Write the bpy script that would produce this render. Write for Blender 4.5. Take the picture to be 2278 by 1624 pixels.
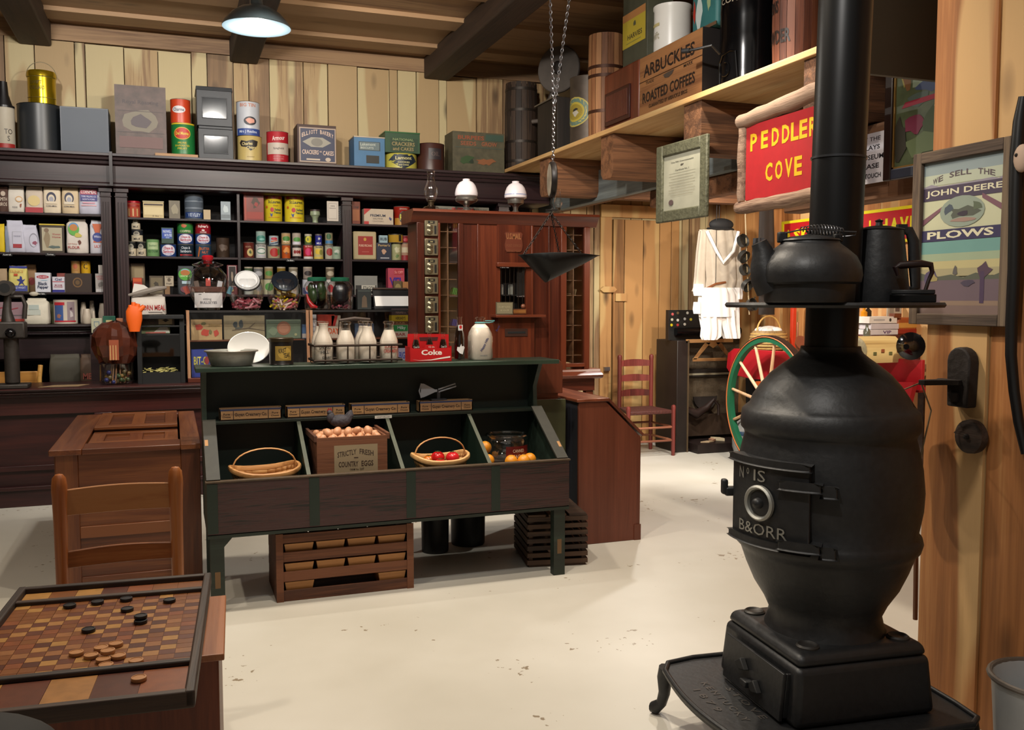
import bpy, math, random
from mathutils import Matrix, Vector
random.seed(7)
PI = math.pi
for o in list(bpy.data.objects): bpy.data.objects.remove(o)
SC = bpy.context.scene
COL = SC.collection
# ---------------------------------------------------------------- camera
FPX, CH, YAW, PIT = 2050.0, 1.5, math.radians(20.3), math.atan(142 / 2050)
cam_d = bpy.data.cameras.new('camera'); cam = bpy.data.objects.new('camera', cam_d); COL.objects.link(cam)
cam_d.sensor_fit = 'HORIZONTAL'; cam_d.sensor_width = 36; cam_d.lens = 36 * FPX / 2278
cam_d.clip_start = 0.05; cam_d.clip_end = 60
cam.location = (0, 0, CH); cam.rotation_euler = (PI / 2 - PIT, 0, -YAW)
SC.camera = cam
SC.view_settings.view_transform = 'Standard'; SC.view_settings.look = 'None'
SC.view_settings.gamma = 1; SC.view_settings.use_curve_mapping = False
SC.view_settings.exposure = 0.0
W = bpy.data.worlds.new('world'); SC.world = W; W.use_nodes = True
W.node_tree.nodes['Background'].inputs[0].default_value = (1, .9, .78, 1)
W.node_tree.nodes['Background'].inputs[1].default_value = 0.22
def spot(x, y, z, tx, ty, tz, e, ang=95, col=(1, .86, .68), r=.05, blend=.6):
    d = bpy.data.lights.new('track_and_fill_spot', 'SPOT'); d.energy = e; d.color = col; d.spot_size = math.radians(ang)
    d.spot_blend = blend; d.shadow_soft_size = r
    o = bpy.data.objects.new('track_and_fill_spot', d); COL.objects.link(o); o.location = (x, y, z)
    o.rotation_euler = (Vector((tx, ty, tz)) - Vector((x, y, z))).to_track_quat('-Z', 'Y').to_euler(); return o
WARM = (1, .87, .70); COOL = (1, .95, .88)
spot(-.9, 5.6, 3.5, -.9, 8.6, 2.5, 170, 110, COOL)
spot(.5, 5.2, 3.5, .7, 8.4, 1.8, 210, 110, COOL)
spot(1.6, 4.8, 3.5, 1.7, 8.0, 1.6, 200, 100, WARM)
spot(.6, 4.5, 3.5, .7, 4.0, 0, 130, 115, WARM)
spot(1.0, 3.4, 3.4, 3.1, 5.2, 3.0, 230, 85, COOL)
spot(-1.0, 2.9, 3.5, -.3, 2.4, .6, 95, 105, WARM)
spot(1.5, 3.0, 3.3, 3.2, 3.3, 2.2, 45, 70, WARM)  # unseen spot added to brighten the notice and painting
spot(.9, 3.5, 3.5, 1.1, 2.9, 0, 170, 120, WARM)
spot(-1.4, 4.6, 3.5, -1.2, 5.6, 0, 110, 110, WARM)
spot(2.5, 4.4, 3.5, 2.6, 4.4, 0, 200, 100, WARM)
spot(.5, 1.3, 3.2, 2.6, 2.4, 1.5, 120, 70, COOL)  # unseen spot added to lift the stove and the poster
spot(4.0, 5.5, 2.36, 4.5, 8.5, 1.0, 150, 120, WARM)
spot(3.8, 6.6, 2.36, 5.0, 7.2, 1.2, 130, 120, COOL)
spot(4.3, 4.3, 2.36, 5.5, 5.9, 1.6, 130, 120, WARM)
spot(3.9, 7.0, 2.36, 3.9, 6.6, 0, 120, 130, COOL)
spot(.8, 2.7, 3.5, 1.05, 5.0, 1.3, 120, 46, COOL)  # unseen frontal spot added to brighten the bottles on the stand
ar = bpy.data.lights.new('soft_fill', 'AREA'); ar.energy = 26; ar.size = 3.5; ar.color = (1, .92, .8)  # unseen soft fill light added overhead, no ceiling fitting
aro = bpy.data.objects.new('soft_fill', ar); COL.objects.link(aro); aro.location = (.6, 1.6, 3.6)
# ---------------------------------------------------------------- pixel -> place
_cy, _sy, _cp, _sp = math.cos(YAW), math.sin(YAW), math.cos(PIT), math.sin(PIT)
FW = Vector((_sy * _cp, _cy * _cp, -_sp)); RT = Vector((_cy, -_sy, 0)); UP = RT.cross(FW)
CO = Vector((0, 0, CH))
def ray(px, py): return FW + RT * ((px - 1139) / FPX) - UP * ((py - 812) / FPX)
def onY(px, py, Y): r = ray(px, py); return CO + r * (Y / r.y)
def onX(px, py, X): r = ray(px, py); return CO + r * (X / r.x)
def onZ(px, py, Z): r = ray(px, py); return CO + r * ((Z - CH) / r.z)
# ---------------------------------------------------------------- materials
def lin(c):
    return tuple((v / 12.92 if v <= .04045 else ((v + .055) / 1.055) ** 2.4) for v in c)
def hexc(h): return lin(tuple(int(h[i:i + 2], 16) / 255 for i in (0, 2, 4)))
_mats = {}
def newmat(name):
    m = bpy.data.materials.new(name); m.use_nodes = True; nt = m.node_tree
    return m, nt, nt.nodes['Principled BSDF']
def plain(h, rough=.5, metal=0, var=.12, scale=9, bump=0, emit=0):
    k = (h, rough, metal, var, scale, bump, emit)
    if k in _mats: return _mats[k]
    m, nt, b = newmat('surface_' + h); N = nt.nodes; L = nt.links
    c = hexc(h)
    tc = N.new('ShaderNodeTexCoord'); no = N.new('ShaderNodeTexNoise'); no.inputs['Scale'].default_value = scale
    no.inputs['Detail'].default_value = 4
    L.new(tc.outputs['Object'], no.inputs['Vector'])
    mx = N.new('ShaderNodeMix'); mx.data_type = 'RGBA'
    mx.inputs[6].default_value = (*[v * (1 - var * 1.6) for v in c], 1); mx.inputs[7].default_value = (*[min(1, v * (1 + var)) for v in c], 1)
    L.new(no.outputs[0], mx.inputs[0]); L.new(mx.outputs[2], b.inputs['Base Color'])
    b.inputs['Roughness'].default_value = rough; b.inputs['Metallic'].default_value = metal
    if bump:
        bp = N.new('ShaderNodeBump'); bp.inputs['Strength'].default_value = bump; bp.inputs['Distance'].default_value = .01
        L.new(no.outputs[0], bp.inputs['Height']); L.new(bp.outputs[0], b.inputs['Normal'])
    if emit:
        b.inputs['Emission Color'].default_value = (*c, 1); b.inputs['Emission Strength'].default_value = emit
    _mats[k] = m; return m
def wood(name, dark, mid, light, axis='Z', scale=1.0, rough=.55, spread=.5, grain=1.0, bump=.25, knots=0.0, sap=None):
    """procedural timber, grain along a local axis, each board shifted by its own rnd value"""
    if name in _mats: return _mats[name]
    m, nt, b = newmat(name); N = nt.nodes; L = nt.links
    tc = N.new('ShaderNodeTexCoord'); at = N.new('ShaderNodeAttribute'); at.attribute_name = 'rnd'
    ml = N.new('ShaderNodeMath'); ml.operation = 'MULTIPLY'; ml.inputs[1].default_value = 37.3; L.new(at.outputs['Fac'], ml.inputs[0])
    ad = N.new('ShaderNodeVectorMath'); ad.operation = 'ADD'; L.new(tc.outputs['Object'], ad.inputs[0]); L.new(ml.outputs[0], ad.inputs[1])
    mp = N.new('ShaderNodeMapping'); s = [14 * scale] * 3; s['XYZ'.index(axis)] = .9 * scale
    mp.inputs['Scale'].default_value = s; L.new(ad.outputs[0], mp.inputs['Vector'])
    n1 = N.new('ShaderNodeTexNoise'); n1.inputs['Scale'].default_value = 1; n1.inputs['Detail'].default_value = 6; n1.inputs['Roughness'].default_value = .6
    n1.inputs['Distortion'].default_value = .6; L.new(mp.outputs[0], n1.inputs['Vector'])
    mp2 = N.new('ShaderNodeMapping'); s = [110 * scale] * 3; s['XYZ'.index(axis)] = 3 * scale
    mp2.inputs['Scale'].default_value = s; L.new(ad.outputs[0], mp2.inputs['Vector'])
    n2 = N.new('ShaderNodeTexNoise'); n2.inputs['Scale'].default_value = 1; n2.inputs['Detail'].default_value = 3; L.new(mp2.outputs[0], n2.inputs['Vector'])
    a = N.new('ShaderNodeMath'); a.operation = 'MULTIPLY_ADD'; a.inputs[1].default_value = .35 * grain; L.new(n2.outputs[0], a.inputs[0]); L.new(n1.outputs[0], a.inputs[2])
    r = N.new('ShaderNodeMath'); r.operation = 'MULTIPLY_ADD'; r.inputs[1].default_value = spread; L.new(at.outputs['Fac'], r.inputs[0]); L.new(a.outputs[0], r.inputs[2])
    cr = N.new('ShaderNodeValToRGB'); e = cr.color_ramp.elements; base = .30 + .175 * grain
    e[0].position = base - .05; e[0].color = (*hexc(dark), 1); e[1].position = base + .32 + spread * .7; e[1].color = (*hexc(light), 1)
    x = cr.color_ramp.elements.new(base + .14 + spread * .35); x.color = (*hexc(mid), 1)
    L.new(r.outputs[0], cr.inputs[0]); out = cr.outputs[0]
    if sap:   # sapwood edges: pale wavy bands running along the board
        mp3 = N.new('ShaderNodeMapping'); s = [4.2] * 3; s['XYZ'.index(axis)] = .55; mp3.inputs['Scale'].default_value = s
        L.new(ad.outputs[0], mp3.inputs['Vector'])
        n3 = N.new('ShaderNodeTexNoise'); n3.inputs['Scale'].default_value = 1; n3.inputs['Detail'].default_value = 1; L.new(mp3.outputs[0], n3.inputs['Vector'])
        c3 = N.new('ShaderNodeValToRGB'); c3.color_ramp.elements[0].position = .52; c3.color_ramp.elements[1].position = .56
        L.new(n3.outputs[0], c3.inputs[0])
        mx = N.new('ShaderNodeMix'); mx.data_type = 'RGBA'; L.new(c3.outputs[0], mx.inputs[0]); L.new(out, mx.inputs[6]); mx.inputs[7].default_value = (*hexc(sap), 1)
        m4 = N.new('ShaderNodeMix'); m4.data_type = 'RGBA'; m4.blend_type = 'MULTIPLY'; m4.inputs[0].default_value = .5
        L.new(mx.outputs[2], m4.inputs[6]); L.new(a.outputs[0], m4.inputs[7]); out = mx.outputs[2]
    if knots:
        mp4 = N.new('ShaderNodeMapping'); s = [5.5] * 3; s['XYZ'.index(axis)] = 2.0; mp4.inputs['Scale'].default_value = s
        L.new(ad.outputs[0], mp4.inputs['Vector'])
        v = N.new('ShaderNodeTexVoronoi'); v.inputs['Scale'].default_value = .8; L.new(mp4.outputs[0], v.inputs['Vector'])
        c4 = N.new('ShaderNodeValToRGB'); c4.color_ramp.elements[0].position = .05; c4.color_ramp.elements[1].position = .2
        c4.color_ramp.elements[0].color = (1, 1, 1, 1); c4.color_ramp.elements[1].color = (0, 0, 0, 1)
        L.new(v.outputs['Distance'], c4.inputs[0])
        km = N.new('ShaderNodeMath'); km.operation = 'MULTIPLY'; km.inputs[1].default_value = knots; L.new(c4.outputs[0], km.inputs[0])
        mx = N.new('ShaderNodeMix'); mx.data_type = 'RGBA'; L.new(km.outputs[0], mx.inputs[0]); L.new(out, mx.inputs[6]); mx.inputs[7].default_value = (*[q * .45 for q in hexc(dark)], 1)
        out = mx.outputs[2]
    L.new(out, b.inputs['Base Color']); b.inputs['Roughness'].default_value = rough
    if bump:
        bp = N.new('ShaderNodeBump'); bp.inputs['Strength'].default_value = bump; bp.inputs['Distance'].default_value = .004
        L.new(a.outputs[0], bp.inputs['Height']); L.new(bp.outputs[0], b.inputs['Normal'])
    _mats[name] = m; return m
def glass(name='clear_glass', col=(1, 1, 1), rough=.0, thin=True):
    if name in _mats: return _mats[name]
    m, nt, b = newmat(name); N = nt.nodes; L = nt.links
    if thin:
        t = N.new('ShaderNodeBsdfTransparent'); t.inputs[0].default_value = (*col, 1)
        g = N.new('ShaderNodeBsdfGlossy'); g.inputs['Roughness'].default_value = .03 + rough
        f = N.new('ShaderNodeLayerWeight'); f.inputs[0].default_value = .35
        mul = N.new('ShaderNodeMath'); mul.operation = 'MULTIPLY_ADD'; mul.inputs[1].default_value = .65; mul.inputs[2].default_value = .05
        L.new(f.outputs['Facing'], mul.inputs[0])
        mx = N.new('ShaderNodeMixShader'); L.new(mul.outputs[0], mx.inputs[0]); L.new(t.outputs[0], mx.inputs[1]); L.new(g.outputs[0], mx.inputs[2])
        L.new(mx.outputs[0], N['Material Output'].inputs['Surface'])
    else:
        b.inputs['Base Color'].default_value = (*col, 1); b.inputs['Transmission Weight'].default_value = 1; b.inputs['Roughness'].default_value = rough
    _mats[name] = m; return m
# ---------------------------------------------------------------- mesh builder
_txt = {}
def textgeo(s, bold=0.0):
    k = (s, bold)
    if k not in _txt:
        cu = bpy.data.curves.new('lettering', 'FONT'); cu.body = s; cu.resolution_u = 2; cu.offset = bold; cu.align_x = 'LEFT'
        ob = bpy.data.objects.new('lettering', cu); COL.objects.link(ob)
        me = bpy.data.meshes.new_from_object(ob)
        vs = [(v.co.x, v.co.y) for v in me.vertices]; fs = [tuple(p.vertices) for p in me.polygons]
        bpy.data.objects.remove(ob); bpy.data.meshes.remove(me); bpy.data.curves.remove(cu)
        x0 = min(v[0] for v in vs); x1 = max(v[0] for v in vs); y0 = min(v[1] for v in vs); y1 = max(v[1] for v in vs)
        _txt[k] = ([((x - x0) / (x1 - x0) - .5, (y - y0) / (y1 - y0) - .5) for x, y in vs], fs)
    return _txt[k]
def T(x, y, z): return Matrix.Translation((x, y, z))
def RX(a): return Matrix.Rotation(a, 4, 'X')
def RY(a): return Matrix.Rotation(a, 4, 'Y')
def RZ(a): return Matrix.Rotation(a, 4, 'Z')
def fan(ring, rings4):
    n = len(ring); cx = sum(p[0] for p in ring) / n; cy = sum(p[1] for p in ring) / n; q = (.25, .5, .75, 1) if rings4 else (1,)
    vs = [(cx, cy)] + [(cx + (p[0] - cx) * t, cy + (p[1] - cy) * t) for t in q for p in ring]
    fs = [(0, 1 + i, 1 + (i + 1) % n) for i in range(n)]
    for j in range(len(q) - 1): fs += [(1 + j * n + i, 1 + (j + 1) * n + i, 1 + (j + 1) * n + (i + 1) % n, 1 + j * n + (i + 1) % n) for i in range(n)]
    return vs, fs
class MB:
    def __init__(s): s.v = []; s.f = []; s.mi = []; s.rn = []; s.mats = []; s.M = Matrix.Identity(4)
    def idx(s, m):
        if m not in s.mats: s.mats.append(m)
        return s.mats.index(m)
    def add(s, vs, fs, m, M=None, rnd=None):
        MM = s.M @ M if M is not None else s.M; b = len(s.v); i = s.idx(m)
        r = random.random() if rnd is None else rnd
        s.v += [tuple(MM @ Vector(v)) for v in vs]
        for f in fs: s.f.append(tuple(b + q for q in f)); s.mi.append(i); s.rn.append(r)
        return s
    def box(s, x0, x1, y0, y1, z0, z1, m, M=None, rnd=None):
        vs = [(x, y, z) for x in (x0, x1) for y in (y0, y1) for z in (z0, z1)]
        return s.add(vs, [(0, 1, 3, 2), (4, 6, 7, 5), (0, 4, 5, 1), (2, 3, 7, 6), (0, 2, 6, 4), (1, 5, 7, 3)], m, M, rnd)
    def cbox(s, cx, cy, cz, sx, sy, sz, m, M=None, rnd=None):
        return s.box(cx - sx / 2, cx + sx / 2, cy - sy / 2, cy + sy / 2, cz - sz / 2, cz + sz / 2, m, M, rnd)
    def frustum(s, x0, x1, y0, y1, z0, z1, m, tx=1, ty=1, M=None):
        cx, cy = (x0 + x1) / 2, (y0 + y1) / 2; vs = []
        for x in (x0, x1):
            for y in (y0, y1):
                vs.append((x, y, z0)); vs.append((cx + (x - cx) * tx, cy + (y - cy) * ty, z1))
        return s.add(vs, [(0, 1, 3, 2), (4, 6, 7, 5), (0, 4, 5, 1), (2, 3, 7, 6), (0, 2, 6, 4), (1, 5, 7, 3)], m, M)
    def lathe(s, prof, m, segs=28, M=None, a0=0, a1=2 * PI, rnd=None, sx=1, sy=1):
        """prof: (r, z[, material]) from bottom to top"""
        full = abs(a1 - a0 - 2 * PI) < 1e-6; n = segs if full else segs + 1
        vs = []; 
        for p in prof:
            for k in range(n):
                a = a0 + (a1 - a0) * k / segs; vs.append((p[0] * math.cos(a) * sx, p[0] * math.sin(a) * sy, p[1]))
        r = random.random() if rnd is None else rnd
        byM = {}
        for i in range(len(prof) - 1):
            mm = prof[i][2] if len(prof[i]) > 2 and prof[i][2] is not None else m
            for k in range(segs):
                k2 = (k + 1) % n
                byM.setdefault(mm, []).append((i * n + k, i * n + k2, (i + 1) * n + k2, (i + 1) * n + k))
        MM = s.M @ M if M is not None else s.M; b = len(s.v); s.v += [tuple(MM @ Vector(v)) for v in vs]
        for mm, fs in byM.items():
            j = s.idx(mm)
            for f in fs: s.f.append(tuple(b + q for q in f)); s.mi.append(j); s.rn.append(r)
        if full and prof[0][:2] != prof[-1][:2] and 'glass' not in m.name:
            for i, rev in ((0, True), (len(prof) - 1, False)):
                if prof[i][0] > 1e-6:
                    f = [b + i * n + k for k in range(n)]; s.f.append(tuple(reversed(f)) if rev else tuple(f)); s.rn.append(r)
                    pm = prof[0] if rev else prof[-2]; mm = pm[2] if len(pm) > 2 and pm[2] is not None else m
                    if not rev and len(prof[-1]) > 2 and prof[-1][2] is not None: mm = prof[-1][2]
                    s.mi.append(s.idx(mm))
        return s
    def open_lathe(s, prof, m, segs=28, M=None, sx=1, sy=1):
        """closed loop profile (outer up, inner down): a hollow vessel with wall thickness"""
        nf = len(s.f); s.lathe([(0.0, prof[0][1])] + list(prof) + [(0.0, prof[-1][1])], m, segs, M, sx=sx, sy=sy); return s
    def tube(s, pts, r, m, segs=8, M=None, closed=False, rnd=None, flat=1.0):
        pts = [Vector(p) for p in pts]; n = len(pts); rr = r if isinstance(r, (list, tuple)) else [r] * n
        vs = []; prev = None
        for i, p in enumerate(pts):
            if closed: t = pts[(i + 1) % n] - pts[i - 1]
            else: t = pts[min(i + 1, n - 1)] - pts[max(i - 1, 0)]
            t.normalize()
            if prev is None:
                u = Vector((0, 0, 1)) if abs(t.z) < .9 else Vector((1, 0, 0)); u = (u - t * u.dot(t)).normalized()
            else: u = (prev - t * prev.dot(t)).normalized()
            prev = u; w = t.cross(u)
            for k in range(segs):
                a = 2 * PI * k / segs; vs.append(p + u * (rr[i] * math.cos(a)) * flat + w * (rr[i] * math.sin(a)))
        fs = []
        for i in range(n if closed else n - 1):
            j = (i + 1) % n
            for k in range(segs): k2 = (k + 1) % segs; fs.append((i * segs + k, i * segs + k2, j * segs + k2, j * segs + k))
        if not closed: fs.append(tuple(reversed(range(segs)))); fs.append(tuple((n - 1) * segs + k for k in range(segs)))
        return s.add([tuple(v) for v in vs], fs, m, M, rnd)
    def cyl(s, p, q, r, m, segs=14, M=None, r2=None): return s.tube([p, q], [r, r if r2 is None else r2], m, segs, M)
    def prism(s, poly, d0, d1, m, axis='Y', M=None, rnd=None):
        """polygon in the plane across the axis (XZ for Y, YZ for X, XY for Z), extruded d0..d1"""
        def P(a, b, d): return (a, d, b) if axis == 'Y' else (d, a, b) if axis == 'X' else (a, b, d)
        n = len(poly); vs = [P(a, b, d0) for a, b in poly] + [P(a, b, d1) for a, b in poly]
        fs = [tuple(range(n)), tuple(reversed(range(n, 2 * n)))] + [(i, i + n, (i + 1) % n + n, (i + 1) % n) for i in range(n)]
        return s.add(vs, fs, m, M, rnd)
    def ball(s, c, r, m, segs=14, rings=9, M=None, rnd=None):
        rx, ry, rz = r if isinstance(r, (tuple, list)) else (r, r, r); prof = []
        for i in range(rings + 1):
            a = -PI / 2 + PI * i / rings; prof.append((max(math.cos(a), 0) , math.sin(a)))
        prof[0] = (0, -1); prof[-1] = (0, 1)
        MM = T(*c) @ Matrix.Diagonal((rx, ry, rz, 1)); return s.lathe(prof, m, segs, (M @ MM) if M is not None else MM, rnd=rnd)
    def deco(s, items, w, h, y=0.0, r=None, M=None, x=0.0, z=0.0, lift=.0006):
        """printed artwork on a front (-Y) face w x h, or wrapped on a cylinder of radius r around (x, y)"""
        for li, it in enumerate(items):
            k, col = it[0], it[1]; m = col if not isinstance(col, str) else plain(col, .5, 0, .05); off = lift * (1 + .45 * li) + (r * .006 if r else 0)
            if k == 't': _, _, txt, u, v, dw, dh = it[:7]; bold = it[7] if len(it) > 7 else .012; vs, fs = textgeo(txt, bold)
            else:
                _, _, u, v, dw, dh = it[:6]
                if k == 'r':
                    n = 14 if r else 1; vs = [(i / n - .5, j - .5) for i in range(n + 1) for j in (0, 1)]
                    fs = [(2 * i, 2 * i + 2, 2 * i + 3, 2 * i + 1) for i in range(n)]
                elif k == 'e':
                    vs, fs = fan([(.5 * math.cos(2 * PI * i / 20), .5 * math.sin(2 * PI * i / 20)) for i in range(20)], bool(r))
                elif k == 'p':
                    vs = it[6]; fs = [tuple(range(len(vs)))]
                    if r:
                        pp = []
                        for i in range(len(vs)):
                            a_, b_ = vs[i], vs[(i + 1) % len(vs)]; pp += [(a_[0] + (b_[0] - a_[0]) * t / 3, a_[1] + (b_[1] - a_[1]) * t / 3) for t in range(3)]
                        vs, fs = fan(pp, True)
            sl = it[8] if k == 't' and len(it) > 8 else 0
            out = []
            for a, b in vs:
                if sl: b = b + sl * a
                X = (u - .5 + a * dw) * w; Z = (v + b * dh) * h
                if r: th = X / r; out.append((x + (r + off) * math.sin(th), y - (r + off) * math.cos(th), z + Z))
                else: out.append((x + X, y - off, z + Z))
            s.add(out, fs, m, M)
        return s
    def obj(s, name, parent=None, bevel=0, loc=None, rotz=0, subsurf=0, sharp=38, segs=2):
        me = bpy.data.meshes.new(name); me.from_pydata(s.v, [], s.f)
        for m in s.mats: me.materials.append(m)
        me.polygons.foreach_set('material_index', s.mi); me.polygons.foreach_set('use_smooth', [True] * len(s.f))
        at = me.attributes.new('rnd', 'FLOAT', 'FACE'); at.data.foreach_set('value', s.rn)
        me.update()
        try: me.set_sharp_from_angle(angle=math.radians(sharp))
        except Exception: pass
        o = bpy.data.objects.new(name, me); COL.objects.link(o)
        if parent is not None: o.parent = parent
        if loc is not None: o.location = loc
        o.rotation_euler[2] = rotz
        if bevel:
            bv = o.modifiers.new('bevel', 'BEVEL'); bv.width = bevel; bv.segments = segs; bv.limit_method = 'ANGLE'; bv.angle_limit = math.radians(40)
        return o
def thing(name, label, cat, loc=(0, 0, 0), rotz=0, group=None):
    o = bpy.data.objects.new(name, None); COL.objects.link(o); o.empty_display_size = .1
    o.location = loc; o.rotation_euler = (0, 0, rotz); o['label'] = label; o['category'] = cat
    if group: o['group'] = group
    return o
def tag(o, label, cat, group=None):
    o['label'] = label; o['category'] = cat
    if group: o['group'] = group
    return o
def struct(mb, name, bevel=0):
    o = mb.obj(name, bevel=bevel); o['kind'] = 'structure'; return o
def copy_tree(o, parent=None):
    c = o.copy(); COL.objects.link(c); c.parent = parent
    for ch in [q for q in KIDS.get(o.name, [])]: copy_tree(ch, c)
    return c
KIDS = {}
def dup(o, label, loc=None, rotz=None):
    kids = [q for q in bpy.data.objects if q.parent == o]
    c = o.copy(); COL.objects.link(c); c['label'] = label
    if loc is not None: c.location = loc
    if rotz is not None: c.rotation_euler = (0, 0, rotz)
    for k in kids:
        gk = [q for q in bpy.data.objects if q.parent == k]
        d = k.copy(); COL.objects.link(d); d.parent = c
        for g in gk: e = g.copy(); COL.objects.link(e); e.parent = d
    return c
# ---------------------------------------------------------------- shared materials
GRASS = None
M_wallb = wood('pine_wall', '54402c', '86694a', 'a88e66', 'Z', .8, .6, .75, 1, .3, .8, sap='b9a980')
M_wallr = wood('orange_pine', '6c401e', 'a66c3c', 'c08a54', 'Z', .8, .55, .5, 1, .3, .8, sap='c8a06c')
M_ceil = wood('ceiling_board', '443223', '745740', '9c7d5c', 'X', .8, .65, .4, 1, .3, .4)
M_beam = wood('dark_beam', '140e0a', '261b14', '3a2a1f', 'Y', 1, .7, .3, 1, .5)
M_log = wood('old_log', '2a1a10', '5a3b26', '83593b', 'X', 1.2, .75, .3, 1.4, .8)
M_pineY = wood('shelf_pine', '9a7040', 'c9a06a', 'dcc08a', 'Y', .8, .6, .3, 1, .3, .3)
M_cab = wood('mahogany_dark', '0f0709', '1e1114', '2e1c1e', 'X', 1, .38, .3, .8, .1)
M_cabZ = wood('mahogany_dark_upright', '0f0709', '1e1114', '2e1c1e', 'Z', 1, .38, .3, .8, .1)
M_counter = wood('counter_wood', '160808', '2b1212', '401c18', 'X', 1, .35, .3, .8, .1)
M_red = wood('red_walnut', '2c1009', '481c0f', '622c17', 'Z', 1, .38, .35, 1, .15)
M_redX = wood('red_walnut_across', '2c1009', '481c0f', '622c17', 'X', 1, .38, .35, 1, .15)
M_oak = wood('honey_oak', '38190c', '572c15', '714121', 'Z', 1.3, .4, .35, 1, .2)
M_oakX = wood('honey_oak_across', '38190c', '572c15', '714121', 'X', 1.3, .4, .35, 1, .2)
M_green = plain('0f1a14', .6, 0, .35, 30, .15)
M_greyold = wood('weathered_grey', '4a4f50', '71797a', '8c9694', 'Y', 1, .8, .3, 1, .4)
M_crate = wood('crate_wood', '2b160d', '4d2b1a', '6b4027', 'X', 1.6, .7, .35, 1.2, .4)
M_splint = wood('splint_wood', '8a5a30', 'b98650', 'd2a56c', 'X', 2, .55, .3, 1, .2)
M_iron = plain('232426', .46, .25, .3, 45, .12)
M_blackp = plain('101112', .45, 0, .2, 20)
M_steel = plain('9a9c9e', .3, .9, .15, 30)
M_glass = glass('clear_glass')
# ---------------------------------------------------------------- the setting
def floor_mat():
    m, nt, b = newmat('painted_concrete'); N = nt.nodes; L = nt.links
    tc = N.new('ShaderNodeTexCoord')
    n1 = N.new('ShaderNodeTexNoise'); n1.inputs['Scale'].default_value = .9; n1.inputs['Detail'].default_value = 4; L.new(tc.outputs['Object'], n1.inputs['Vector'])
    c1 = N.new('ShaderNodeValToRGB'); c1.color_ramp.elements[0].color = (*hexc('bcb8ac'), 1); c1.color_ramp.elements[0].position = .3
    c1.color_ramp.elements[1].color = (*hexc('d2cfc6'), 1); c1.color_ramp.elements[1].position = .7; L.new(n1.outputs[0], c1.inputs[0])
    # chips and scuffs: fine noise gated by a broad one
    n2 = N.new('ShaderNodeTexNoise'); n2.inputs['Scale'].default_value = 26; n2.inputs['Detail'].default_value = 5; L.new(tc.outputs['Object'], n2.inputs['Vector'])
    n3 = N.new('ShaderNodeTexNoise'); n3.inputs['Scale'].default_value = 2.1; n3.inputs['Detail'].default_value = 2; L.new(tc.outputs['Object'], n3.inputs['Vector'])
    a = N.new('ShaderNodeMath'); a.operation = 'MULTIPLY'; L.new(n2.outputs[0], a.inputs[0]); L.new(n3.outputs[0], a.inputs[1])
    c2 = N.new('ShaderNodeValToRGB'); c2.color_ramp.elements[0].position = .402; c2.color_ramp.elements[1].position = .415; L.new(a.outputs[0], c2.inputs[0])
    mx = N.new('ShaderNodeMix'); mx.data_type = 'RGBA'; L.new(c2.outputs[0], mx.inputs[0]); L.new(c1.outputs[0], mx.inputs[6]); mx.inputs[7].default_value = (*hexc('8a7c68'), 1)
    L.new(mx.outputs[2], b.inputs['Base Color']); b.inputs['Roughness'].default_value = .42
    return m
struct(MB().box(-4.2, 6.6, -3.0, 9.0, -.1, 0, floor_mat()), 'floor')
WY = 8.65
# back wall: upright planks of mixed width, some proud of their neighbours
b = MB(); b.box(-4.2, 6.6, WY + .04, WY + .12, 0, 3.9, M_wallb)
x = -4.2; rr = random.Random(3)
while x < 6.6:
    w = rr.choice([.13, .18, .22, .27, .08, .3]); d = rr.choice([0, .012, .022])
    b.box(x + .003, x + w - .005, WY - d, WY + .05, 0, 3.66 + rr.uniform(-.012, .012), M_wallb, rnd=rr.random()); x += w
struct(b, 'wall_back')
b = MB(); b.box(-4.2, 6.6, WY - .03, WY + .04, 3.66, 3.8, M_ceil); struct(b, 'trim_1')
b = MB(); b.box(-4.2, 6.6, -3, 8.8, 3.86, 3.95, M_ceil); y = -2.8
while y < 8.75:
    b.box(-4.2, 6.6, y, y + .56, 3.80, 3.86, M_ceil); b.box(-4.2, 6.6, y + .55, y + .8, 3.765, 3.865, M_ceil, rnd=.95); y += .8
struct(b, 'ceiling')
for i, xc in enumerate((-2.6, -.99, .66, 2.42)):
    struct(MB().box(xc - .12, xc + .12, -3, WY - .031, 3.6, 3.8, M_beam), 'trim_%d' % (i + 2), .012)
b = MB(); y = -3
while y < 8.6: b.box(-4.25, -4.2, y, y + .2, 0, 3.8, M_wallb); y += .203
struct(b, 'wall_left')
# near right wall with the plank post where signs hang
XR = 2.62
b = MB(); y = 2.66
for w in (.27, .5, .3, .24, .36, .3, .42, .3, .35, .3, .35, .4, .4, .4, .4, .4):
    b.box(XR + (0 if w == .27 else .012), XR + .1, y - w + .004, y, 0, 3.8, M_wallr); y -= w
struct(b, 'wall_right')
struct(MB().box(XR + .1, XR + .16, 2.52, 2.72, 0, 3.8, M_wallr), 'trim_8', .006)
# far alcove wall
b = MB(); y = 3.0; b.box(5.64, 5.7, 2.4, 8.7, 0, 3.9, M_wallr)
while y < 8.6:
    w = rr.choice([.15, .2, .26, .3]); b.box(5.6 - rr.choice([0, .015]), 5.65, y + .002, y + w - .003, 0, 3.8, M_wallr, rnd=rr.random()); y += w
struct(b, 'wall_alcove')
struct(MB().box(2.8, 5.64, 2.5, 2.58, 0, 3.8, M_wallr), 'wall_alcove_near')
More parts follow.
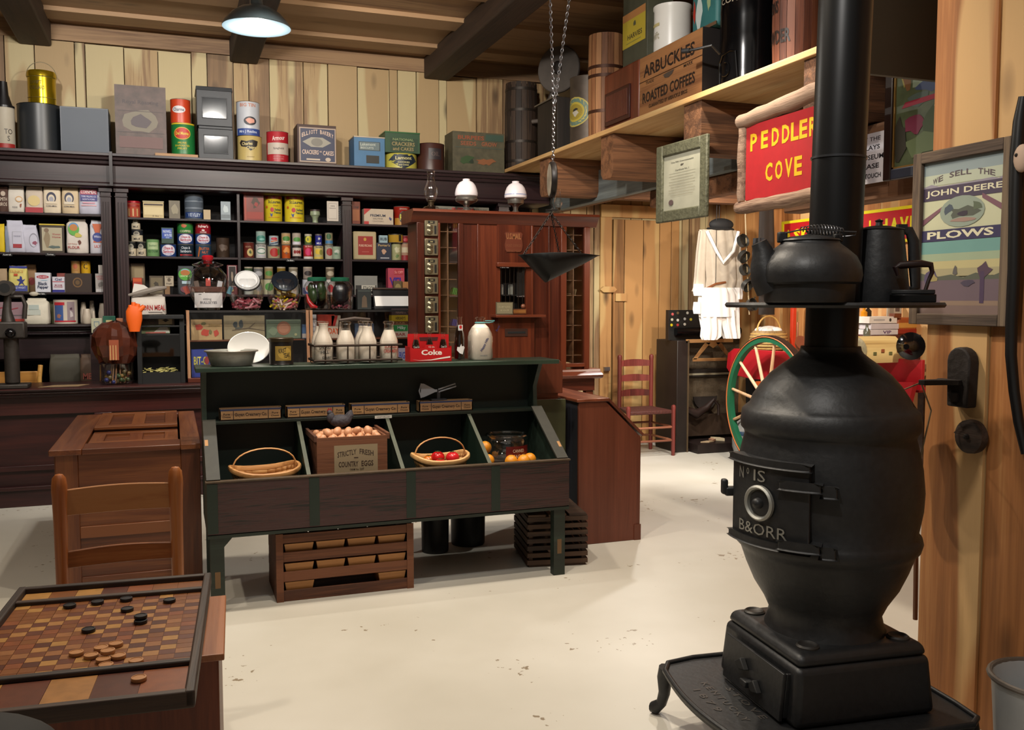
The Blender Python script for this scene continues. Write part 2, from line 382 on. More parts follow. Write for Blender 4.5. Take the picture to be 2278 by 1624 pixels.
# loft: plank shelf on log joists
b = MB(); b.box(2.97, 3.25, 3.0, 8.6, 2.70, 2.735, M_pineY); b.box(3.253, 3.75, 2.6, 8.6, 2.70, 2.733, M_pineY); b.box(3.753, 5.6, 2.6, 8.6, 2.70, 2.733, M_ceil)
struct(b, 'ceiling_loft', .004)
for i, yc in enumerate((7.32, 6.12, 4.95, 3.80)):
    b = MB(); pr = [(-.1, -.02), (-.1, -.27), (-.07, -.31), (.07, -.31), (.1, -.27), (.1, -.02), (.1, 0), (-.1, 0)]
    b.prism(pr, 3.0, 5.6, M_log, 'X'); b.M = Matrix.Identity(4)
    o = b.obj('trim_%d' % (i + 9), loc=(0, yc, 2.70)); o['kind'] = 'structure'
M_logY = wood('old_log_long', '24170f', '4c3423', '6f4d35', 'Y', 1.2, .75, .3, 1.2, .6)
struct(MB().box(3.46, 3.54, 6.7, 8.6, 2.36, 2.62, M_greyold), 'trim_13', .008)
struct(MB().box(3.44, 3.5, 5.2, 6.69, 2.35, 2.6, M_greyold), 'trim_14', .008)
struct(MB().box(3.5, 3.62, 2.62, 6.4, 2.22, 2.36, M_log), 'trim_15', .02)
struct(MB().box(3.56, 3.62, 2.62, 8.6, 2.365, 2.7, M_logY), 'trim_17', .01)  # fill board added to block the bright gap under the loft
struct(MB().box(3.3, 3.42, 2.62, 4.45, 2.0, 2.38, M_logY), 'trim_18', .01)
# plank door in the far corner
M_door = wood('door_plank', '4c321a', '94683a', 'b08350', 'Z', .8, .55, .6, 1, .3, .9, sap='bf9c66')
dx0, dx1, dz = 4.28, 4.98, 2.34
struct(MB().box(dx0 - .13, dx0, WY - .05, WY + .0, 0, dz + .02, M_door).box(dx1, dx1 + .09, WY - .05, WY, 0, dz + .02, M_door)
       .box(dx0 - .13, dx1 + .09, WY - .06, WY, dz + .02, dz + .15, M_door), 'trim_16', .004)
b = MB(); x = dx0 + .01
for w in (.13, .22, .19, .14): b.box(x + .004, x + w - .004, WY - .058, WY - .02, .01, dz, M_door); x += w
d = struct(b, 'door_1', .003)
b = MB(); b.prism([(-.09, 0), (-.05, -.03), (.07, -.03), (.1, 0), (.07, .03), (-.05, .03)], -.09, -.06, M_door, 'Y', T(dx0 - .06, WY, 1.62)); b.box(dx0 + .03, dx0 + .16, WY - .085, WY - .058, 1.5, 1.58, M_door)
b.obj('latch', d)
MB().box(dx0 - .09, dx0 - .03, WY - .085, WY - .05, .78, .82, M_steel).obj('handle', d)
# ================================================================ potbelly stove
SX, SY = 2.02, 2.46
def sz(py): return onY(1848, py, SY).z
def sr(px): return px * .001462
stove = thing('potbelly_stove', 'large black cast iron potbelly stove with a tall pipe in the right foreground', 'stove', (SX, SY, 0), math.radians(-6))
b = MB(); HZ = .2; pl = []
for t in range(13): a = t / 12; pl.append((-.45 - .028 * math.sin(a * PI), .27 - .53 * a))
pl += [(-.43, -.31), (-.38, -.335)] + [(-.2 + .5 * i / 6, -.345) for i in range(7)] + [(.345, -.31), (.355, -.2), (.355, .25), (.335, .33), (.28, .36), (-.3, .36), (-.41, .335)]
b.prism(pl, HZ - .022, HZ, M_iron, 'Z')
b.tube([(x, y, HZ + .002) for x, y in pl], .011, M_iron, 6, closed=True)
o = b.obj('hearth_plate', stove, bevel=.003)
for i, (wd, yy, xx, wdt) in enumerate((('K E N T U C K Y', .0, -.36, .3), ('1 8 7 9', -.02, -.41, .17), ('S T O V E', .03, -.3, .24))):
    vs, fs = textgeo(wd, .02); m = MB()
    m.add([(yy - u * -wdt, v * .026, 0) for u, v in vs], fs, plain('4a4643', .5, .5), T(xx, 0, HZ + .0016) @ RZ(-PI / 2))
    m.obj('raised_lettering', o)
for sx, sy in ((-.42, .32), (-.41, -.3), (.32, .32), (.32, -.3)):
    b = MB(); dx, dy = (.03 if sx > 0 else -.03), (.045 if sy > 0 else -.045)
    b.tube([(sx, sy, HZ - .01), (sx + dx * .2, sy + dy * .2, .15), (sx, sy + dy * .5, .09), (sx + dx * .1, sy + dy * .9, .045), (sx + dx * .6, sy + dy * 1.3, .022), (sx + dx * .9, sy + dy * 1.6, .02)], [.03, .027, .021, .019, .024, .019], M_iron, 10)
    b.obj('leg', stove)
b = MB(); b.frustum(-.255, .245, -.25, .25, HZ, .385, M_iron, .94, .94); b.frustum(-.24, .23, -.235, .235, .384, .425, M_iron, .93, .93)
o = b.obj('ash_box', stove, bevel=.03, segs=4)
b = MB(); M = T(-.262, .0, .285) @ RY(math.radians(5)); b.box(-.012, 0, -.2, .17, -.075, .075, M_iron, M); b.box(-.0, .06, -.2, -.19, -.065, .075, M_iron, M)
for y0 in (.03, -.06): b.prism([(-.035, -.01), (0, .02), (.035, -.005), (0, -.02)], -.03, -.01, plain('08090a', .7), 'X', M @ T(-.004, y0, .02 - .04 * (y0 < 0)))
b.box(-.045, -.012, -.04, .0, -.035, -.015, M_iron, M)
b.obj('ash_drawer', stove, bevel=.003)
for sx, sy in ((-.165, .165), (-.165, -.165), (.16, .165), (.16, -.165)):
    b = MB(); b.lathe([(.036, .0), (.036, .006), (.03, .011), (.024, .006), (.02, .004), (.0, .004)], plain('3a3836', .5, .5), 20); b.obj('bolt_ring', stove, loc=(sx, sy, .423))
prof = []
for py, hw in ((1432, 150), (1422, 147), (1400, 140), (1378, 128), (1352, 122), (1325, 135), (1290, 158), (1250, 176), (1222, 186), (1212, 190), (1204, 199), (1190, 203), (1178, 200), (1170, 192), (1120, 201), (1080, 203), (1030, 198), (985, 188), (965, 183), (957, 186), (950, 192), (935, 193), (912, 190), (904, 182), (898, 174), (880, 167), (855, 150), (830, 128), (810, 103), (795, 82), (785, 70), (779, 66), (770, 64)):
    prof.append((sr(hw), sz(py)))
b = MB(); b.lathe(prof, M_iron, 64); b.obj('belly', stove, sharp=60)
b = MB()
for (py0, py1, hw) in ((1452, 1418, 152),): b.lathe([(.2, sz(py0)), (sr(hw), sz(py0) + .004), (sr(hw) * .98, sz(py1)), (.15, sz(py1) + .01)], M_iron, 48)
b.obj('base_ring', stove)
# door: curved slab following the belly, facing the front
DA = math.radians(-71); rz = sr(203)
def curved(b, r0, r1, a0, a1, z0, z1, m, n=12):
    vs = []; fs = []
    for i in range(n + 1):
        a = a0 + (a1 - a0) * i / n
        for r in (r0, r1):
            for z in (z0, z1): vs.append((r * math.sin(a), -r * math.cos(a), z))
    for i in range(n):
        q = 4 * i; fs += [(q, q + 4, q + 6, q + 2)[::-1], (q + 1, q + 5, q + 7, q + 3), (q, q + 1, q + 5, q + 4), (q + 2, q + 6, q + 7, q + 3)]
    fs += [(0, 2, 3, 1), (4 * n, 4 * n + 1, 4 * n + 3, 4 * n + 2)]
    b.add(vs, fs, m)
zt, zb = sz(1008), sz(1178); zm = (zt + zb) / 2; ha = math.radians(29)
b = MB(); curved(b, rz * .9, rz + .022, DA - ha, DA + ha, zb, zt, M_iron); curved(b, rz * .9, rz + .032, DA - ha - .03, DA + ha, zt - .012, zt + .008, M_iron); curved(b, rz * .9, rz + .032, DA - ha - .03, DA + ha, zb - .008, zb + .012, M_iron)
door = b.obj('fire_door', stove, bevel=.005)
silver = plain('9a9a94', .45, .6)
b = MB(); rr_ = rz + .024
b.deco([('t', silver, 'N', .5 - .21, .0, .055, .036, .0), ('t', silver, 'o', .5 - .13, .008, .028, .02, .0), ('t', silver, 'IS', .5 - .01, 0, .11, .036, .0)], 1 * .42, 1, r=rr_, M=RZ(DA), z=sz(1036))
b.deco([('t', silver, 'B&ORR', .5 - .0, 0, .46, .036, .0)], .42, 1, r=rr_, M=RZ(DA), z=sz(1148))
b.obj('raised_lettering', door)
b = MB(); M = RZ(DA) @ T(0, -rr_ - .001, sz(1092)) @ RX(PI / 2)
b.lathe([(.056, 0), (.056, .01), (.05, .015), (.044, .01), (.042, 0)], silver, 30, M); o = b.obj('silver_ring', door)
b = MB(); b.lathe([(.04, -.006), (.04, .002), (.028, .004), (.018, .006), (.016, .02), (.01, .026), (0, .028)], M_iron, 24, M); b.obj('draft_knob', door)
b = MB(); a = DA - ha - .05; b.cbox(0, -rz - .02, sz(1090), .03, .05, .03, M_iron, RZ(a)); b.cbox(0, -rz - .045, sz(1080), .028, .02, .05, M_iron, RZ(a)); b.obj('latch', stove, bevel=.006)
for py in (1046, 1168):
    b = MB(); curved(b, rz * .95, rz + .04, DA + ha * .45, DA + ha + .1, sz(py) - .014, sz(py) + .012, M_iron, 5); curved(b, rz * .9, rz + .03, DA + ha + .1, DA + ha + .24, sz(py) - .03, sz(py) + .004, M_iron, 5)
    b.obj('hinge', stove, bevel=.005)
b = MB(); rp = .083; zc = sz(350)
pipe = lambda z: (.012 * max(0, z - 1.4), .018 * -max(0, z - 1.4), z)
b.tube([pipe(sz(782)), pipe(zc - .0), pipe(3.8)], rp, plain('131416', .38, .5, .15, 12), 40)
b.tube([pipe(sz(800)), pipe(sz(775))], rp + .008, M_iron, 40); b.tube([pipe(zc - .007), pipe(zc)], rp + .004, plain('3c3e42', .3, .6), 40)
b.obj('stove_pipe', stove, sharp=50)
b = MB(); zs = 1.492; b.lathe([(.087, zs - .014), (.30, zs - .012), (.335, zs - .012), (.34, zs - .004), (.335, zs + .004), (.325, zs + .002), (.087, zs + .002)], M_iron, 60)
b.obj('warming_shelf', stove)
# kettle, coffee pot and sad iron on the warming shelf
ZT = zs + .004; tc = Vector((-.633, -.774, 0)); rtv = Vector((.938, -.347, 0))
def on_shelf(r, t): p = Vector((SX, SY, 0)) + rtv * r + tc * t; return (p.x, p.y, ZT)
k = thing('kettle', 'squat black iron kettle with coiled wire handle on the stove shelf, left of pipe', 'kettle', on_shelf(-.07, .24), math.radians(-20))
k.scale = (1.07, 1.07, 1.07)
b = MB(); b.lathe([(.118, 0), (.122, .005), (.124, .05), (.138, .056), (.142, .075), (.139, .1), (.125, .128), (.1, .15), (.082, .163), (.079, .17), (.083, .172), (.08, .176), (.0, .178)], M_iron, 48)
b.obj('body', k, sharp=50)
b = MB(); b.lathe([(.07, .176), (.06, .183), (.02, .188), (.008, .192), (.01, .2), (0, .203)], M_iron, 32); b.obj('lid', k)
b = MB(); n = 7; vs = []
secs = [((-.10, .04), .052, .055), ((-.118, .075), .05, .05), ((-.128, .11), .038, .036), ((-.132, .145), .028, .026), ((-.143, .168), .022, .02)]
b.tube([(p[0], 0, p[1]) for p, _, _ in secs], [.05, .048, .038, .028, .022], M_iron, 14); b.obj('spout', k)
b = MB(); b.cbox(-.078, 0, .182, .026, .02, .03, M_iron); b.cbox(.078, 0, .18, .024, .02, .024, M_iron); b.obj('handle_lug', k, bevel=.004)
b = MB(); wire = plain('5c5c5e', .35, .8); hp = [(-.078, -.005, .192)] + [(-.04 + .03 * i, -.028, .2 + .005 * math.sin(i)) for i in range(5)] + [(.118, -.03, .195), (.12, -.02, .186), (.078, -.004, .183)]
b.tube(hp, .0022, wire, 6)
co = [];
for i in range(150):
    t = i / 149; a = t * 2 * PI * 14; rr0 = .012 * math.sin(PI * (.08 + .84 * t)) + .002; co.append((-.035 + .12 * t, -.029 + rr0 * math.cos(a), .203 + rr0 * math.sin(a) - .004 * t))
b.tube(co, .0016, wire, 4); b.obj('coil_handle', k)
k = thing('coffee_pot', 'tall tapered black enamel coffee pot on the stove shelf, right of the pipe', 'coffee pot', on_shelf(.15, -.05), math.radians(-20))
b = MB(); b.lathe([(.1, 0), (.102, .006), (.09, .12), (.078, .22), (.076, .235), (.08, .237), (.078, .24), (.03, .25), (0, .252)], M_iron, 40); b.obj('body', k, sharp=50)
b = MB(); b.lathe([(.012, .25), (.01, .262), (.014, .268), (0, .274)], M_iron, 16); b.cbox(.075, 0, .246, .03, .022, .02, M_iron); b.obj('lid_knob', k)
b = MB(); b.tube([(.07, 0, .235), (.1, 0, .235), (.115, 0, .2), (.12, 0, .12), (.125, 0, .05), (.1, 0, .035)], [.01, .012, .014, .014, .012, .009], M_iron, 10, flat=1.4); b.obj('handle', k)
k = thing('sad_iron', 'black sad iron with dark red loop handle at the right edge of the stove shelf', 'iron', on_shelf(.258, .095), math.radians(-24))
b = MB(); sole = [(-.075, -.0), (-.055, -.026), (-.02, -.04), (.055, -.042), (.062, .0), (.055, .042), (-.02, .04), (-.055, .026)]
b.prism(sole, 0, .026, plain('0c0c0d', .25, .4), 'Z'); b.prism([(x * .94, y * .94) for x, y in sole], .026, .04, M_iron, 'Z'); b.obj('sole_plate', k, bevel=.003)
b = MB(); b.tube([(.035, 0, .036), (.045, 0, .07), (.055, 0, .095), (.05, 0, .118), (.02, 0, .122), (-.045, 0, .117), (-.058, 0, .11), (-.05, 0, .085)], [.006, .006, .007, .01, .012, .012, .01, .006], plain('1d0d0c', .35), 10); b.obj('handle', k)
# ================================================================ things on the near right wall
XF = XR - .002
k = thing('framed_plow_poster', 'tall plow advertising poster in a weathered grey wood frame on the right wall', 'poster', (XF, 2.505, 1.415))
M_frame = wood('barn_frame', '2c221b', '54453a', '75634f', 'Z', 2, .8, .3, 1.4, .6); M_frameY = wood('barn_frame_flat', '2c221b', '54453a', '75634f', 'Y', 2, .8, .3, 1.4, .6)
PW, PH = .435, .625; fw = .04
for (y0, y1, z0, z1, m) in ((-PW / 2, -PW / 2 + fw, 0, PH, M_frame), (PW / 2 - fw, PW / 2, 0, PH, M_frame)):
    MB().box(-.03, 0, y0, y1, z0, z1, m).obj('frame_side', k, bevel=.003)
for z0, z1 in ((0, fw), (PH - fw, PH)):
    MB().box(-.031, 0, -PW / 2 + fw, PW / 2 - fw, z0, z1, M_frameY).obj('frame_rail', k, bevel=.003)
b = MB(); b.box(-.012, -.004, -PW / 2 + fw - .002, PW / 2 - fw + .002, fw - .002, PH - fw + .002, plain('c4c4a4', .5))
A, Hh = PW - 2 * fw, PH - 2 * fw; pu = '4a3f52'; cream = 'd8d2b4'
def circ(n=9, j=.25, seed=1):
    r = random.Random(seed); return [((.5 - j * r.random()) * math.cos(2 * PI * i / n), (.5 - j * r.random()) * math.sin(2 * PI * i / n)) for i in range(n)]
art = [('r', '8d9a9c', .5, .955, 1, .09), ('r', 'b3b9a4', .5, .88, 1, .07),
       ('p', '8f8894', .5, .838, 1, .035, [(-.5, -.5), (-.5, .1), (-.4, .5), (-.3, .0), (.1, .1), (.35, .3), (.42, .0), (.5, .5), (.5, -.5)]),
       ('r', pu, .5, .79, 1, .085), ('t', cream, 'JOHN DEERE', .5, .79, .93, .05, .02),
       ('p', '7a5560', .13, .675, .26, .1, [(-.5, -.5), (.5, .3), (.5, .5), (.5, .1), (-.5, -.9)]), ('p', '7a5560', .87, .68, .26, .1, [(.5, -.5), (-.5, .5), (-.5, .8), (.5, -.1)]),
       ('e', '8f9a8c', .5, .66, .55, .2), ('p', '565a50', .5, .65, .56, .1, circ(11, .3, 3)), ('p', '4c5560', .33, .68, .16, .09, circ(9, .3, 4)), ('p', '5c6652', .68, .69, .18, .08, circ(9, .3, 5)), ('p', '3c3440', .52, .645, .2, .05, circ(8, .3, 6)), ('p', '9a7f74', .5, .605, .42, .035, circ(9, .3, 8)),
       ('r', '3a3656', .5, .515, 1, .075), ('p', '3a3656', .5, .472, .2, .04, [(-.5, .5), (0, -.5), (.5, .5)]), ('t', cream, 'PLOWS', .48, .517, .82, .05, .03),
       ('r', '6f9a94', .5, .43, 1, .09), ('r', '9aa88c', .5, .365, 1, .06), ('r', 'b9ae80', .5, .315, 1, .06), ('r', 'a39a78', .5, .27, 1, .05),
       ('p', '595c50', .5, .235, 1, .07, [(-.5, -.5), (-.5, .5), (-.3, .1), (-.1, .3), (.05, .0), (.2, .4), (.4, .1), (.5, .4), (.5, -.5)]),
       ('r', '6a5a62', .5, .11, 1, .22), ('r', '7a6660', .5, .03, 1, .07), ('r', '8a7464', .62, .07, .7, .03), ('p', '544a64', .13, .24, .26, .14, circ(9, .3, 12)), ('p', '9a8c5c', .17, .235, .14, .07, circ(9, .3, 13)),
       ('p', '54404e', .8, .28, .22, .13, circ(9, .35, 14)), ('r', '4c3c54', .78, .17, .05, .2), ('p', '5e5a58', .45, .28, .1, .07, circ(8, .3, 15)), ('p', '4a4252', .62, .2, .2, .06, circ(8, .3, 16))]
b.deco(art, A, Hh, y=-.0125, M=RZ(-PI / 2), z=fw, lift=.0004)
for i, (ch, u) in enumerate(zip('WE SELL THE', range(11))):
    if ch == ' ': continue
    t = (u - 5) / 5; b.deco([('t', '5a4e52', ch, .5 + t * .35, .908 - .032 * t * t, .06, .036, .02, -t * .35)], A, Hh, y=-.0128, M=RZ(-PI / 2), z=fw, lift=.0009)
b.obj('print', k)
k = thing('iron_boot_bracket', 'rusty arched iron wall bracket with a tongue below the plow poster', 'bracket', (XF, 2.47, 1.23))
brn = plain('2a2320', .75, .3, .3, 40, .4)
b = MB(); ar_ = [(-.045, -.1), (.045, -.1), (.05, .06)] + [(.05 * math.cos(t * PI / 8), .06 + .05 * math.sin(t * PI / 8)) for t in range(1, 8)] + [(-.05, .06)]
b.prism([(y, z) for y, z in ar_], -.045, 0, brn, 'X'); b.obj('back_plate', k, bevel=.006)
b = MB(); b.prism([(-.13, .0), (-.05, .0), (-.02, .025), (0, .025), (0, -.07), (-.02, -.07), (-.05, -.045), (-.13, -.03)], -.012, .006, brn, 'Z', T(-.04, .05, -.01)); b.lathe([(.02, 0), (.02, .03), (.0, .035)], brn, 12, T(-.05, .01, -.08)); b.obj('tongue', k, bevel=.002)
k = thing('wooden_cog_disc', 'worn round wooden disc nailed on the plank post below the iron bracket', 'disc', (XF, 2.43, 1.03))
b = MB(); b.lathe([(.058, 0), (.06, .012), (.058, .03), (.045, .034), (.02, .036), (0, .036)], wood('dark_disc', '1d1512', '33261f', '4a392f', 'Y', 3, .8, .3, 1.3, .6), 26, RY(-PI / 2)); b.lathe([(.012, .036), (.008, .046), (0, .048)], brn, 10, RY(-PI / 2)); b.obj('disc', k)
b = MB(); b.tube([(-.01, .06, 0), (-.014, .076, .004), (-.01, .07, .012)], .002, wire, 5); b.obj('wire_loop', k)
b = MB(); pts = [(-.03, 2.135 + dy, z) for dy, z in ((-.05, 2.3), (.01, 2.2), (.025, 2.1), (.03, 1.98), (.035, 1.7), (.035, 1.5), (.02, 1.3), (-.005, 1.15), (-.04, 1.04), (-.1, .96))]
pts = [onX(px, py, XF - .03) for px, py in ((2276, 215), (2268, 270), (2262, 350), (2259, 450), (2256, 600), (2250, 720), (2249, 790), (2256, 870), (2266, 940), (2280, 1010))]
b.tube(pts, [.014, .02, .022, .021, .02, .019, .018, .017, .016, .012], plain('0d0c0d', .4), 12)
o = b.obj('leather_collar_strap'); tag(o, 'long curved black harness hame hanging at the right edge beside the poster', 'harness')
b = MB(); kp = onX(2274, 352, XF - .06); b.ball(kp, (.018, .03, .045), plain('b49a86', .7)); b.ball(kp + Vector((-.016, .008, .01)), .006, brn); o = b.obj('wooden_hame_knob'); tag(o, 'pale wooden knob over the black harness at the right edge', 'knob')
k = thing('enamel_bucket', 'pale grey enamel bucket on the floor by the right wall', 'bucket', (2.42, 1.95, 0))
b = MB(); b.open_lathe([(.12, 0), (.125, .01), (.15, .36), (.155, .37), (.158, .38), (.15, .385), (.143, .37), (.118, .02)], plain('a9adb0', .4, .2, .1), 40); b.obj('pail', k)
b = MB(); b.tube([(.155 * math.cos(t), .155 * math.sin(t), .378) for t in [2 * PI * i / 30 for i in range(30)]], .009, plain('6c655e', .5, .5), 8, closed=True); b.obj('rim', k)
k = thing('bootjack_board', 'reddish wooden board end leaning at the bottom right corner in front of the bucket', 'board', (2.2, 1.7, 0)); MB().box(-.14, .14, -.02, .02, 0, .3, M_redX, RZ(-.3) @ RY(-.5)).obj('plank', k, bevel=.004)
for nm, px, y0, y1, Yp in (('tool_handle', 2036, 1050, 1378, 2.72),):
    p, q = onX(px, y1, 2.68), onX(px + 4, y0, 2.66); b = MB(); b.tube([p, q], .009, wood('stick', '2a1810', '452a1c', '5e3d28', 'Z', 2), 8); o = b.obj(nm); tag(o, 'thin brown wooden tool handle standing behind the stove by the post', 'stick')
# ================================================================ green produce stand
gx0, gx1, gf, gb = .14, 2.02, 4.56, 5.16
stand = thing('produce_stand', 'long dark green slanted produce bin stand with four compartments', 'produce stand', (0, 0, 0))
M_gr = wood('green_paint', '0e150f', '17221a', '24332a', 'X', 1, .5, .3, .8, .15); M_frt = wood('crackled_brown_green', '0c100d', '1a1614', '38201f', 'X', 2.6, .42, .15, 2.2, .6)
M_edge = plain('4a3a28', .6, 0, .4, 30)
fz0, fz1 = .38, .64; bz = .875; tz = 1.15
b = MB(); b.box(gx0, gx1, gf, gf + .022, fz0, fz1 - .006, M_frt)
for xx in (.62, 1.11, 1.57): b.box(xx, xx + .05, gf - .002, gf, fz0 + .01, fz1 - .008, plain('14231b', .5))
b.box(gx0, gx0 + .05, gf - .002, gf, fz0 + .01, fz1 - .008, plain('14231b', .5))
b.obj('front_board', stand, bevel=.002)
MB().box(gx0 - .006, gx1 + .006, gf - .006, gf + .03, fz1 - .006, fz1 + .003, M_edge).obj('front_edge', stand, bevel=.002)
MB().box(gx0, gx1, gf, gb, fz0 - .015, fz0 + .005, M_gr).obj('bin_floor', stand)
MB().box(gx0 + .024, gx1 - .024, gb - .035, gb - .02, fz0, tz - .012, plain('0c1b14', .55)).obj('back_board', stand)
MB().box(gx0 + .024, gx1 - .024, gb - .17, gb - .035, bz - .018, bz, M_gr).obj('ledge', stand, bevel=.003)
side = [(gf + .022, fz0), (gf + .022, fz1 - .004), (gb - .19, bz + .008), (gb - .13, bz + .0), (gb - .12, 1.0), (gb - .17, 1.08), (gb - .21, tz - .012), (gb, tz - .012), (gb, fz0)]
M_side = plain('2b2a22', .6, 0, .3, 25)
for xx, nm in ((gx0, 0), (gx1 - .024, 1)):
    b = MB(); b.prism([(y, z) for y, z in side], xx, xx + .024, M_gr, 'X')
    ln = math.hypot(gb - .19 - gf - .022, bz + .008 - fz1); an = math.atan2(bz + .008 - fz1, gb - .19 - gf - .022)
    b.box(xx - (.04 if nm else .0), xx + (.024 if nm else .064), 0, ln, 0, .012, M_side, T(0, gf + .022, fz1 - .002) @ RX(an))
    b.box(xx + .004, xx + .02, ln * .55 if not nm else ln * .2, ln * .65 if not nm else ln * .3, .012, .0125, plain('a87a48', .6), T(0, gf + .022, fz1 - .002) @ RX(an))
    b.obj('side_panel', stand, bevel=.003)
div = [(gf + .022, fz0), (gf + .022, fz1 - .03), (gb - .17, bz - .02), (gb - .04, bz - .02), (gb - .04, fz0)]
for xx in (.62, 1.1, 1.575):
    b = MB(); b.prism(div, xx, xx + .016, plain('10241a', .5), 'X'); an = math.atan2(bz - .02 - fz1 + .03, gb - .17 - gf - .022); b.box(xx - .002, xx + .018, 0, math.hypot(gb - .17 - gf - .022, bz - fz1 + .01), 0, .004, plain('4c5144', .6), T(0, gf + .022, fz1 - .03) @ RX(an)); b.obj('divider', stand)
MB().box(gx0 - .03, gx1 + .09, gb - .25, gb + .03, tz - .012, tz + .012, wood('green_top', '141f18', '223228', '35493c', 'X', 1, .35, .3, .8, .1)).obj('top_shelf', stand, bevel=.003)
for lx, ly, zt_ in ((gx0 + .01, gf + .01, fz0 - .015), (gx1 - .085, gf + .01, fz0 - .015), (gx0 + .01, gb - .07, fz0 - .015), (gx1 - .085, gb - .07, fz0 - .015)):
    b = MB(); b.box(lx, lx + .065, ly, ly + .05, 0, zt_, M_gr); b.box(lx + .02, lx + .045, ly - .0006, ly, .12, .2, plain('6b4f30', .6)); b.obj('leg', stand, bevel=.003)
MB().prism([(gx0 + .075, fz0 - .015), (gx0 + .115, fz0 - .015), (gx0 + .075, fz0 - .06)], gf + .01, gf + .04, M_gr, 'Y').obj('bracket', stand)
b = MB(); b.cbox(0, 0, 0, .095, .003, .016, plain('d8d6cc', .6)); b.deco([('t', '555555', 'VEGETABLE BIN', .5, 0, .8, .007)], .095, 1, y=-.0015)
o = b.obj('shelf_tag', loc=(1.087, gb - .1745, bz - .012)); tag(o, 'small white typed strip on the front edge of the green stand ledge', 'tag')
# creamery boxes on the ledge
def creamery(x0, x1, label, first=[None]):
    k = thing('creamery_box', label, 'box', ((x0 + x1) / 2, gb - .12, bz + .001), 0, 'flat creamery boxes on the green ledge')
    w, h, d = x1 - x0, .062, .075; t = .006; tan = wood('tan_thin_wood', '5a3f2a', '8a6a48', 'a88458', 'X', 2, .6, .3, 1, .2)
    b = MB(); b.box(-w / 2, w / 2, -d / 2, -d / 2 + t, 0, h, tan); b.box(-w / 2, w / 2, d / 2 - t, d / 2, 0, h, tan); b.box(-w / 2, -w / 2 + t, -d / 2, d / 2, 0, h, tan); b.box(w / 2 - t, w / 2, -d / 2, d / 2, 0, h, tan); b.box(-w / 2, w / 2, -d / 2, d / 2, 0, t, tan)
    ink = '2a1c16'; b.deco([('r', '28304c', .5, .9, .98, .16), ('r', ink, .5, .03, 1, .05), ('r', ink, .22, .45, .012, .75), ('r', ink, .78, .45, .012, .75), ('t', ink, "Guyan Creamery Co.", .5, .45, .52, .36, .02), ('t', ink, 'Pure', .11, .55, .1, .16, .01), ('t', ink, 'Cheese', .11, .32, .13, .14, .01), ('t', ink, 'Pure', .89, .55, .1, .16, .01), ('t', ink, 'Cheese', .89, .32, .13, .14, .01)], w, h, y=-d / 2, z=0, lift=.0003)
    b.obj('tray', k); MB().box(-w / 2 + t, w / 2 - t, -d / 2 + t, d / 2 - t, h - .018, h - .014, plain('1c1a20', .6)).obj('liner', k)
    return k
for i, (a, c_, l) in enumerate(((488, 626, 'leftmost of the four tan creamery boxes on the green ledge'), (637, 768, 'second tan creamery box from the left, partly behind the dark chicken'), (780, 912, 'third tan creamery box from the left, just right of the chicken'), (932, 1051, 'rightmost tan creamery box, with the grey egg scale on it'))):
    creamery(onY(a, 910, gb - .15).x, onY(c_, 900, gb - .15).x, l)
# egg scale
xs = onY(975, 880, gb - .12).x
k = thing('egg_scale', 'grey metal egg scale with fan shaped dial standing on the rightmost creamery box', 'egg scale', (xs, gb - .12, bz + .065))
gm = plain('9a9fa6', .4, .1)
MB().box(-.045, .045, -.025, .025, 0, .006, plain('2c2c30', .5)).box(-.008, .01, -.006, .006, .006, .06, plain('2c2c30', .5)).obj('base', k)
b = MB(); b.prism([(-.105, .015), (-.1, .095), (-.085, .095), (-.02, .06), (.0, .06), (.0, .048), (-.02, .045), (-.085, .018)], -.004, .0, gm, 'Y'); b.tube([(-.1, -.003, .015), (-.112, -.003, .055), (-.1, -.003, .097)], .004, gm, 6); b.obj('dial', k)
b = MB(); b.tube([(0, -.003, .06), (.1, -.003, .09), (.105, -.003, .075), (0, -.003, .045)], .0045, gm, 6, closed=True); b.obj('beam', k)
# chicken figure
xs = onY(757, 925, gb - .24).x
k = thing('speckled_hen', 'dark speckled hen figurine behind the crate of eggs', 'hen', (xs, gb - .235, .815), 0)
hm = plain('3a3840', .7, 0, .6, 70, .4)
b = MB(); b.ball((0, 0, .045), (.058, .035, .035), hm); b.ball((-.05, 0, .065), (.022, .02, .03), hm); b.tube([(.035, 0, .05), (.055, 0, .08), (.06, 0, .1)], [.025, .02, .006], hm, 8); b.ball((-.056, 0, .092), (.014, .012, .014), hm); b.obj('body', k)
b = MB(); b.prism([(-.07, .1), (-.06, .118), (-.055, .108), (-.048, .118), (-.042, .1)], -.002, .002, plain('8a2020', .6), 'Y'); b.obj('comb', k)
b = MB(); b.cyl((0, 0, -.02), (0, 0, .02), .012, hm, 8); b.obj('stand_post', k)
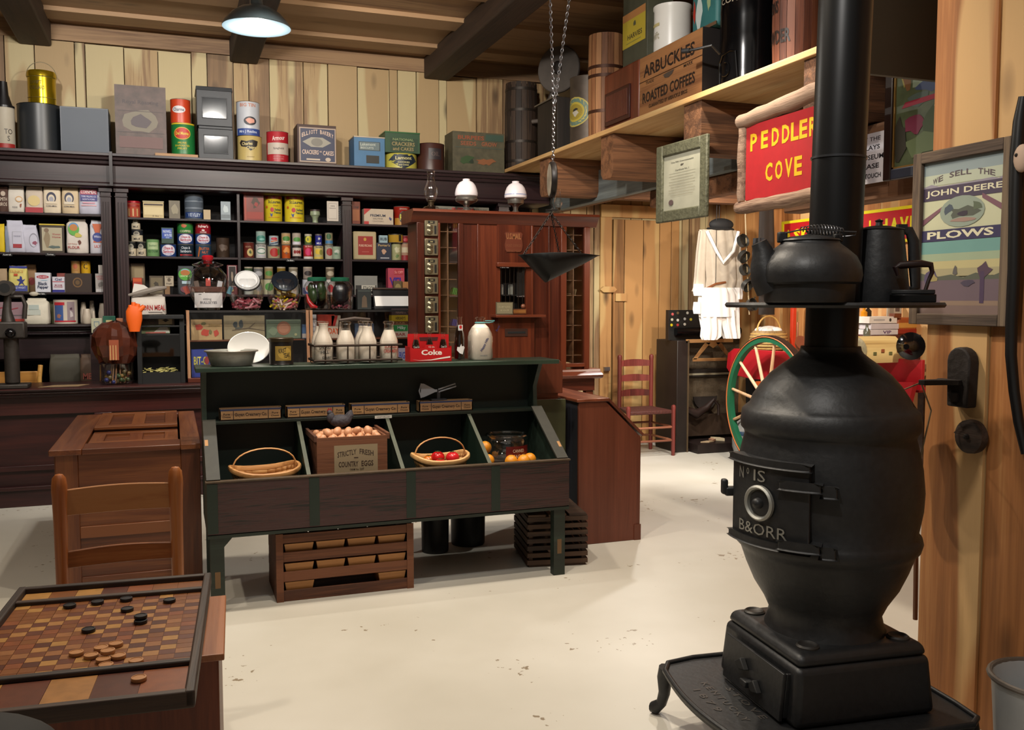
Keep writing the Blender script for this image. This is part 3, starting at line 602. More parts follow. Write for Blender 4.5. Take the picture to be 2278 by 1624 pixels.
# egg crate
ex0, ex1 = .66, 1.06; cyy = gf + .07
k = thing('egg_crate', 'wooden crate lettered strictly fresh country eggs in the second bin', 'crate', ((.655 + 1.055) / 2, 0, 0))
cw, ch0, ch1, cd0, cd1 = .36, fz0 + .08, .81, gf + .1, gf + .42
t = .012
b = MB(); b.box(-cw / 2, cw / 2, cd0, cd0 + t, ch0, ch1, M_crate)
b.deco([('r', '8a7a60', .55, .58, .62, .6), ('t', '3a2a20', 'STRICTLY', .42, .76, .27, .08, .02, .5), ('t', '3a2a20', 'FRESH', .7, .76, .2, .08, .02, -.5), ('r', '3a2a20', .55, .69, .06, .015), ('t', '3a2a20', 'COUNTRY', .44, .6, .28, .08, .02), ('t', '3a2a20', 'EGGS', .71, .6, .17, .08, .02), ('t', '3a2a20', 'FARM No. 2207', .56, .52, .2, .03, .01)], cw, ch1 - ch0, y=cd0, z=ch0)
b.obj('front_panel', k, bevel=0)
MB().box(-cw / 2, cw / 2, cd1 - t, cd1, ch0, ch1, M_crate).obj('back_panel', k)
for s_ in (-1, 1): MB().box(s_ * cw / 2 - (t if s_ > 0 else 0), s_ * cw / 2 + (t if s_ < 0 else 0), cd0 + t, cd1 - t, ch0, ch1, M_crate).box(s_ * (cw / 2 + .006) - .008, s_ * (cw / 2 + .006) + .008, cd0, cd1, ch1 - .02, ch1 + .012, M_crate).obj('side_panel', k, bevel=.002)
MB().box(-cw / 2, cw / 2, cd0, cd1, ch0, ch0 + .01, M_crate).box(-cw / 2 + t, cw / 2 - t, cd0 + t, cd1 - t, ch1 - .05, ch1 - .04, plain('3a2a1c', .9)).obj('tray', k)
k.location.y = 0
egg = plain('c08a66', .45, 0, .1, 30); first = None; eg = random.Random(5); n = 0
spots = []
for j in range(5):
    for i in range(7): spots.append((-.145 + i * .0475 + (.02 if j % 2 else 0), cd0 + .05 + j * .052, ch1 - .018))
for i in range(5): spots.append((-.11 + i * .052, cd0 + .085 + .03 * (i % 2), ch1 + .012))
cxx = k.location.x
for (x, y, z) in spots:
    if x > cw / 2 - .03: continue
    if first is None:
        first = MB().lathe([(.0, -.027), (.011, -.024), (.019, -.014), (.0222, -.002), (.021, .009), (.015, .022), (.008, .0285), (0, .0305)], egg, 16).obj('egg'); o = first
    else: o = first.copy(); COL.objects.link(o)
    o.location = (cxx + x, y, z); o.rotation_euler = (eg.uniform(-.9, .9), eg.uniform(-.7, .7), 0)
    tag(o, 'brown hen egg piled in the country eggs crate', 'egg', 'brown eggs in the country eggs crate')
# handled splint baskets
def splint_basket(name, label, x0, x1, yf, zb, depth, h, rot):
    w = x1 - x0; k = thing(name, label, 'basket', ((x0 + x1) / 2, yf + depth / 2, zb), rot)
    n = 26
    def ring(z, s): return [(s * w / 2 * math.copysign(abs(math.cos(a)) ** .7, math.cos(a)), s * depth / 2 * math.copysign(abs(math.sin(a)) ** .7, math.sin(a)), z + .028 * (abs(math.cos(a)) ** 2)) for a in [2 * PI * i / n for i in range(n)]]
    rings = [ring(h * t, .72 + .28 * t ** .8) for t in (0, .25, .5, .75, 1)]; vs = [p for r in rings for p in r]
    b = MB(); 
    for i in range(n):
        rn = random.random()
        for j in range(4):
            b.add([rings[j][i], rings[j][(i + 1) % n], rings[j + 1][(i + 1) % n], rings[j + 1][i]], [(0, 1, 2, 3)], M_splint, rnd=rn if j % 2 else random.random())
    b.add([(p[0], p[1], p[2]) for p in rings[0]], [tuple(range(n))], M_splint)
    o = b.obj('woven_body', k); sd = o.modifiers.new('thick', 'SOLIDIFY'); sd.thickness = .004
    b = MB(); b.tube(rings[4], .009, M_splint, 8, closed=True, flat=1.6); b.obj('rim', k)
    hp = [(-w / 2 * .93 * math.cos(PI * i / 14), 0, h + .02 + .1 * math.sin(PI * i / 14) ** .8) for i in range(15)]
    MB().tube(hp, .008, M_splint, 8, flat=.5).obj('handle', k); return k
kb = splint_basket('handled_basket', 'empty woven splint basket with hoop handle in the leftmost bin', .26, .60, gf + .09, .5, .26, .135, .12)
kb2 = splint_basket('handled_basket', 'woven splint basket of tomatoes in the third bin', 1.2, 1.5, gf + .09, .53, .24, .115, 0)
# bin fillers: straw-coloured false floors
for (x0, x1, z) in ((.18, .615, .5), (1.12, 1.57, .53), (1.6, 1.98, .592)):
    MB().box(x0, x1, gf + .03, gb - .04, z - .02, z - .002, plain('0f1a14', .7)).obj('raised_bin_floor', stand)
MB().box(.642, 1.095, gf + .03, gb - .04, ch0 - .02, ch0 - .002, plain('0f1a14', .7)).obj('raised_bin_floor', stand)
def tomato(x, y, z, r, col, label, cat='tomato', nm='tomato', grp='tomatoes in the splint basket'):
    k = thing(nm, label, cat, (x, y, z + r * .86), random.random() * 3, grp)
    b = MB(); b.ball((0, 0, 0), (r, r, r * .86), plain(col, .25, 0, .1), 18, 10); b.obj('fruit', k)
    b = MB(); b.prism([((.5 if i % 2 else .18) * r * math.cos(i * PI / 5), (.5 if i % 2 else .18) * r * math.sin(i * PI / 5)) for i in range(10)], r * .84, r * .88, plain('2e4a1c', .6), 'Z'); b.obj('stem', k)
for x, y, z, r, c, l in ((1.27, .14, .545, .034, 'b8541c', 'orange tomato at the left of the tomato basket'), (1.335, .1, .56, .036, 'b41c1a', 'red tomato at the front middle of the basket'), (1.345, .18, .585, .038, 'c01a1c', 'deep red tomato on top behind the middle'), (1.42, .15, .585, .037, 'c41e26', 'bright red tomato at the right on top'), (1.3, .2, .57, .034, 'c06a20', 'yellow orange tomato at the back left of the basket'), (1.4, .08, .55, .033, 'c22c20', 'small red tomato at the front right of the basket')):
    tomato(x, gf + .06 + y, z + .035, r, c, l)
b = MB(); lf = plain('22401c', .6)
for i in range(14):
    a = random.random() * 6; b.prism([(0, 0), (.012, .01), (.028, 0), (.012, -.008)], 0, .001, lf, 'Z', T(.42 + random.uniform(-.07, .05), gf + .2 + random.uniform(-.05, .05), .505 + i * .001) @ RZ(a) @ RY(random.uniform(-.6, .2)))
o = b.obj('green_leaves'); tag(o, 'few dark green leaves lying in the empty splint basket', 'leaves'); o['kind'] = 'stuff'
# glass jar with orange fruit
xc = onY(1131, 990, gf + .22).x
k = thing('fruit_jar', 'large clear glass jar with a dark red label in the rightmost bin', 'jar', (xc, gf + .25, .625))
b = MB(); b.lathe([(.0, 0), (.085, 0), (.1, .01), (.112, .03), (.118, .07), (.112, .1), (.1, .115), (.112, .125), (.118, .13), (.112, .136), (.104, .13)], M_glass, 40); b.obj('glass', k)
b = MB(); b.lathe([(.119, .02), (.121, .08)], plain('5e1512', .4), 16, a0=-PI * .62, a1=-PI * .2); b.deco([('t', 'c8b8a0', 'CANNED', .62, 0, .3, .018), ('t', 'c8b8a0', 'PEACHES', .62, -.03, .35, .018)], .24, 1, r=.122, z=.055); b.obj('label', k)
b = MB(); b.tube([(.115 * math.cos(t), .115 * math.sin(t), .13) for t in [2 * PI * i / 32 for i in range(32)]], .006, M_glass, 8, closed=True); b.obj('rim', k)
orr = 'd88a1c'
for i, (dx, dy, dz) in enumerate(((-.09, -.06, -.0), (-.02, -.13, -.0), (.05, -.14, -.0), (.1, -.1, -.0), (-.08, .02, .06))):
    r = .036; k = thing('orange', ['orange at the left foot of the glass jar', 'orange left of centre in front of the glass jar', 'orange right of centre in front of the glass jar', 'orange by the right foot of the glass jar', 'orange resting higher at the left side of the jar'][i], 'orange', (xc + dx - (.04 if i in (0, 4) else 0), gf + .25 + dy, .59 + r + dz), 0, 'oranges round the glass jar')
    MB().ball((0, 0, 0), r, plain(orr, .45, 0, .08, 60, .1), 18, 10).obj('fruit', k); MB().ball((0, 0, r), (.004, .004, .002), plain('5a5a20', .6), 8, 4).obj('stem_end', k)
MB().box(xc - .11, xc + .11, gf + .17, gf + .36, .592, .624, plain('2a2018', .8)).obj('jar_riser', stand)
# ---- things on the top shelf of the stand
ZS = tz + .0125; YS = gb - .1
def sx_(px, y=YS): return onY(px, 800, y).x
k = thing('tin_basin', 'round grey galvanised basin at the left end of the green top shelf', 'basin', (sx_(515, YS - .01), YS - .01, ZS))
b = MB(); b.open_lathe([(.1, 0), (.105, .004), (.125, .07), (.133, .074), (.136, .078), (.132, .08), (.12, .074), (.1, .01)], plain('94958e', .45, .3, .35, 14), 44); b.obj('pan', k)
b = MB(); b.tube([(.134 * math.cos(t), .134 * math.sin(t), .0775) for t in [2 * PI * i / 40 for i in range(40)]], .004, plain('a09a90', .4, .7), 6, closed=True); b.obj('rolled_rim', k)
k = thing('gold_label_tin', 'black and gold lettered tin on the green top shelf', 'tin', (sx_(625), YS - .02, ZS)); r = .062
b = MB(); b.lathe([(r, 0), (r + .002, .003), (r, .006), (r, .122), (r + .002, .124)], plain('17120f', .35, .2), 36)
b.deco([('r', '8a7030', .55, .5, .72, .62), ('e', 'a88a3c', .6, .5, .6, .5), ('t', '1c1510', 'KRIST', .5, .62, .32, .2, .02, .3), ('t', '1c1510', 'TEAK', .68, .42, .3, .2, .02, .2)], 2 * r, .124, r=r); b.obj('body', k)
MB().lathe([(r + .002, .122), (r + .003, .14), (r, .143), (0, .143)], plain('3a3020', .35, .5), 36).obj('lid', k)
# milk bottle carrier
ink = dict(a='2a2a2a', b='9a2a22')
xs0, xs1 = sx_(692), sx_(884); cwid = xs1 - xs0; rb = cwid / 8 * .93
car = thing('milk_bottle_carrier', 'rusty wire carrier with a wooden handle holding milk bottles on the green shelf', 'carrier', ((xs0 + xs1) / 2, YS - .005, ZS)); rust = plain('2e2118', .6, .6, .3, 40)
b = MB(); hw = cwid / 2; hd = rb * 2.05
for z in (.02, .1):
    b.tube([(-hw, -hd, z), (hw, -hd, z), (hw, hd, z), (-hw, hd, z)], .0035, rust, 4, closed=True, flat=1.8)
for i in range(4):
    xq = -hw + cwid * (i + .5) / 4
    b.tube([(xq, -hd, .104), (xq, -hd, .004), (xq, hd, .004), (xq, hd, .104)], .0035, rust, 4, flat=1.0)
for i in range(1, 4): b.tube([(-hw + cwid * i / 4, -hd, .1), (-hw + cwid * i / 4, hd, .1)], .002, rust, 4)
b.tube([(-hw, 0, .1), (-hw, 0, .004), (hw, 0, .004), (hw, 0, .1)], .003, rust, 4)
b.obj('wire_frame', car)
b = MB(); b.tube([(-.062, 0, .1), (-.09, 0, .16), (-.085, 0, .235)], .003, rust, 6); b.tube([(.075, 0, .1), (.095, 0, .17), (.085, 0, .235)], .003, rust, 6); b.obj('bail', car)
MB().tube([(-.085, 0, .232), (0, 0, .242), (.085, 0, .236)], [.008, .011, .008], plain('3a2c24', .6), 12).obj('handle', car)
def milk_bottle(x, y, label, txt, grp='milk bottles in the wire carrier', fill=.86, big=1.0):
    k = thing('milk_bottle', label, 'milk bottle', (x, y, ZS + .006), 0, grp); r = rb * .93; R_ = r * .9
    P = [(r * .9, 0), (r, .01), (r, .105), (r * .98, .115), (r * .78, .145), (r * .56, .17), (r * .5, .19), (r * .5, .205), (r * .6, .21), (r * .6, .219), (r * .5, .222)]
    MB().lathe([(0, 0)] + P, M_glass, 28).obj('glass', k)
    Q = [(q[0] * .92, q[1] + .003) for q in P if q[1] < .222 * fill]; MB().lathe([(0, .003)] + Q, plain('dcd2c4', .45, 0, .04), 28).obj('milk', k)
    if txt:
        b = MB(); b.deco(txt, 2 * r, .22, r=r * 1.0); b.obj('printed_label', k)
    return k
xs_ = [xs0 + cwid * (i + .5) / 4 for i in range(4)]
milk_bottle(xs_[0], YS - rb, 'front leftmost milk bottle, printed in black', [('t', ink['a'], 'SPRING', .5, .38, .62, .08, .02, .15), ('t', ink['a'], 'HILL', .5, .27, .42, .08, .02, .15), ('t', ink['a'], 'DAIRY', .62, .14, .5, .06, .02)], fill=.95)
milk_bottle(xs_[1], YS - rb, 'second milk bottle in the front row, plain with a lower fill', None, fill=.8)
milk_bottle(xs_[2], YS - rb, 'third milk bottle in the front row, plain and nearly full', None, fill=.92)
milk_bottle(xs_[3], YS - rb, 'front rightmost milk bottle, printed in red', [('t', ink['b'], 'SUNRISE', .5, .38, .7, .08, .02), ('t', ink['b'], 'CREAMERY', .5, .27, .78, .08, .02)], fill=.8)
milk_bottle(xs_[0], YS + rb * 1.02, 'milk bottle in the back row behind the leftmost one', None, fill=.9)
milk_bottle(xs_[2], YS + rb * 1.02, 'milk bottle in the back row behind the third one', None, fill=.86)
# cola carton
x0, x1 = sx_(905), sx_(996); w = x1 - x0; hC = .125; redc = plain('b01418', .4)
car = thing('cola_carton', 'red cardboard six pack cola carton standing on the green shelf', 'carton', ((x0 + x1) / 2, YS - .02, ZS), .0); dd = .055
b = MB(); fr = [(-w / 2, 0), (w / 2, 0), (w / 2, .085), (w * .38, .1), (w * .36, .07), (w * .3, .065), (w * .14, .065), (w * .1, .098), (-w * .1, .098), (-w * .14, .065), (-w * .4, .065), (-w * .47, .1), (-w / 2, .13)]
fr = [(-w / 2, 0), (w / 2, 0), (w / 2, .078), (w * .4, .075), (w * .15, .075), (w * .12, .095), (-w * .12, .095), (-w * .15, .075), (-w * .42, .075), (-w / 2, .085)]
b.prism(fr, -dd, -dd + .002, redc, 'Y'); b.prism(fr, dd - .002, dd, redc, 'Y')
for s_ in (-1, 1): b.box(s_ * w / 2 - .001, s_ * w / 2 + .001, -dd, dd, 0, .085, redc)
b.box(-w / 2, w / 2, -dd, dd, 0, .002, redc)
wh = 'e2d8d0'
b.deco([('t', wh, 'Coke', .52, .052, .5, .03, .03), ('t', wh, '12 oz.', .52, .083, .14, .01, .0), ('p', wh, .5, .018, .94, .022, [(-.5, -.1), (-.3, -.45), (0, -.3), (.25, .15), (.5, .5), (.5, .1), (.25, -.2), (0, -.5), (-.3, -.5)])], w, 1, y=-dd)
b.obj('carton_body', car)
MB().prism([(-w / 2, .07), (w / 2, .07), (w / 2, .15), (w * .3, .152), (-w * .48, .155), (-w / 2, .152)], -.001, .001, redc, 'Y').prism([(-w * .2, .115), (w * .22, .115), (w * .24, .135), (-w * .22, .135)], -.0022, .0022, plain('40080a', .6), 'Y').obj('handle_panel', car)
cola = plain('140604', .15)
def cola_bottle(x, y, label, z=ZS + .003, s=1.0, grp='cola bottles in the carton', r=.0225):
    k = thing('cola_bottle', label, 'bottle', (x, y, z), 0, grp)
    P = [(r * .95, 0), (r, .01), (r * .93, .045), (r * 1.02, .075), (r * .9, .095), (r * .6, .12), (r * .45, .14), (r * .45, .152)]
    P = [(a, c * s) for a, c in P]
    b = MB(); b.lathe([(0, 0)] + P + [(r * .55, P[-1][1] + .001), (r * .55, P[-1][1] + .006), (r * .4, P[-1][1] + .008)], M_glass, 20); b.obj('glass', k)
    MB().lathe([(0, .002)] + [(a * .93, c) for a, c in P[:6] if c > 0] , cola, 20).obj('cola', k)
    MB().deco([('t', 'c8c4c0', 'Coca-Cola', .5, 0, .8, .012, .01, .1)], 2 * r, 1, r=r * 1.0, z=.08 * s).obj('printed_label', k); return k
for i in range(3): cola_bottle((x0 + x1) / 2 + (-.33 + .33 * i) * w, YS - .048, ['left cola bottle in the front of the red carton', 'middle cola bottle in the front of the red carton', 'right cola bottle in the front of the red carton'][i])
# tall dark bottle, milk jug
k = thing('tall_cola_bottle', 'tall dark cola bottle with a white state outline between carton and milk jug', 'bottle', (sx_(1021), YS - .01, ZS)); r = .03
P = [(r * .95, 0), (r, .01), (r, .12), (r * .9, .15), (r * .55, .19), (r * .45, .23), (r * .45, .24)]
MB().lathe([(0, 0)] + P + [(r * .52, .242), (r * .52, .249), (0, .25)], M_glass, 22).obj('glass', k); MB().lathe([(0, .002)] + [(a * .94, c) for a, c in P[1:5]], cola, 22).obj('cola', k)
b = MB(); b.deco([('p', 'd8d8d8', .58, .065, .95, .06, [(-.5, -.1), (-.2, -.4), (.1, -.5), (.3, 0), (.5, .1), (.2, .3), (.0, .25), (-.05, .5), (-.2, .2), (-.45, .2)])], 2 * r, 1, r=r); b.deco([('r', 'c8c8c8', .6, .185, .8, .035), ('e', 'b02020', .55, .19, .4, .02)], 2 * r * .7, 1, r=r * .65); b.obj('printed_label', k)
k = thing('milk_jug', 'glass milk jug with blue script and teal handle, right end of green shelf', 'milk jug', (sx_(1067), YS - .01, ZS)); r = .066
def sq(prof, m, n=36):
    b = MB(); vs = []; 
    for rr1, z, e in prof:
        for i in range(n):
            a = 2 * PI * (i + .5) / n; c, s_ = math.cos(a), math.sin(a); vs.append((rr1 * math.copysign(abs(c) ** e, c), rr1 * math.copysign(abs(s_) ** e, s_), z))
    fs = [(i * n + j, i * n + (j + 1) % n, (i + 1) * n + (j + 1) % n, (i + 1) * n + j) for i in range(len(prof) - 1) for j in range(n)] + [tuple(reversed(range(n)))]
    return b.add(vs, fs, m)
jp = [(r * .9, 0, .55), (r, .012, .5), (r, .13, .5), (r * .95, .155, .6), (r * .75, .185, .8), (r * .45, .205, 1), (r * .36, .212, 1), (r * .36, .232, 1), (r * .45, .235, 1), (r * .45, .243, 1), (r * .36, .246, 1)]
sq(jp, M_glass).obj('glass', k); sq([(a * .96, z + .002, e) for a, z, e in jp[:6]], plain('dcd2c4', .45, 0, .04)).obj('milk', k)
b = MB(); bl = '2c3468'; b.deco([('t', bl, 'Happy Hills', .52, .098, .16, .07, .0), ('t', bl, '1/2 Gallon', .5, .03, .4, .006)], 2 * r, 1, y=-r)
b = MB(); M = T(.006, -r - .0008, .09) @ RY(math.radians(-58)); b.deco([('t', bl, 'Happy Hills', .5, 0, .085, .018, .02, .2), ('t', bl, 'Farm', .62, -.018, .035, .013, .02, .2)], 1, 1, M=M); b.deco([('t', '555a70', 'HALF GALLON', .5, .028, .32, .005)], 2 * r, 1, y=-r); b.obj('printed_label', k)
b = MB(); tl = plain('5f9a9c', .4); b.tube([(r * .42 * math.cos(t), r * .42 * math.sin(t), .214) for t in [2 * PI * i / 20 for i in range(20)]], .004, tl, 6, closed=True); b.tube([(r * .4, 0, .214), (.05, -.01, .213), (.075, -.01, .218), (.085, -.01, .225), (.03, 0, .224)], .003, tl, 6); b.obj('carry_handle', k)
# white disc behind the basin, shaped as the lamp's reflection, comes further down
# ================================================================ shelving along the back wall
CF, CB = 8.2, 8.6
M_navy = plain('0a0d1c', .8); M_shb = plain('0d0706', .8)
def cabinet(name, label, x0, x1, rows, posts, thin, blue):
    k = thing(name, label, 'shelving unit', (0, 0, 0)); ztop = 2.68
    MB().box(x0 + .02, x1 - .02, CB - .02, CB, .05, 2.5, M_navy if blue else M_shb).obj('back_panel', k)
    b = MB(); pr = [(CB, ztop), (CF - .1, ztop), (CF - .1, ztop - .022), (CF - .08, ztop - .03), (CF - .075, ztop - .05), (CF - .05, ztop - .055), (CF - .045, ztop - .08), (CF - .02, ztop - .09), (CF - .02, ztop - .225), (CF - .04, ztop - .235), (CF - .04, ztop - .255), (CF - .02, ztop - .27), (CB, ztop - .27)]
    b.prism(pr, x0 - .02, x1 + .02, M_cab, 'X'); b.obj('cornice', k, bevel=.002)
    for (a, c_) in posts:
        b = MB(); b.box(a, c_, CF - .01, CF + .03, 1.31, ztop - .27, M_cabZ)
        for q in range(3): xx = a + (c_ - a) * (q + 1) / 4; b.box(xx - .004, xx + .004, CF - .014, CF - .01, 1.36, ztop - .38, M_cabZ)
        b.box(a - .012, c_ + .012, CF - .025, CF + .02, ztop - .3, ztop - .27, M_cabZ); b.box(a - .006, c_ + .006, CF - .018, CF + .02, ztop - .34, ztop - .33, M_cabZ); b.box(a, c_, CF + .03, CB - .02, .05, ztop - .27, M_cabZ)
        b.box(a, c_, CF - .01, CF + .03, .05, 1.2, M_cabZ); b.obj('pilaster', k, bevel=.002)
    for xx in thin: MB().box(xx - .012, xx + .012, CF + .005, CB - .02, 1.31, ztop - .27, M_cabZ).obj('divider', k, bevel=.002)
    for z in rows: MB().box(x0 + .02, x1 - .02, CF + .01, CB - .02, z - .018, z, M_cab).obj('shelf', k, bevel=.002)
    b = MB(); zl = rows_l; pr = [(CB, zl), (CF - .14, zl), (CF - .15, zl - .015), (CF - .14, zl - .03), (CF - .1, zl - .045), (CF - .1, zl - .06), (CF - .12, zl - .075), (CF - .09, zl - .1), (CF - .07, zl - .1), (CF - .07, zl - .27), (CF - .05, zl - .29), (CB, zl - .29)]
    b.prism(pr, x0, x1, M_cab, 'X'); b.obj('ledge', k, bevel=.003)
    MB().box(x0, x1, CF + .05, CB, 0, .1, M_cab).obj('plinth', k); return k
RL = [onY(100, 473, CF).z, onY(100, 562, CF).z, onY(100, 650, CF).z]; rows_l = onY(60, 722, CF - .1).z
RR = [onY(400, 486, CF).z, onY(400, 571, CF).z, onY(400, 655, CF).z]
xd = onY(252, 500, CF).x
cabinet('wall_shelving', 'dark mahogany wall shelving at the far left with navy back, full of flour bags', -2.7, xd - .01, RL, [(xd - .09, xd - .012), (-2.7, -2.62)], [-1.6], True)
P2 = (onY(762, 500, CF).x, onY(782, 500, CF).x)
cabinet('wall_shelving', 'long dark mahogany wall shelving holding cans and tins, right of the flour bag shelves', xd + .01, 3.38, RR, [(xd + .02, xd + .11), P2, (2.9, 3.0)], [onY(531, 500, CF).x], False)
MB().box(xd - .012, xd + .012, CF - .11, CF - .06, 2.42, 2.69, M_cabZ).obj('joint_post', bpy.data.objects['wall_shelving.001'])
# ---------------------------------------------------------------- stock on the shelves
ROW = {'L1': RL[0], 'L2': RL[1], 'L3': RL[2], 'L4': rows_l, 'R1': RR[0], 'R2': RR[1], 'R3': RR[2], 'T': 2.68}
def place(L, R, Tp, B, Yf, d):
    yc = Yf + d / 2; m = (L + R) / 2; x0, x1 = onY(L, (Tp + B if isinstance(B, (int, float)) else Tp * 2 + 60) / 2, yc).x, onY(R, Tp, yc).x
    z1 = onY(m, Tp, yc).z; z0 = ROW[B] if isinstance(B, str) else onY(m, B, yc).z
    return (x0 + x1) / 2, yc, z0 + .0005, x1 - x0, z1 - z0
STK = {}
def can(L, R, Tp, B, col, label, deco=(), cat='can', name='can', bands=(), Yf=8.25, rim='8c8880', grp=None, lid=None, met=0, on=None, neck=None):
    x, y, z, w, h = place(L, R, Tp, B, Yf, (R - L) * .0041)
    if on: z = on[1]; x = on[0] if on[0] is not None else x; h = onY((L + R) / 2, Tp, y).z - z
    r = w / 2; k = thing(name, label, cat, (x, y, z), 0, grp); m = plain(col, .38, met, .08)
    prof = [(r * .97, 0, plain(rim, .35, .7)), (r, .003, m)]
    for z0, z1, c_ in bands: prof += [(r, h * z0, plain(c_, .38, met, .08)), (r, h * z1, m)]
    prof += [(r, h - .006, plain(rim, .35, .7)), (r * 1.015, h - .003, plain(rim, .35, .7)), (r * .97, h - .001), (r * .95, h - .004), (0, h - .004)]
    prof = [(p + (None,))[:3] if len(p) < 3 else p for p in prof]
    b = MB(); b.lathe(prof, plain(rim, .35, .7), 26); b.deco(deco, 2 * r, h, r=r); b.obj('body', k)
    if lid: MB().lathe([(r * 1.03, h - .003), (r * 1.03, h + .012), (r * .9, h + .016), (0, h + .017)], plain(lid, .35, .3), 26).obj('lid', k)
    if neck: MB().lathe([(r * .9, h), (r * .5, h + neck * .5), (r * .4, h + neck), (0, h + neck)], plain(lid or '14100f', .4), 20).obj('cap', k)
    return (x, z + h)
def carton(L, R, Tp, B, col, label, deco=(), cat='box', name='box', Yf=8.25, d=None, rot=0, bev=.002, rough=.5, met=0, lid=None, grp=None, zon=None, var=.12, M=None, scale=9):
    d = d or max((R - L) * .0026, .03); x, y, z, w, h = place(L, R, Tp, B, Yf, d)
    if zon is not None: h = h + z - zon; z = zon
    k = thing(name, label, cat, (x, y, z), rot, grp); b = MB(); m = M or plain(col, rough, met, var, scale)
    b.box(-w / 2, w / 2, -d / 2, d / 2, 0, h, m); b.deco(deco, w, h, y=-d / 2 , lift=.0012); b.obj('body', k, bevel=bev)
    if lid: MB().box(-w / 2 - .003, w / 2 + .003, -d / 2 - .003, d / 2 + .003, h - .0 , h + .012, plain(lid, .4, .3)).obj('lid', k, bevel=.002)
    return (x, z + h)
def bag(L, R, Tp, B, col, label, deco=(), cat='bag', name='flour_bag', Yf=8.24, lean=0, rot=0, top=.9, fold=None, seed=0, grp=None):
    d = max((R - L) * .0028, .05); x, y, z, w, h = place(L, R, Tp, B, Yf, d); k = thing(name, label, cat, (x, y, z), rot, grp)
    r_ = random.Random(seed + L); m = plain(col, .7, 0, .1, 14, .2); secs = [(0, .93, .9), (.03, 1, 1), (.25, 1.0, 1.02), (.5, .99, 1.0), (.72, .97, .93), (.86, .95, .5), (.93, top, .12), (1, top, .1)]; n = 20; vs = []
    for t, sx2, sy2 in secs:
        for i in range(n):
            a = 2 * PI * i / n; c, s_ = math.cos(a), math.sin(a); e = .35
            vs.append((sx2 * w / 2 * math.copysign(abs(c) ** e, c) + lean * t + r_.uniform(-.002, .002), sy2 * d / 2 * math.copysign(abs(s_) ** e, s_) + r_.uniform(-.003, .003), t * h + (r_.uniform(-.003, .003) if 0 < t else 0)))
    fs = [(i * n + j, i * n + (j + 1) % n, (i + 1) * n + (j + 1) % n, (i + 1) * n + j) for i in range(len(secs) - 1) for j in range(n)] + [tuple(reversed(range(n))), tuple(range((len(secs) - 1) * n, len(secs) * n))]
    b = MB(); b.add(vs, fs, m); b.deco([q for q in deco], w, h, y=-d / 2 - .003, lift=.0012); b.obj('body', k, sharp=60)
    if fold: MB().box(-w / 2 * top + lean, w / 2 * top + lean, -d * .12, d * .12, h * .9, h * 1.0, plain(fold, .7)).obj('folded_top', k, bevel=.003)
    return k
# left shelves, top row of flour bags
bag(-2, 18, 416, 'L1', '4a3026', 'brown and white lettered bag at the left edge of the top shelf', [('t', 'c8b8a8', 'SMITH', .5, .5, .8, .14), ('t', 'c8b8a8', 'BROS', .5, .3, .8, .14), ('e', 'b8a898', .5, .72, .5, .2)])
bag(19, 54, 413, 'L1', 'cfc8bd', 'white flour bag with a tan oval on the top left shelf', [('e', 'c8a070', .7, .48, .45, .22), ('e', 'd8d0c4', .7, .48, .35, .14), ('p', '8a4a30', .8, .25, .2, .2, circ(8, .3, 2)), ('t', '5a5a60', 'FLOUR', .45, .18, .3, .06)])
bag(58, 96, 416, 'L1', 'c2b4a4', 'flour bag with a yellow oval and red base on the top left shelf', [('e', 'cdb880', .5, .45, .7, .4), ('r', 'a03038', .5, .1, 1, .2)])
bag(97, 135, 407, 'L1', 'd2c4ac', 'tall cream corn meal bag with an arched emblem, left of its twin', [('e', '2c2c44', .48, .5, .55, .36), ('e', 'cfc3ad', .48, .47, .38, .26), ('e', '9a9aa4', .48, .44, .26, .18), ('r', 'd2c4ac', .48, .34, .6, .08), ('t', '3a3a48', 'CORN MEAL', .48, .23, .62, .05)])
bag(138, 175, 408, 'L1', 'c8b494', 'cream corn meal bag with an arched emblem, right of its twin', [('e', '2c2c44', .45, .5, .55, .36), ('e', 'cfc3ad', .45, .47, .38, .26), ('e', '9a9aa4', .45, .44, .26, .18), ('r', 'cfc3ad', .45, .34, .6, .08), ('t', '3a3a48', 'CORN MEAL', .45, .23, .62, .05)], seed=3)
bag(176, 230, 409, 'L1', 'b4b4c4', 'big cornmeal bag with red and blue panels, right end of the top shelf', [('r', '9a3048', .42, .7, .68, .16), ('t', 'dcd0d0', 'CORNMEAL', .42, .7, .62, .11), ('r', '3a3a78', .42, .52, .68, .2), ('t', 'c8c8e0', 'YORK MILLING CO.', .42, .56, .6, .06), ('t', 'c8c8e0', 'NORTH FORK', .42, .47, .5, .05), ('r', 'c890a0', .42, .36, .5, .04), ('r', 'c8a0a8', .42, .28, .6, .04)], top=.95)
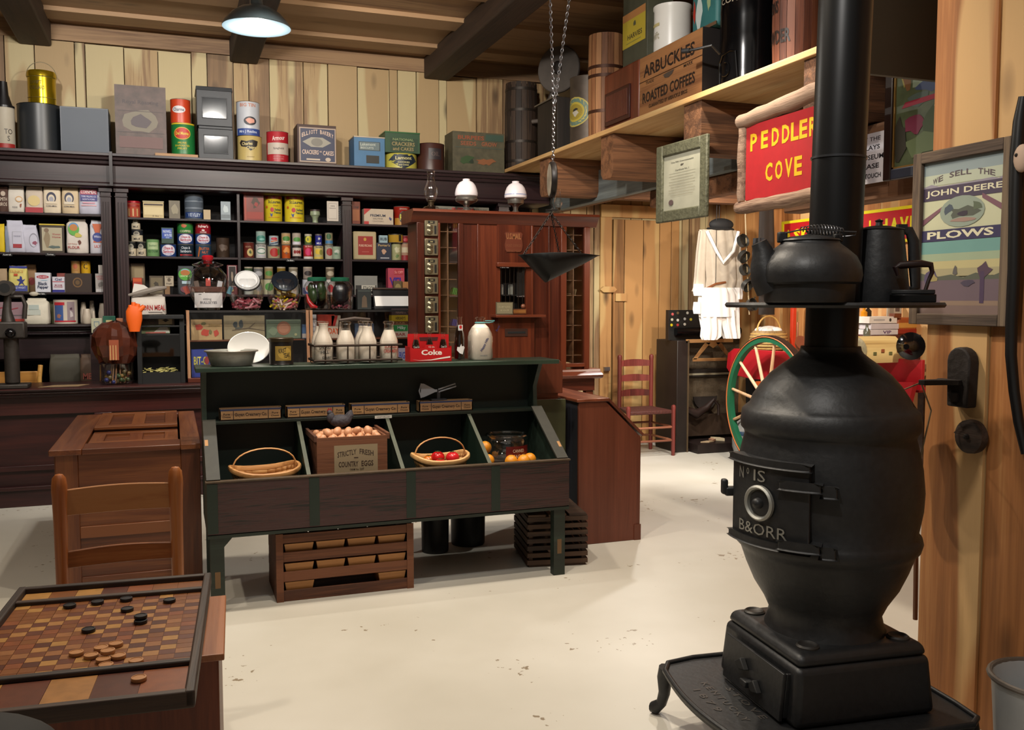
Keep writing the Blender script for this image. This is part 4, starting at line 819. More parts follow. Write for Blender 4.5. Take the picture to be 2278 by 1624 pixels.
# second row
bag(-8, 10, 498, 'L2', 'd0b418', 'bright yellow bag cut by the left picture edge on the second shelf')
bag(12, 20, 503, 'L2', '7a8496', 'slim grey blue packet beside the yellow bag', name='paper_packet', cat='packet')
bag(20, 58, 491, 'L2', 'bcbccc', 'white bag leaning left with a typed panel and red stripe', [('r', 'a8a8b4', .52, .4, .52, .5), ('r', 'bcbccc', .52, .4, .48, .46), ('r', '9a3038', .52, .2, .5, .12), ('t', '77778a', 'STONE GROUND', .52, .5, .4, .05)], lean=-.02)
bag(55, 90, 501, 'L2', 'bcbccc', 'white bag leaning left with a grey arch print, beside the brown tin', [('e', '8a8a98', .6, .45, .55, .5), ('e', 'bcbccc', .6, .43, .48, .44), ('p', '8a4a60', .68, .34, .35, .2, circ(9, .3, 7))], lean=-.025, seed=4)
carton(91, 144, 503, 'L2', '33271a', 'dark tin with a cream picture of a woman and yellow lid on the second shelf', [('r', 'a8a088', .5, .5, .82, .84), ('p', '8a7a60', .3, .5, .3, .7, circ(10, .2, 9)), ('e', '7a6450', .28, .82, .2, .16), ('t', 'a04848', 'Woman', .68, .68, .34, .07), ('t', 'a04848', 'Home', .68, .58, .34, .07), ('p', '50605c', .6, .22, .7, .14, circ(9, .3, 10))], cat='tin', name='picture_tin', lid='c0a840')
bag(148, 196, 488, 'L2', 'cbc3bb', 'large white flour bag with a green and orange hexagon emblem', [('e', '5aa040', .36, .7, .5, .38), ('e', '5a8ac0', .36, .78, .42, .2), ('e', 'b0763a', .36, .74, .36, .2), ('p', 'b8ac50', .55, .52, .4, .16, circ(9, .2, 13)), ('p', '5a2a1c', .62, .32, .22, .22, circ(7, .35, 11)), ('t', 'a03838', 'FLOUR', .36, .17, .52, .08), ('t', 'a86a60', 'Self Rising', .3, .27, .4, .04)], top=.75)
bag(200, 234, 490, 'L2', 'bdbbc4', 'white flour bag with a blue disc and orange rays on the second shelf', [('p', 'b85a34', .5, .6, .62, .55, [(-.5, .5), (.5, .5), (.15, -.1), (.45, -.5), (-.45, -.5), (-.15, -.1)]), ('e', '2a3a80', .5, .48, .62, .28), ('t', 'c8c8d8', 'White', .5, .5, .45, .07), ('t', 'b84a38', 'LILY', .5, .22, .4, .08)], top=.8)
# third row
bag(-6, 16, 598, 'L3', '9a8468', 'faded tan bag cut by the left picture edge on the third shelf', [('e', 'b06038', .7, .22, .3, .14)])
bag(20, 62, 592, 'L3', 'c8bc6c', 'yellow whole wheat bag with a blue dancing figure and blue top', [('t', 'b07038', "TRINK'S", .45, .78, .7, .09), ('r', 'b84828', .42, .66, .2, .08), ('p', '24307a', .68, .42, .45, .4, [(-.1, .5), (.1, .4), (.15, .1), (.5, .2), (.2, -.1), (.45, -.5), (.1, -.2), (-.4, -.5), (-.15, -.05), (-.5, .15), (-.15, .2)]), ('r', '3a4488', .5, .14, 1, .22), ('t', 'c0c4d8', 'WHOLE WHEAT', .5, .17, .8, .08)], fold='2c3484')
bag(56, 81, 589, 'L3', '8a6a48', 'brown paper bag with a red spot behind the yellow whole wheat bag', [('e', '8a3030', .6, .4, .55, .28)], Yf=8.4)
carton(80, 113, 607, 'L3', 'c8cad4', 'white black pepper box with a red oval on the third shelf', [('e', 'a01c30', .5, .78, .8, .18), ('t', 'd8c8d0', 'SAUERS', .5, .78, .6, .09), ('t', '2a3450', 'Black', .5, .44, .6, .17, .03), ('t', '2a3450', 'Pepper', .5, .24, .7, .2, .03), ('r', '9ac0d8', .6, .61, .4, .03)], name='pepper_box')
carton(118, 144, 616, 'L3', 'c4c2cc', 'white box with a red band and blue foot beside the pepper box', [('t', '2a2a60', 'Gel', .5, .83, .55, .18, .02), ('r', 'b02c40', .5, .68, .96, .04), ('t', 'a04458', 'MCKIM', .5, .46, .6, .09), ('t', 'a04458', 'POWDER', .5, .34, .7, .09), ('r', '24247c', .5, .08, 1, .16)], name='powder_box')
carton(128, 147, 608, 'L3', '8a4038', 'dull red box showing behind the blue footed white box', Yf=8.42)
dk = carton(147, 205, 609, 'L3', '2c1c14', 'wide dark brown wooden box with a round emblem under two small cans', [('e', '70512c', .47, .52, .36, .52), ('e', '3a2818', .47, .52, .28, .4), ('e', '604828', .47, .52, .16, .24)], Yf=8.3)
can(158, 178, 580, 609, 'b08850', 'left of two small cans on the dark emblem box, tan with red print', [('e', 'a85838', .5, .55, .5, .4), ('t', '8a3c28', 'Curry', .5, .25, .5, .12)], Yf=8.32, on=(None, dk[1]))
can(180, 201, 580, 609, 'c89c20', 'right of two small cans on the dark emblem box, yellow with letter C', [('t', '3a2810', 'C', .5, .55, .4, .45, .03)], Yf=8.32, on=(None, dk[1]))
lg = carton(213, 236, 609, 'L3', '9a9490', 'grey and red box at the right end of the third left shelf', [('t', '9a3c3c', 'LADDIE', .5, .85, .8, .1), ('t', '9a3c3c', 'GIRL', .5, .72, .6, .1), ('p', '6a6460', .5, .42, .7, .35, circ(9, .2, 4)), ('r', 'b4b0b0', .5, .1, .9, .16)])
carton(219, 234, 590, 609, 'aca49c', 'small pale carton standing on the grey and red box', zon=lg[1])
# bottom row on the ledge
carton(-6, 56, 672, 'L4', '8a7078', 'pink grey tin with red scroll print behind the iron mixer at the left edge', [('r', '9a2c20', .5, .12, 1, .24), ('p', '8a2030', .4, .7, .8, .14, [(-.5, 0), (-.2, .5), (.1, -.2), (.5, .4), (.5, .1), (.1, -.5), (-.2, .2), (-.5, -.4)]), ('r', '5c5458', .5, .4, .9, .05)], Yf=8.2, cat='tin', name='printed_tin')
k = bag(55, 110, 664, 'L4', 'cac4b4', 'plump white cloth sack tied at the top on the ledge', [('r', 'a9b4b0', .42, .66, .4, .18), ('r', 'b4bab2', .42, .46, .52, .2)], name='cloth_sack', cat='sack', Yf=8.12, top=.75)
MB().ball((-.02, 0, .24), (.035, .02, .018), plain('b8b0a0', .8), 10, 6).obj('tied_neck', k)
bag(104, 122, 670, 'L4', '4a4a28', 'olive and red patterned packet between the sack and the picture can', Yf=8.3, name='printed_packet', cat='packet')
can(119, 172, 666, 'L4', 'c8beb0', 'wide picture can with blue ship and family scenes on the ledge', [('r', '3c5690', .24, .48, .42, .72), ('p', '9a6a5c', .24, .3, .35, .25, circ(9, .3, 22)), ('r', 'b02030', .26, .82, .5, .12), ('r', '8a7a80', .78, .5, .34, .8), ('p', 'c0b8b8', .78, .42, .24, .4, circ(9, .3, 5)), ('p', '4a3040', .78, .62, .16, .16, circ(9, .3, 6)), ('r', 'b02c38', .5, .11, 1, .06)], Yf=8.14, cat='can')
for i, (a, c_, t, yf) in enumerate(((178, 193, 672, 8.34), (183, 203, 687, 8.14), (198, 211, 669, 8.36), (204, 212, 692, 8.24), (219, 238, 674, 8.3))):
    x, y, z, w, h = place(a, c_, t, 'L4', yf, .07); k = thing('ceramic_bottle', ['cream cup bottle at the back left, narrow neck', 'frontmost squat white cup bottle at the row of cream bottles', 'slender cream bottle in the middle of the back row', 'small cream bottle nearly hidden in the middle', 'widest cream bottle at the right by the pilaster'][i], 'bottle', (x, y, z), 0, 'cream bottles on the ledge'); r = w / 2
    b = MB(); b.lathe([(r * .8, 0), (r, .01), (r * .98, h * .5), (r * .75, h * .78), (r * .7, h * .95), (r * .6, h), (0, h)], plain('b8ac9c', .4), 22); b.obj('body', k)
# right shelving, top row
def tinjar(): pass
q = can(281, 312, 452, 'R1', 'a84a38', 'red and white striped jar with a red knobbed lid, leftmost on the can shelves', [('r', 'b89868', u, .35, .1, .5) for u in (.2, .5, .8)] + [('r', '8a2018', .5, .8, 1, .14)], name='candy_tin', cat='tin', lid='9c1020')
k = [o for o in bpy.data.objects if o.name == 'candy_tin'][0]; MB().lathe([(.01, .11), (.014, .13), (0, .14)], plain('c8b8a8', .4), 14).obj('knob', k)
carton(319, 364, 452, 'R1', 'b8a678', 'cream lidded cardboard box with a brown line near the lid', [('r', '3c2c20', .5, .86, .92, .1), ('t', '6a5a40', '5 lbs', .6, .14, .3, .1), ('r', 'c8b88c', .5, .45, .9, .5)], lid='9c9274', cat='tin', name='cream_tin')
carton(376, 400, 447, 'R1', '6a6252', 'narrow worn grey tan box on the top can shelf', [('p', '8a826c', .5, .5, .7, .7, circ(9, .2, 31))])
k = can(410, 452, 434, 'R1', '56606c', 'blue grey tea tin with a dark blue name band', [('r', '20386c', .5, .18, 1.1, .22), ('t', 'b8c4d0', 'TETLEY', .5, .18, .7, .13, .02), ('r', '6c7682', .5, .45, 1.1, .06), ('r', '6c7682', .5, .72, 1.1, .05), ('e', '3c4856', .75, .8, .3, .14)], cat='tin', name='tea_tin', rim='5c666e')
carton(453, 468, 467, 'R1', 'b09a78', 'tiny cream cube box right of the tea tin')
carton(491, 512, 449, 'R1', '8c98a0', 'narrow pale grey blue box left of the thin divider', [('p', 'b4c0c4', .5, .6, .8, .6, circ(9, .3, 33)), ('r', '6c767c', .5, .2, .9, .2)])
carton(541, 585, 432, 'R1', '6e2016', 'tall red tin box with dark floral pattern', [('r', '9a3a2a', .09, .5, .08, .92), ('p', '3c2818', .62, .66, .6, .5, circ(12, .3, 34)), ('p', '8a241c', .62, .62, .3, .28, circ(9, .3, 35)), ('r', '8a2a1c', .55, .2, .8, .26)], cat='tin', name='red_tin', rough=.35)
stl = [('r', '8a5028', .5, .93, 1.1, .12)] + [('e', '8a1c1c', u, .93, .16, .12) for u in (.1, .5, .85)] + [('t', '1c2c1c', 'St.Laurent', .55, .76, .72, .12, .02), ('t', '8a5a1c', 'Brand', .6, .62, .25, .05), ('e', 'a81c24', .4, .46, .2, .17), ('t', '2c4438', 'Salted', .72, .47, .38, .09, .02), ('t', '2c4438', 'Peanuts', .72, .36, .42, .09, .02), ('p', '20387c', .36, .26, .16, .15, [(-.5, .5), (0, .2), (.5, .5), (.2, -.4), (-.1, -.5)]), ('r', 'c08a20', .5, .18, .6, .03), ('e', 'b0501c', .1, .56, .12, .1)]
can(587, 627, 437, 'R1', 'c8b428', 'left one of two yellow salted peanut tins with cherries on the rim', stl, cat='tin', name='peanut_tin', rim='6a5a30')
can(633, 676, 438, 'R1', 'c8b428', 'right one of two yellow salted peanut tins, beside the small bowl', stl, cat='tin', name='peanut_tin', rim='6a5a30')
x, y, z, w, h = place(690, 712, 467, 'R1', 8.25, .08); k = thing('footed_jar', 'small green and cream footed jar right of the peanut tins', 'jar', (x, y, z)); r = w / 2
MB().lathe([(r * .6, 0), (r * .5, h * .2), (r * .6, h * .4), (r, h * .6), (r * .95, h * .88), (r * .8, h * .9)], plain('8a967a', .4, 0, .4, 40), 24).obj('bowl', k); MB().lathe([(r, h * .88), (r, h), (0, h)], plain('3a2c2c', .4), 24).obj('lid', k)
x, y, z, w, h = place(727, 752, 448, 'R1', 8.25, .04); k = thing('advertising_card', 'white price card on a black filigree stand, last on the peanut shelf', 'card', (x, y, z))
b = MB(); b.box(-w / 2, w / 2, -.012, -.008, .02, h, plain('c0b6aa', .6)); b.deco([('r', '8a8078', .5, .55, .75, .7), ('r', 'c0b6aa', .5, .55, .69, .66), ('t', '4a4444', 'PEANUTS', .5, .68, .55, .05, .02), ('t', '4a4444', 'HERE', .5, .78, .4, .05, .02)], w, h, y=-.012); b.obj('card', k)
b = MB(); b.box(-w / 2, w * .9, .0, .006, 0, h * .8, plain('18181a', .5)); [b.tube([(w * .5 + .02 * math.cos(a), -.001, h * .1 * j + .03 + .01 * math.sin(a)) for a in [2 * PI * i / 8 for i in range(8)]], .002, plain('6c6c6c', .5), 4, closed=True) for j in range(6)]; b.obj('filigree_stand', k)
# right shelving, second row
mlk = [('r', 'b8ac94', .5, .28, 1.2, .5), ('t', '1c1c20', 'MILK', .5, .22, .6, .2, .03), ('e', '9a9484', .45, .62, .55, .45), ('e', '5c5850', .45, .7, .35, .2)]
a = can(283, 303, 538, 'R2', '15171a', 'left can in the bottom pair of the black and cream milk can pyramid', mlk, name='milk_can', grp='milk cans in a pyramid')
c2 = can(304, 325, 538, 'R2', '15171a', 'right can in the bottom pair of the black and cream milk can pyramid', mlk, name='milk_can', grp='milk cans in a pyramid')
a = can(292, 318, 511, 539, '1a1e26', 'middle can of the milk can pyramid, resting on the bottom pair', mlk, name='milk_can', grp='milk cans in a pyramid', on=(None, a[1]))
can(292, 312, 485, 510, '15171a', 'topmost can of the milk can pyramid', mlk, name='milk_can', grp='milk cans in a pyramid', on=(None, a[1]))
can(326, 354, 532, 'R2', '6c9460', 'green ice cream tin beside the milk can pyramid', [('r', 'a0b488', .5, .6, .9, .4), ('t', '2c5430', 'ICE CREAM', .5, .3, .8, .14, .02), ('t', '3c6438', 'Southern', .5, .62, .6, .12)], name='ice_cream_tin', cat='tin', rim='3c4c34')
CS = [('e', 'd0ccd8', .5, .5, .92, .82), ('t', 'a01838', 'Chase &', .5, .66, .58, .22, .03), ('t', 'a01838', 'Sanborn', .5, .4, .66, .22, .03), ('t', '2c4488', 'COFFEE', .5, .2, .4, .09, .02)]
a = can(357, 392, 543, 'R2', '24407c', 'blue and white coffee can alone under the square blue coffee tin', CS, name='coffee_can')
carton(359, 386, 507, 543, '1c3c30', 'upright blue and green coffee tin standing on the leftmost coffee can', [('r', '20449c', .45, .62, .8, .62), ('t', 'c0cce0', 'MAXWELL', .48, .75, .7, .18, .02), ('t', 'c0cce0', 'HOUSE', .55, .52, .6, .18, .02), ('r', 'a0b4d0', .5, .36, .3, .04)], name='coffee_tin', cat='tin', zon=a[1])
a = can(395, 431, 544, 'R2', '1c2c38', 'dark blue coffee can at the bottom of the middle coffee stack', [('t', 'b8c0c8', 'Chase &', .5, .72, .55, .2, .02), ('t', 'b8c0c8', 'Sanborn', .5, .46, .7, .22, .02), ('r', '7c1c24', .55, .16, .8, .12), ('e', 'a82828', .2, .16, .16, .16)], name='coffee_can')
a = can(394, 430, 520, 543, '24407c', 'blue and white coffee can in the middle of the middle coffee stack', CS, name='coffee_can', on=(a[0], a[1]))
can(394, 430, 497, 519, '2c7c38', 'green coffee can with an orange emblem topping the middle coffee stack', [('p', 'b05a38', .4, .72, .5, .45, circ(9, .25, 41)), ('t', 'c8c0a0', 'COFFEE', .5, .2, .7, .2, .02)], name='coffee_can', on=(a[0], a[1]))
a = can(435, 470, 545, 'R2', '2c4458', 'slate can with orange lettering at the bottom of the right coffee stack', [('p', 'a85c28', .2, .45, .22, .8, [(-.5, -.5), (.1, .5), (.5, .4), (0, -.5)]), ('t', 'b0582c', 'BUTTER', .6, .66, .6, .2, .02), ('t', 'b0582c', 'NUT', .6, .38, .4, .2, .02)], name='coffee_can')
a = can(435, 470, 521, 545, '24407c', 'blue and white coffee can in the middle of the right coffee stack', CS, name='coffee_can', on=(a[0], a[1]))
can(435, 470, 497, 520, '8c1424', 'dark red coffee can topping the right coffee stack', [('t', 'd8ccc8', "Folger's", .5, .64, .66, .34, .03), ('e', 'd8ccc8', .5, .32, .2, .14), ('t', 'd8ccc8', 'COFFEE', .5, .14, .4, .12, .02)], name='coffee_can', on=(a[0], a[1]))
can(481, 510, 529, 'R2', '3c2e24', 'dull brown pail right of the coffee stacks', [('p', '54443a', .5, .5, .8, .5, circ(10, .3, 43)), ('t', '6a5a4c', 'NUTS', .5, .4, .4, .12)], name='small_pail', cat='pail', rim='3a3028')
can(541, 565, 539, 'R2', '5c2018', 'brown red can with a cream flower, alone at the left of the small cans', [('e', 'b09c64', .62, .35, .6, .5), ('p', '3c4c2c', .62, .35, .3, .3, circ(7, .35, 44)), ('t', 'a08468', 'BONITA', .45, .7, .5, .1)], name='food_can')
def pair(b4, t4, cb, ct, lb, lt, db, dt):
    a = can(*b4, 'R2', cb, lb, db, name='food_can'); can(t4[0], t4[1], t4[2], b4[2] - 1, ct, lt, dt, name='food_can', on=(a[0], a[1]))
wt = 'b8b4ac'; fr_ = lambda c, u=.5, v=.42, w=.6, h=.42: ('e', c, u, v, w, h)
pair((569, 592, 543), (570, 591, 514), 'bcbcb8', '8aa09a', 'white can with a green fish outline, lower of its pair', 'pale teal can with a landscape, on the white fish can', [('t', '2c2c2c', 'REWARD', .5, .86, .8, .12, .02), fr_('3c7058', .5, .5, .9, .4), fr_('c0c4c0', .5, .5, .8, .28), ('r', 'a09cb0', .5, .15, .7, .06)], [fr_('3c7c70', .5, .4, 1.1, .5), fr_('7cb0a8', .6, .35, .6, .16)])
pair((595, 623, 546), (597, 618, 524), 'a09478', '9cacb4', 'squat tan can with a big red tomato, third from the left', 'white can with red and blue swirl, on the big tomato can', [fr_('9c1f1c', .5, .45, .72, .66), fr_('507030', .85, .5, .2, .5), ('r', '303c44', .5, .95, 1.1, .1)], [('e', 'a83040', .5, .65, .7, .3), ('p', 'c06028', .5, .4, .7, .2, [(-.5, -.5), (.5, .1), (.5, .5), (-.5, .1)]), ('p', '202c4c', .5, .2, 1, .3, [(-.5, -.5), (.5, .1), (.5, .5), (-.5, -.2)])])
pair((627, 646, 545), (625, 645, 518), 'a84a18', 'a88c64', 'orange red peach can, lower of the fourth pair', 'tan can with green peas, on the orange red peach can', [('p', 'c8823c', .5, .55, .9, .6, circ(10, .35, 45)), ('p', '6c3c1c', .5, .4, .5, .3, circ(8, .3, 46))], [fr_('3c7430', .5, .5, .9, .4), ('t', 'd8ccb0', 'PEAS', .5, .25, .7, .14, .03)])
pair((650, 670, 546), (650, 669, 518), '1c1414', 'a4988c', 'black can with red cherries, lower of the fifth pair', 'pale can with green beans, on the black cherry can', [('r', 'b4a8a0', .5, .5, 1.2, .62), ('t', '1c1c1c', 'MANNS', .5, .87, .8, .1, .02)] + [fr_('7c1a18', u, .5, .28, .26) for u in (.25, .5, .75)], [fr_('4c8440', .5, .45, .9, .36), ('r', 'c0bcc8', .5, .16, 1.2, .22)])
pair((675, 696, 545), (675, 691, 521), '9c2828', '4c5c34', 'red can with a pink apple and white foot, sixth pair below', 'small can with a yellow lemon disc, on the pink apple can', [('t', 'd0b0a8', 'DEL PRADO', .5, .87, .8, .1, .02), fr_('b82058', .45, .5, .68, .52), ('p', 'c8a880', .8, .4, .12, .3, circ(8, .1, 49)), ('r', 'bcb8b4', .5, .08, 1.2, .18)], [fr_('b8b030', .5, .5, .95, .62), fr_('5c6420', .4, .5, .2, .3), ('r', 'a09888', .5, .9, 1.2, .2)])
pair((698, 719, 547), (700, 715, 521), 'b8ac74', '24287c', 'cream can with yellow lemons, seventh pair below', 'small dark blue and white milk can, on the lemon can', [fr_('c8a824', .4, .55, .6, .42), fr_('7c7c3c', .72, .5, .4, .4), ('r', 'b8a040', .5, .08, 1.2, .14), ('t', '3c3c3c', 'Paradise', .5, .88, .7, .1, .02)], [('p', 'b0b0b4', .5, .6, .6, .3, circ(8, .3, 51)), ('t', 'c8c8d0', 'MILK', .5, .2, .7, .16, .02), ('r', '4c4444', .5, .93, 1.2, .14)])
pair((723, 741, 545), (726, 743, 518), 'a4a090', '8c8468', 'white can with a red tomato at the right end of the small cans', 'can with green leaf and blue band, on the rightmost tomato can', [fr_('8c2420', .5, .5, .8, .52), ('t', '2c4c58', 'HUNTS', .5, .88, .7, .1, .02)], [fr_('2c5430', .4, .68, .6, .5), ('r', '3c6c94', .5, .22, 1.2, .26)])
can(739, 758, 548, 'R2', '8c9c88', 'mottled green and white can at the very right of the small can row', [('p', 'b0b4a8', .5, .6, .9, .4, circ(9, .3, 53)), ('p', '4c7058', .4, .4, .6, .3, circ(8, .3, 54))], name='food_can', Yf=8.22)
# right shelving, third row
c3 = [(543, 562, 593, '3c4c34', '5c7c48', 'dark green can at the left end of the lower can row'), (564, 585, 594, '6c6c6c', 'a0a0a4', 'grey can, second in the lower can row'), (588, 607, 593, '8c7c54', '4c7c38', 'tan can with a green vegetable, third in the lower can row'), (616, 635, 593, '7c6428', '4c5c20', 'olive gold can, fourth in the lower can row'), (642, 662, 594, '7c7464', 'b4b0a8', 'brown grey can with a white band, fifth in the lower can row'), (674, 694, 593, '8c8078', '2c2424', 'grey tan can with a dark berry spot, sixth in the lower can row'), (724, 743, 594, '6c6050', 'a89c88', 'brownish can above the strawberry can, last in the lower row')]
lo = [('a0a49c', 'can below the dark green one, pale'), ('948c74', 'pale can under the grey can of the lower row'), ('b0ac90', 'cream can with green peas below the tan vegetable can'), ('a89c6c', 'yellowish can below the olive gold can'), ('a8a49c', 'pale can hidden below the fifth lower row can'), ('b8b8c0', 'white and blue can with a red ring below the berry can'), ('bcb8b4', 'white can with a red strawberry below the last brownish can')]
for i, (l, r_, t, c_, cc, lb) in enumerate(c3):
    a = can(l - 1, r_ + 2, 621, 'R3', lo[i][0], lo[i][1], [[fr_('5c7c48')], [fr_('7c7c7c')], [fr_('4c8440', .5, .5, .9, .5)], [fr_('a88424')], [fr_('8c7c6c')], [('r', '24387c', .5, .25, 1.2, .4), fr_('b8b8c0', .5, .4, .7, .5), fr_('9c3030', .5, .4, .5, .36)], [fr_('b0202c', .5, .4, .6, .5)]][i], name='food_can')
    can(l, r_, t, 621, c_, lb, [fr_(cc, .5, .45, .9, .4), ('r', 'a89c88', .5, .9, 1.2, .08)], name='food_can', on=(a[0], a[1]))
carton(291, 322, 586, 'R3', '5c4a34', 'tall faded brown box with an orange red packet front on the third can shelf', [('r', '8c7c5c', .5, .72, .8, .4)], Yf=8.34)
carton(296, 316, 618, 'R3', 'a03020', 'small bright red orange packet in front of the faded brown box', [('p', 'c89c80', .5, .3, .7, .4, circ(9, .3, 61)), ('r', 'c05020', .5, .85, .9, .2)])
carton(333, 364, 614, 'R3', '4c4030', 'dark patterned square tin left of the small cream packet', [('r', '6c6048', .5, .5, .8, .8), ('p', '3c3428', .5, .5, .6, .6, circ(10, .3, 62))], cat='tin', name='patterned_tin')
a = carton(367, 378, 637, 'R3', '7c5c3c', 'small brown block carrying the cream labelled packet')
carton(366, 386, 614, 637, 'a89c88', 'cream packet with a round seal standing on a small brown block', [fr_('5c5040', .5, .62, .36, .36), ('t', '3c3430', 'WARREN', .5, .88, .7, .1), ('t', '3c3430', 'Fresh', .5, .25, .6, .14)], zon=a[1])
bag(395, 432, 592, 'R3', '3c4044', 'dark plastic bag with a green and orange badge and small white tag', [('e', '4c9c34', .45, .7, .8, .42), ('e', '7ca8d0', .45, .8, .5, .18), ('e', 'a8662c', .45, .76, .55, .2), ('t', 'c8d8a8', 'HERITAGE', .45, .64, .6, .06), ('r', 'a8c0cc', .5, .42, .5, .1), ('e', '6c3c48', .5, .18, .7, .26)], name='plastic_bag')
carton(505, 527, 590, 'R3', '5c1420', 'tall maroon box with a white figure in an arch by the divider', [('r', 'b8a8a4', .5, .62, .74, .7), ('r', '1c1010', .5, .62, .66, .66), ('p', '8c7c6c', .5, .6, .25, .5, circ(8, .2, 63)), ('p', 'b8a060', .45, .15, .5, .2, circ(8, .3, 64))])
# far right bay
carton(782, 800, 449, 'R1', '6c2c14', 'narrow rust red tin at the left of the cracker shelf', [('r', '8c5028', .5, .4, .8, .5), ('t', '1c1410', 'Cough', .5, .75, .7, .1, .02)], cat='tin', name='rust_tin')
carton(806, 870, 467, 'R1', 'b8a894', 'wide white premium saltine cracker box with red corner', [('p', 'a82c2c', .12, .8, .24, .4, [(-.5, .5), (.5, .5), (-.5, -.5)]), ('r', 'a82c2c', .08, .1, .16, .2), ('t', '2c3448', 'PREMIUM', .47, .58, .52, .16, .02), ('t', '6c6860', 'SALTINE', .47, .38, .34, .09), ('t', 'a09484', 'CRACKERS', .47, .22, .4, .09), ('p', '3c3c6c', .9, .4, .1, .35, circ(9, .35, 71))], name='cracker_box')
can(876, 911, 460, 'R1', '8c1c10', 'red cracker tin with a black disc and yellow lettering', [('r', 'a8782c', .5, .2, 1.2, .36), ('e', '14100c', .55, .42, .68, .66), ('t', 'c8c020', 'RITZ', .55, .42, .55, .3, .03), ('t', 'c8b8a8', 'CRACKERS', .5, .85, .5, .06)], name='cracker_tin', cat='tin')
carton(783, 834, 516, 'R2', 'a89874', 'square cream tin with a dark red label and rounded corners', [('r', '8c2018', .52, .5, .64, .66), ('t', 'c8a890', 'PURE PECANS', .52, .5, .56, .08, .02), ('e', 'b08838', .5, .72, .12, .12), ('r', 'a85c50', .52, .28, .3, .02)], cat='tin', name='pecan_tin', bev=.012)
a = carton(836, 868, 541, 'R2', '1c2438', 'dark blue peanut can with a face picture beside the pecan tin', [('t', 'b0945c', "Porter's", .5, .86, .8, .14, .02), ('p', 'b08c74', .5, .48, .4, .4, circ(9, .25, 73)), ('r', 'a8a8ac', .55, .12, .6, .06)])
carton(843, 861, 524, 541, '8ca4ac', 'small pale blue tin on the dark blue face can', [('t', '1c2c34', 'RUB', .5, .5, .8, .4, .03)], cat='tin', name='small_blue_tin', zon=a[1])
a = can(870, 892, 541, 'R2', '9c9c74', 'pale green can below the black and yellow tin', [('p', 'b8b494', .5, .6, .8, .5, circ(9, .3, 74)), ('p', '5c7444', .5, .25, .5, .3, circ(9, .3, 75))], name='food_can')
can(864, 896, 521, 541, 'a8842c', 'round yellow and black tin on the pale green can', [('r', '1c1814', .7, .5, .2, .7), ('r', '1c1814', .5, .93, 1.2, .1)], cat='tin', name='round_tin', on=(None, a[1]), Yf=8.22)
a = can(892, 909, 541, 'R2', '9c7c68', 'can with a red berry base below the small dark red can', [('r', '7c1c24', .5, .15, 1.2, .3), ('r', 'b0a48c', .5, .6, 1.1, .3)], name='food_can')
can(892, 909, 524, 541, '6c1820', 'small dark red can on the berry can', [fr_('9c3038')], name='food_can', on=(None, a[1]))
carton(909, 930, 517, 'R2', 'b8a820', 'tall yellow and cream box by the mail cabinet', [('r', 'a89c80', .6, .62, .7, .6), ('t', '3c3420', 'Old', .5, .42, .5, .1), ('r', '2c3c1c', .5, .18, .9, .14)])
carton(861, 897, 597, 'R3', 'a83c50', 'pink red detergent box with purple lettering leaning on the third shelf', [('r', '9c2c34', .65, .85, .55, .2), ('t', 'd88c8c', '5c OFF', .65, .85, .5, .1, .02), ('t', '341c84', 'VEL', .5, .5, .85, .3, .04), ('r', 'a82480', .5, .14, 1, .28)], name='detergent_box')
carton(905, 932, 598, 'R3', '14141c', 'black soap flake box with white lettering half behind the mail cabinet', [('t', 'c0c4cc', 'IVORY', .6, .83, .7, .16, .02), ('t', 'd0d4dc', 'SNOW', .6, .55, .8, .26, .03), ('r', '20308c', .5, .12, 1, .24)], name='soap_box')
carton(875, 893, 625, 'R3', '5c4c30', 'small olive box with a round mark in front of the pink detergent box', [fr_('8c7c50', .5, .5, .7, .6)], Yf=8.16)
carton(894, 921, 627, 'R3', '9c6c40', 'small tan carton in front of the black soap box', [('e', '7c4c28', .7, .6, .3, .4)], Yf=8.16)
carton(786, 836, 614, 'R3', '8c8c88', 'silver boxed toy with a small handle on the third shelf, lettered front', [('r', '2c2c2c', .5, .3, .9, .4), ('r', 'b8b4a8', .6, .35, .6, .3), ('t', '2c2c2c', 'ETAGON', .62, .35, .5, .2, .02)], name='silver_box', met=.5)
# ---------------------------------------------------------------- on top of the shelving
YT = 8.17
can(-14, 32, 240, 'T', 'b0a898', 'white can with red foot and black conical cap at the far left', [('r', '8c1c18', .5, .07, 1.3, .14), ('t', '1c1818', 'TO', .75, .42, .4, .12, .0), ('t', '1c1818', 'S', .75, .26, .12, .12, 0)], Yf=YT, neck=.2, lid='121012')
a = can(38, 137, 236, 'T', '24272a', 'large round black tin carrying the brass pail', [], Yf=YT, rim='1c1f22', name='round_black_tin', cat='tin')
x, y, z, w, h = place(58, 127, 163, 236, YT + .02, .28); k = thing('brass_pail', 'shiny brass lard pail with a wire bail on the round black tin', 'pail', (x, y, a[1])); r = w / 2
b = MB(); br = plain('b89c20', .22, .85, .1); b.lathe([(r * .9, 0), (r * .92, h * .8), (r * .97, h * .82), (r * .97, h * .93), (r * .9, h), (0, h)], br, 32)
b.deco([('t', '4c3c0c', 'SWIFT', .35, .62, .4, .1, .02), ('t', '4c3c0c', 'PURE LARD', .38, .46, .52, .11, .02), ('r', '5c4c14', .5, .8, 1.2, .015), ('r', '5c4c14', .5, .17, 1.2, .015)], 2 * r, h, r=r * .93); b.obj('pail', k)
MB().tube([(r * .97 * math.cos(t), -.02 * math.sin(t), h * .85 + r * 1.0 * math.sin(t)) for t in [PI * i / 16 for i in range(17)]], .0025, plain('5c5440', .4, .7), 6).obj('bail', k)
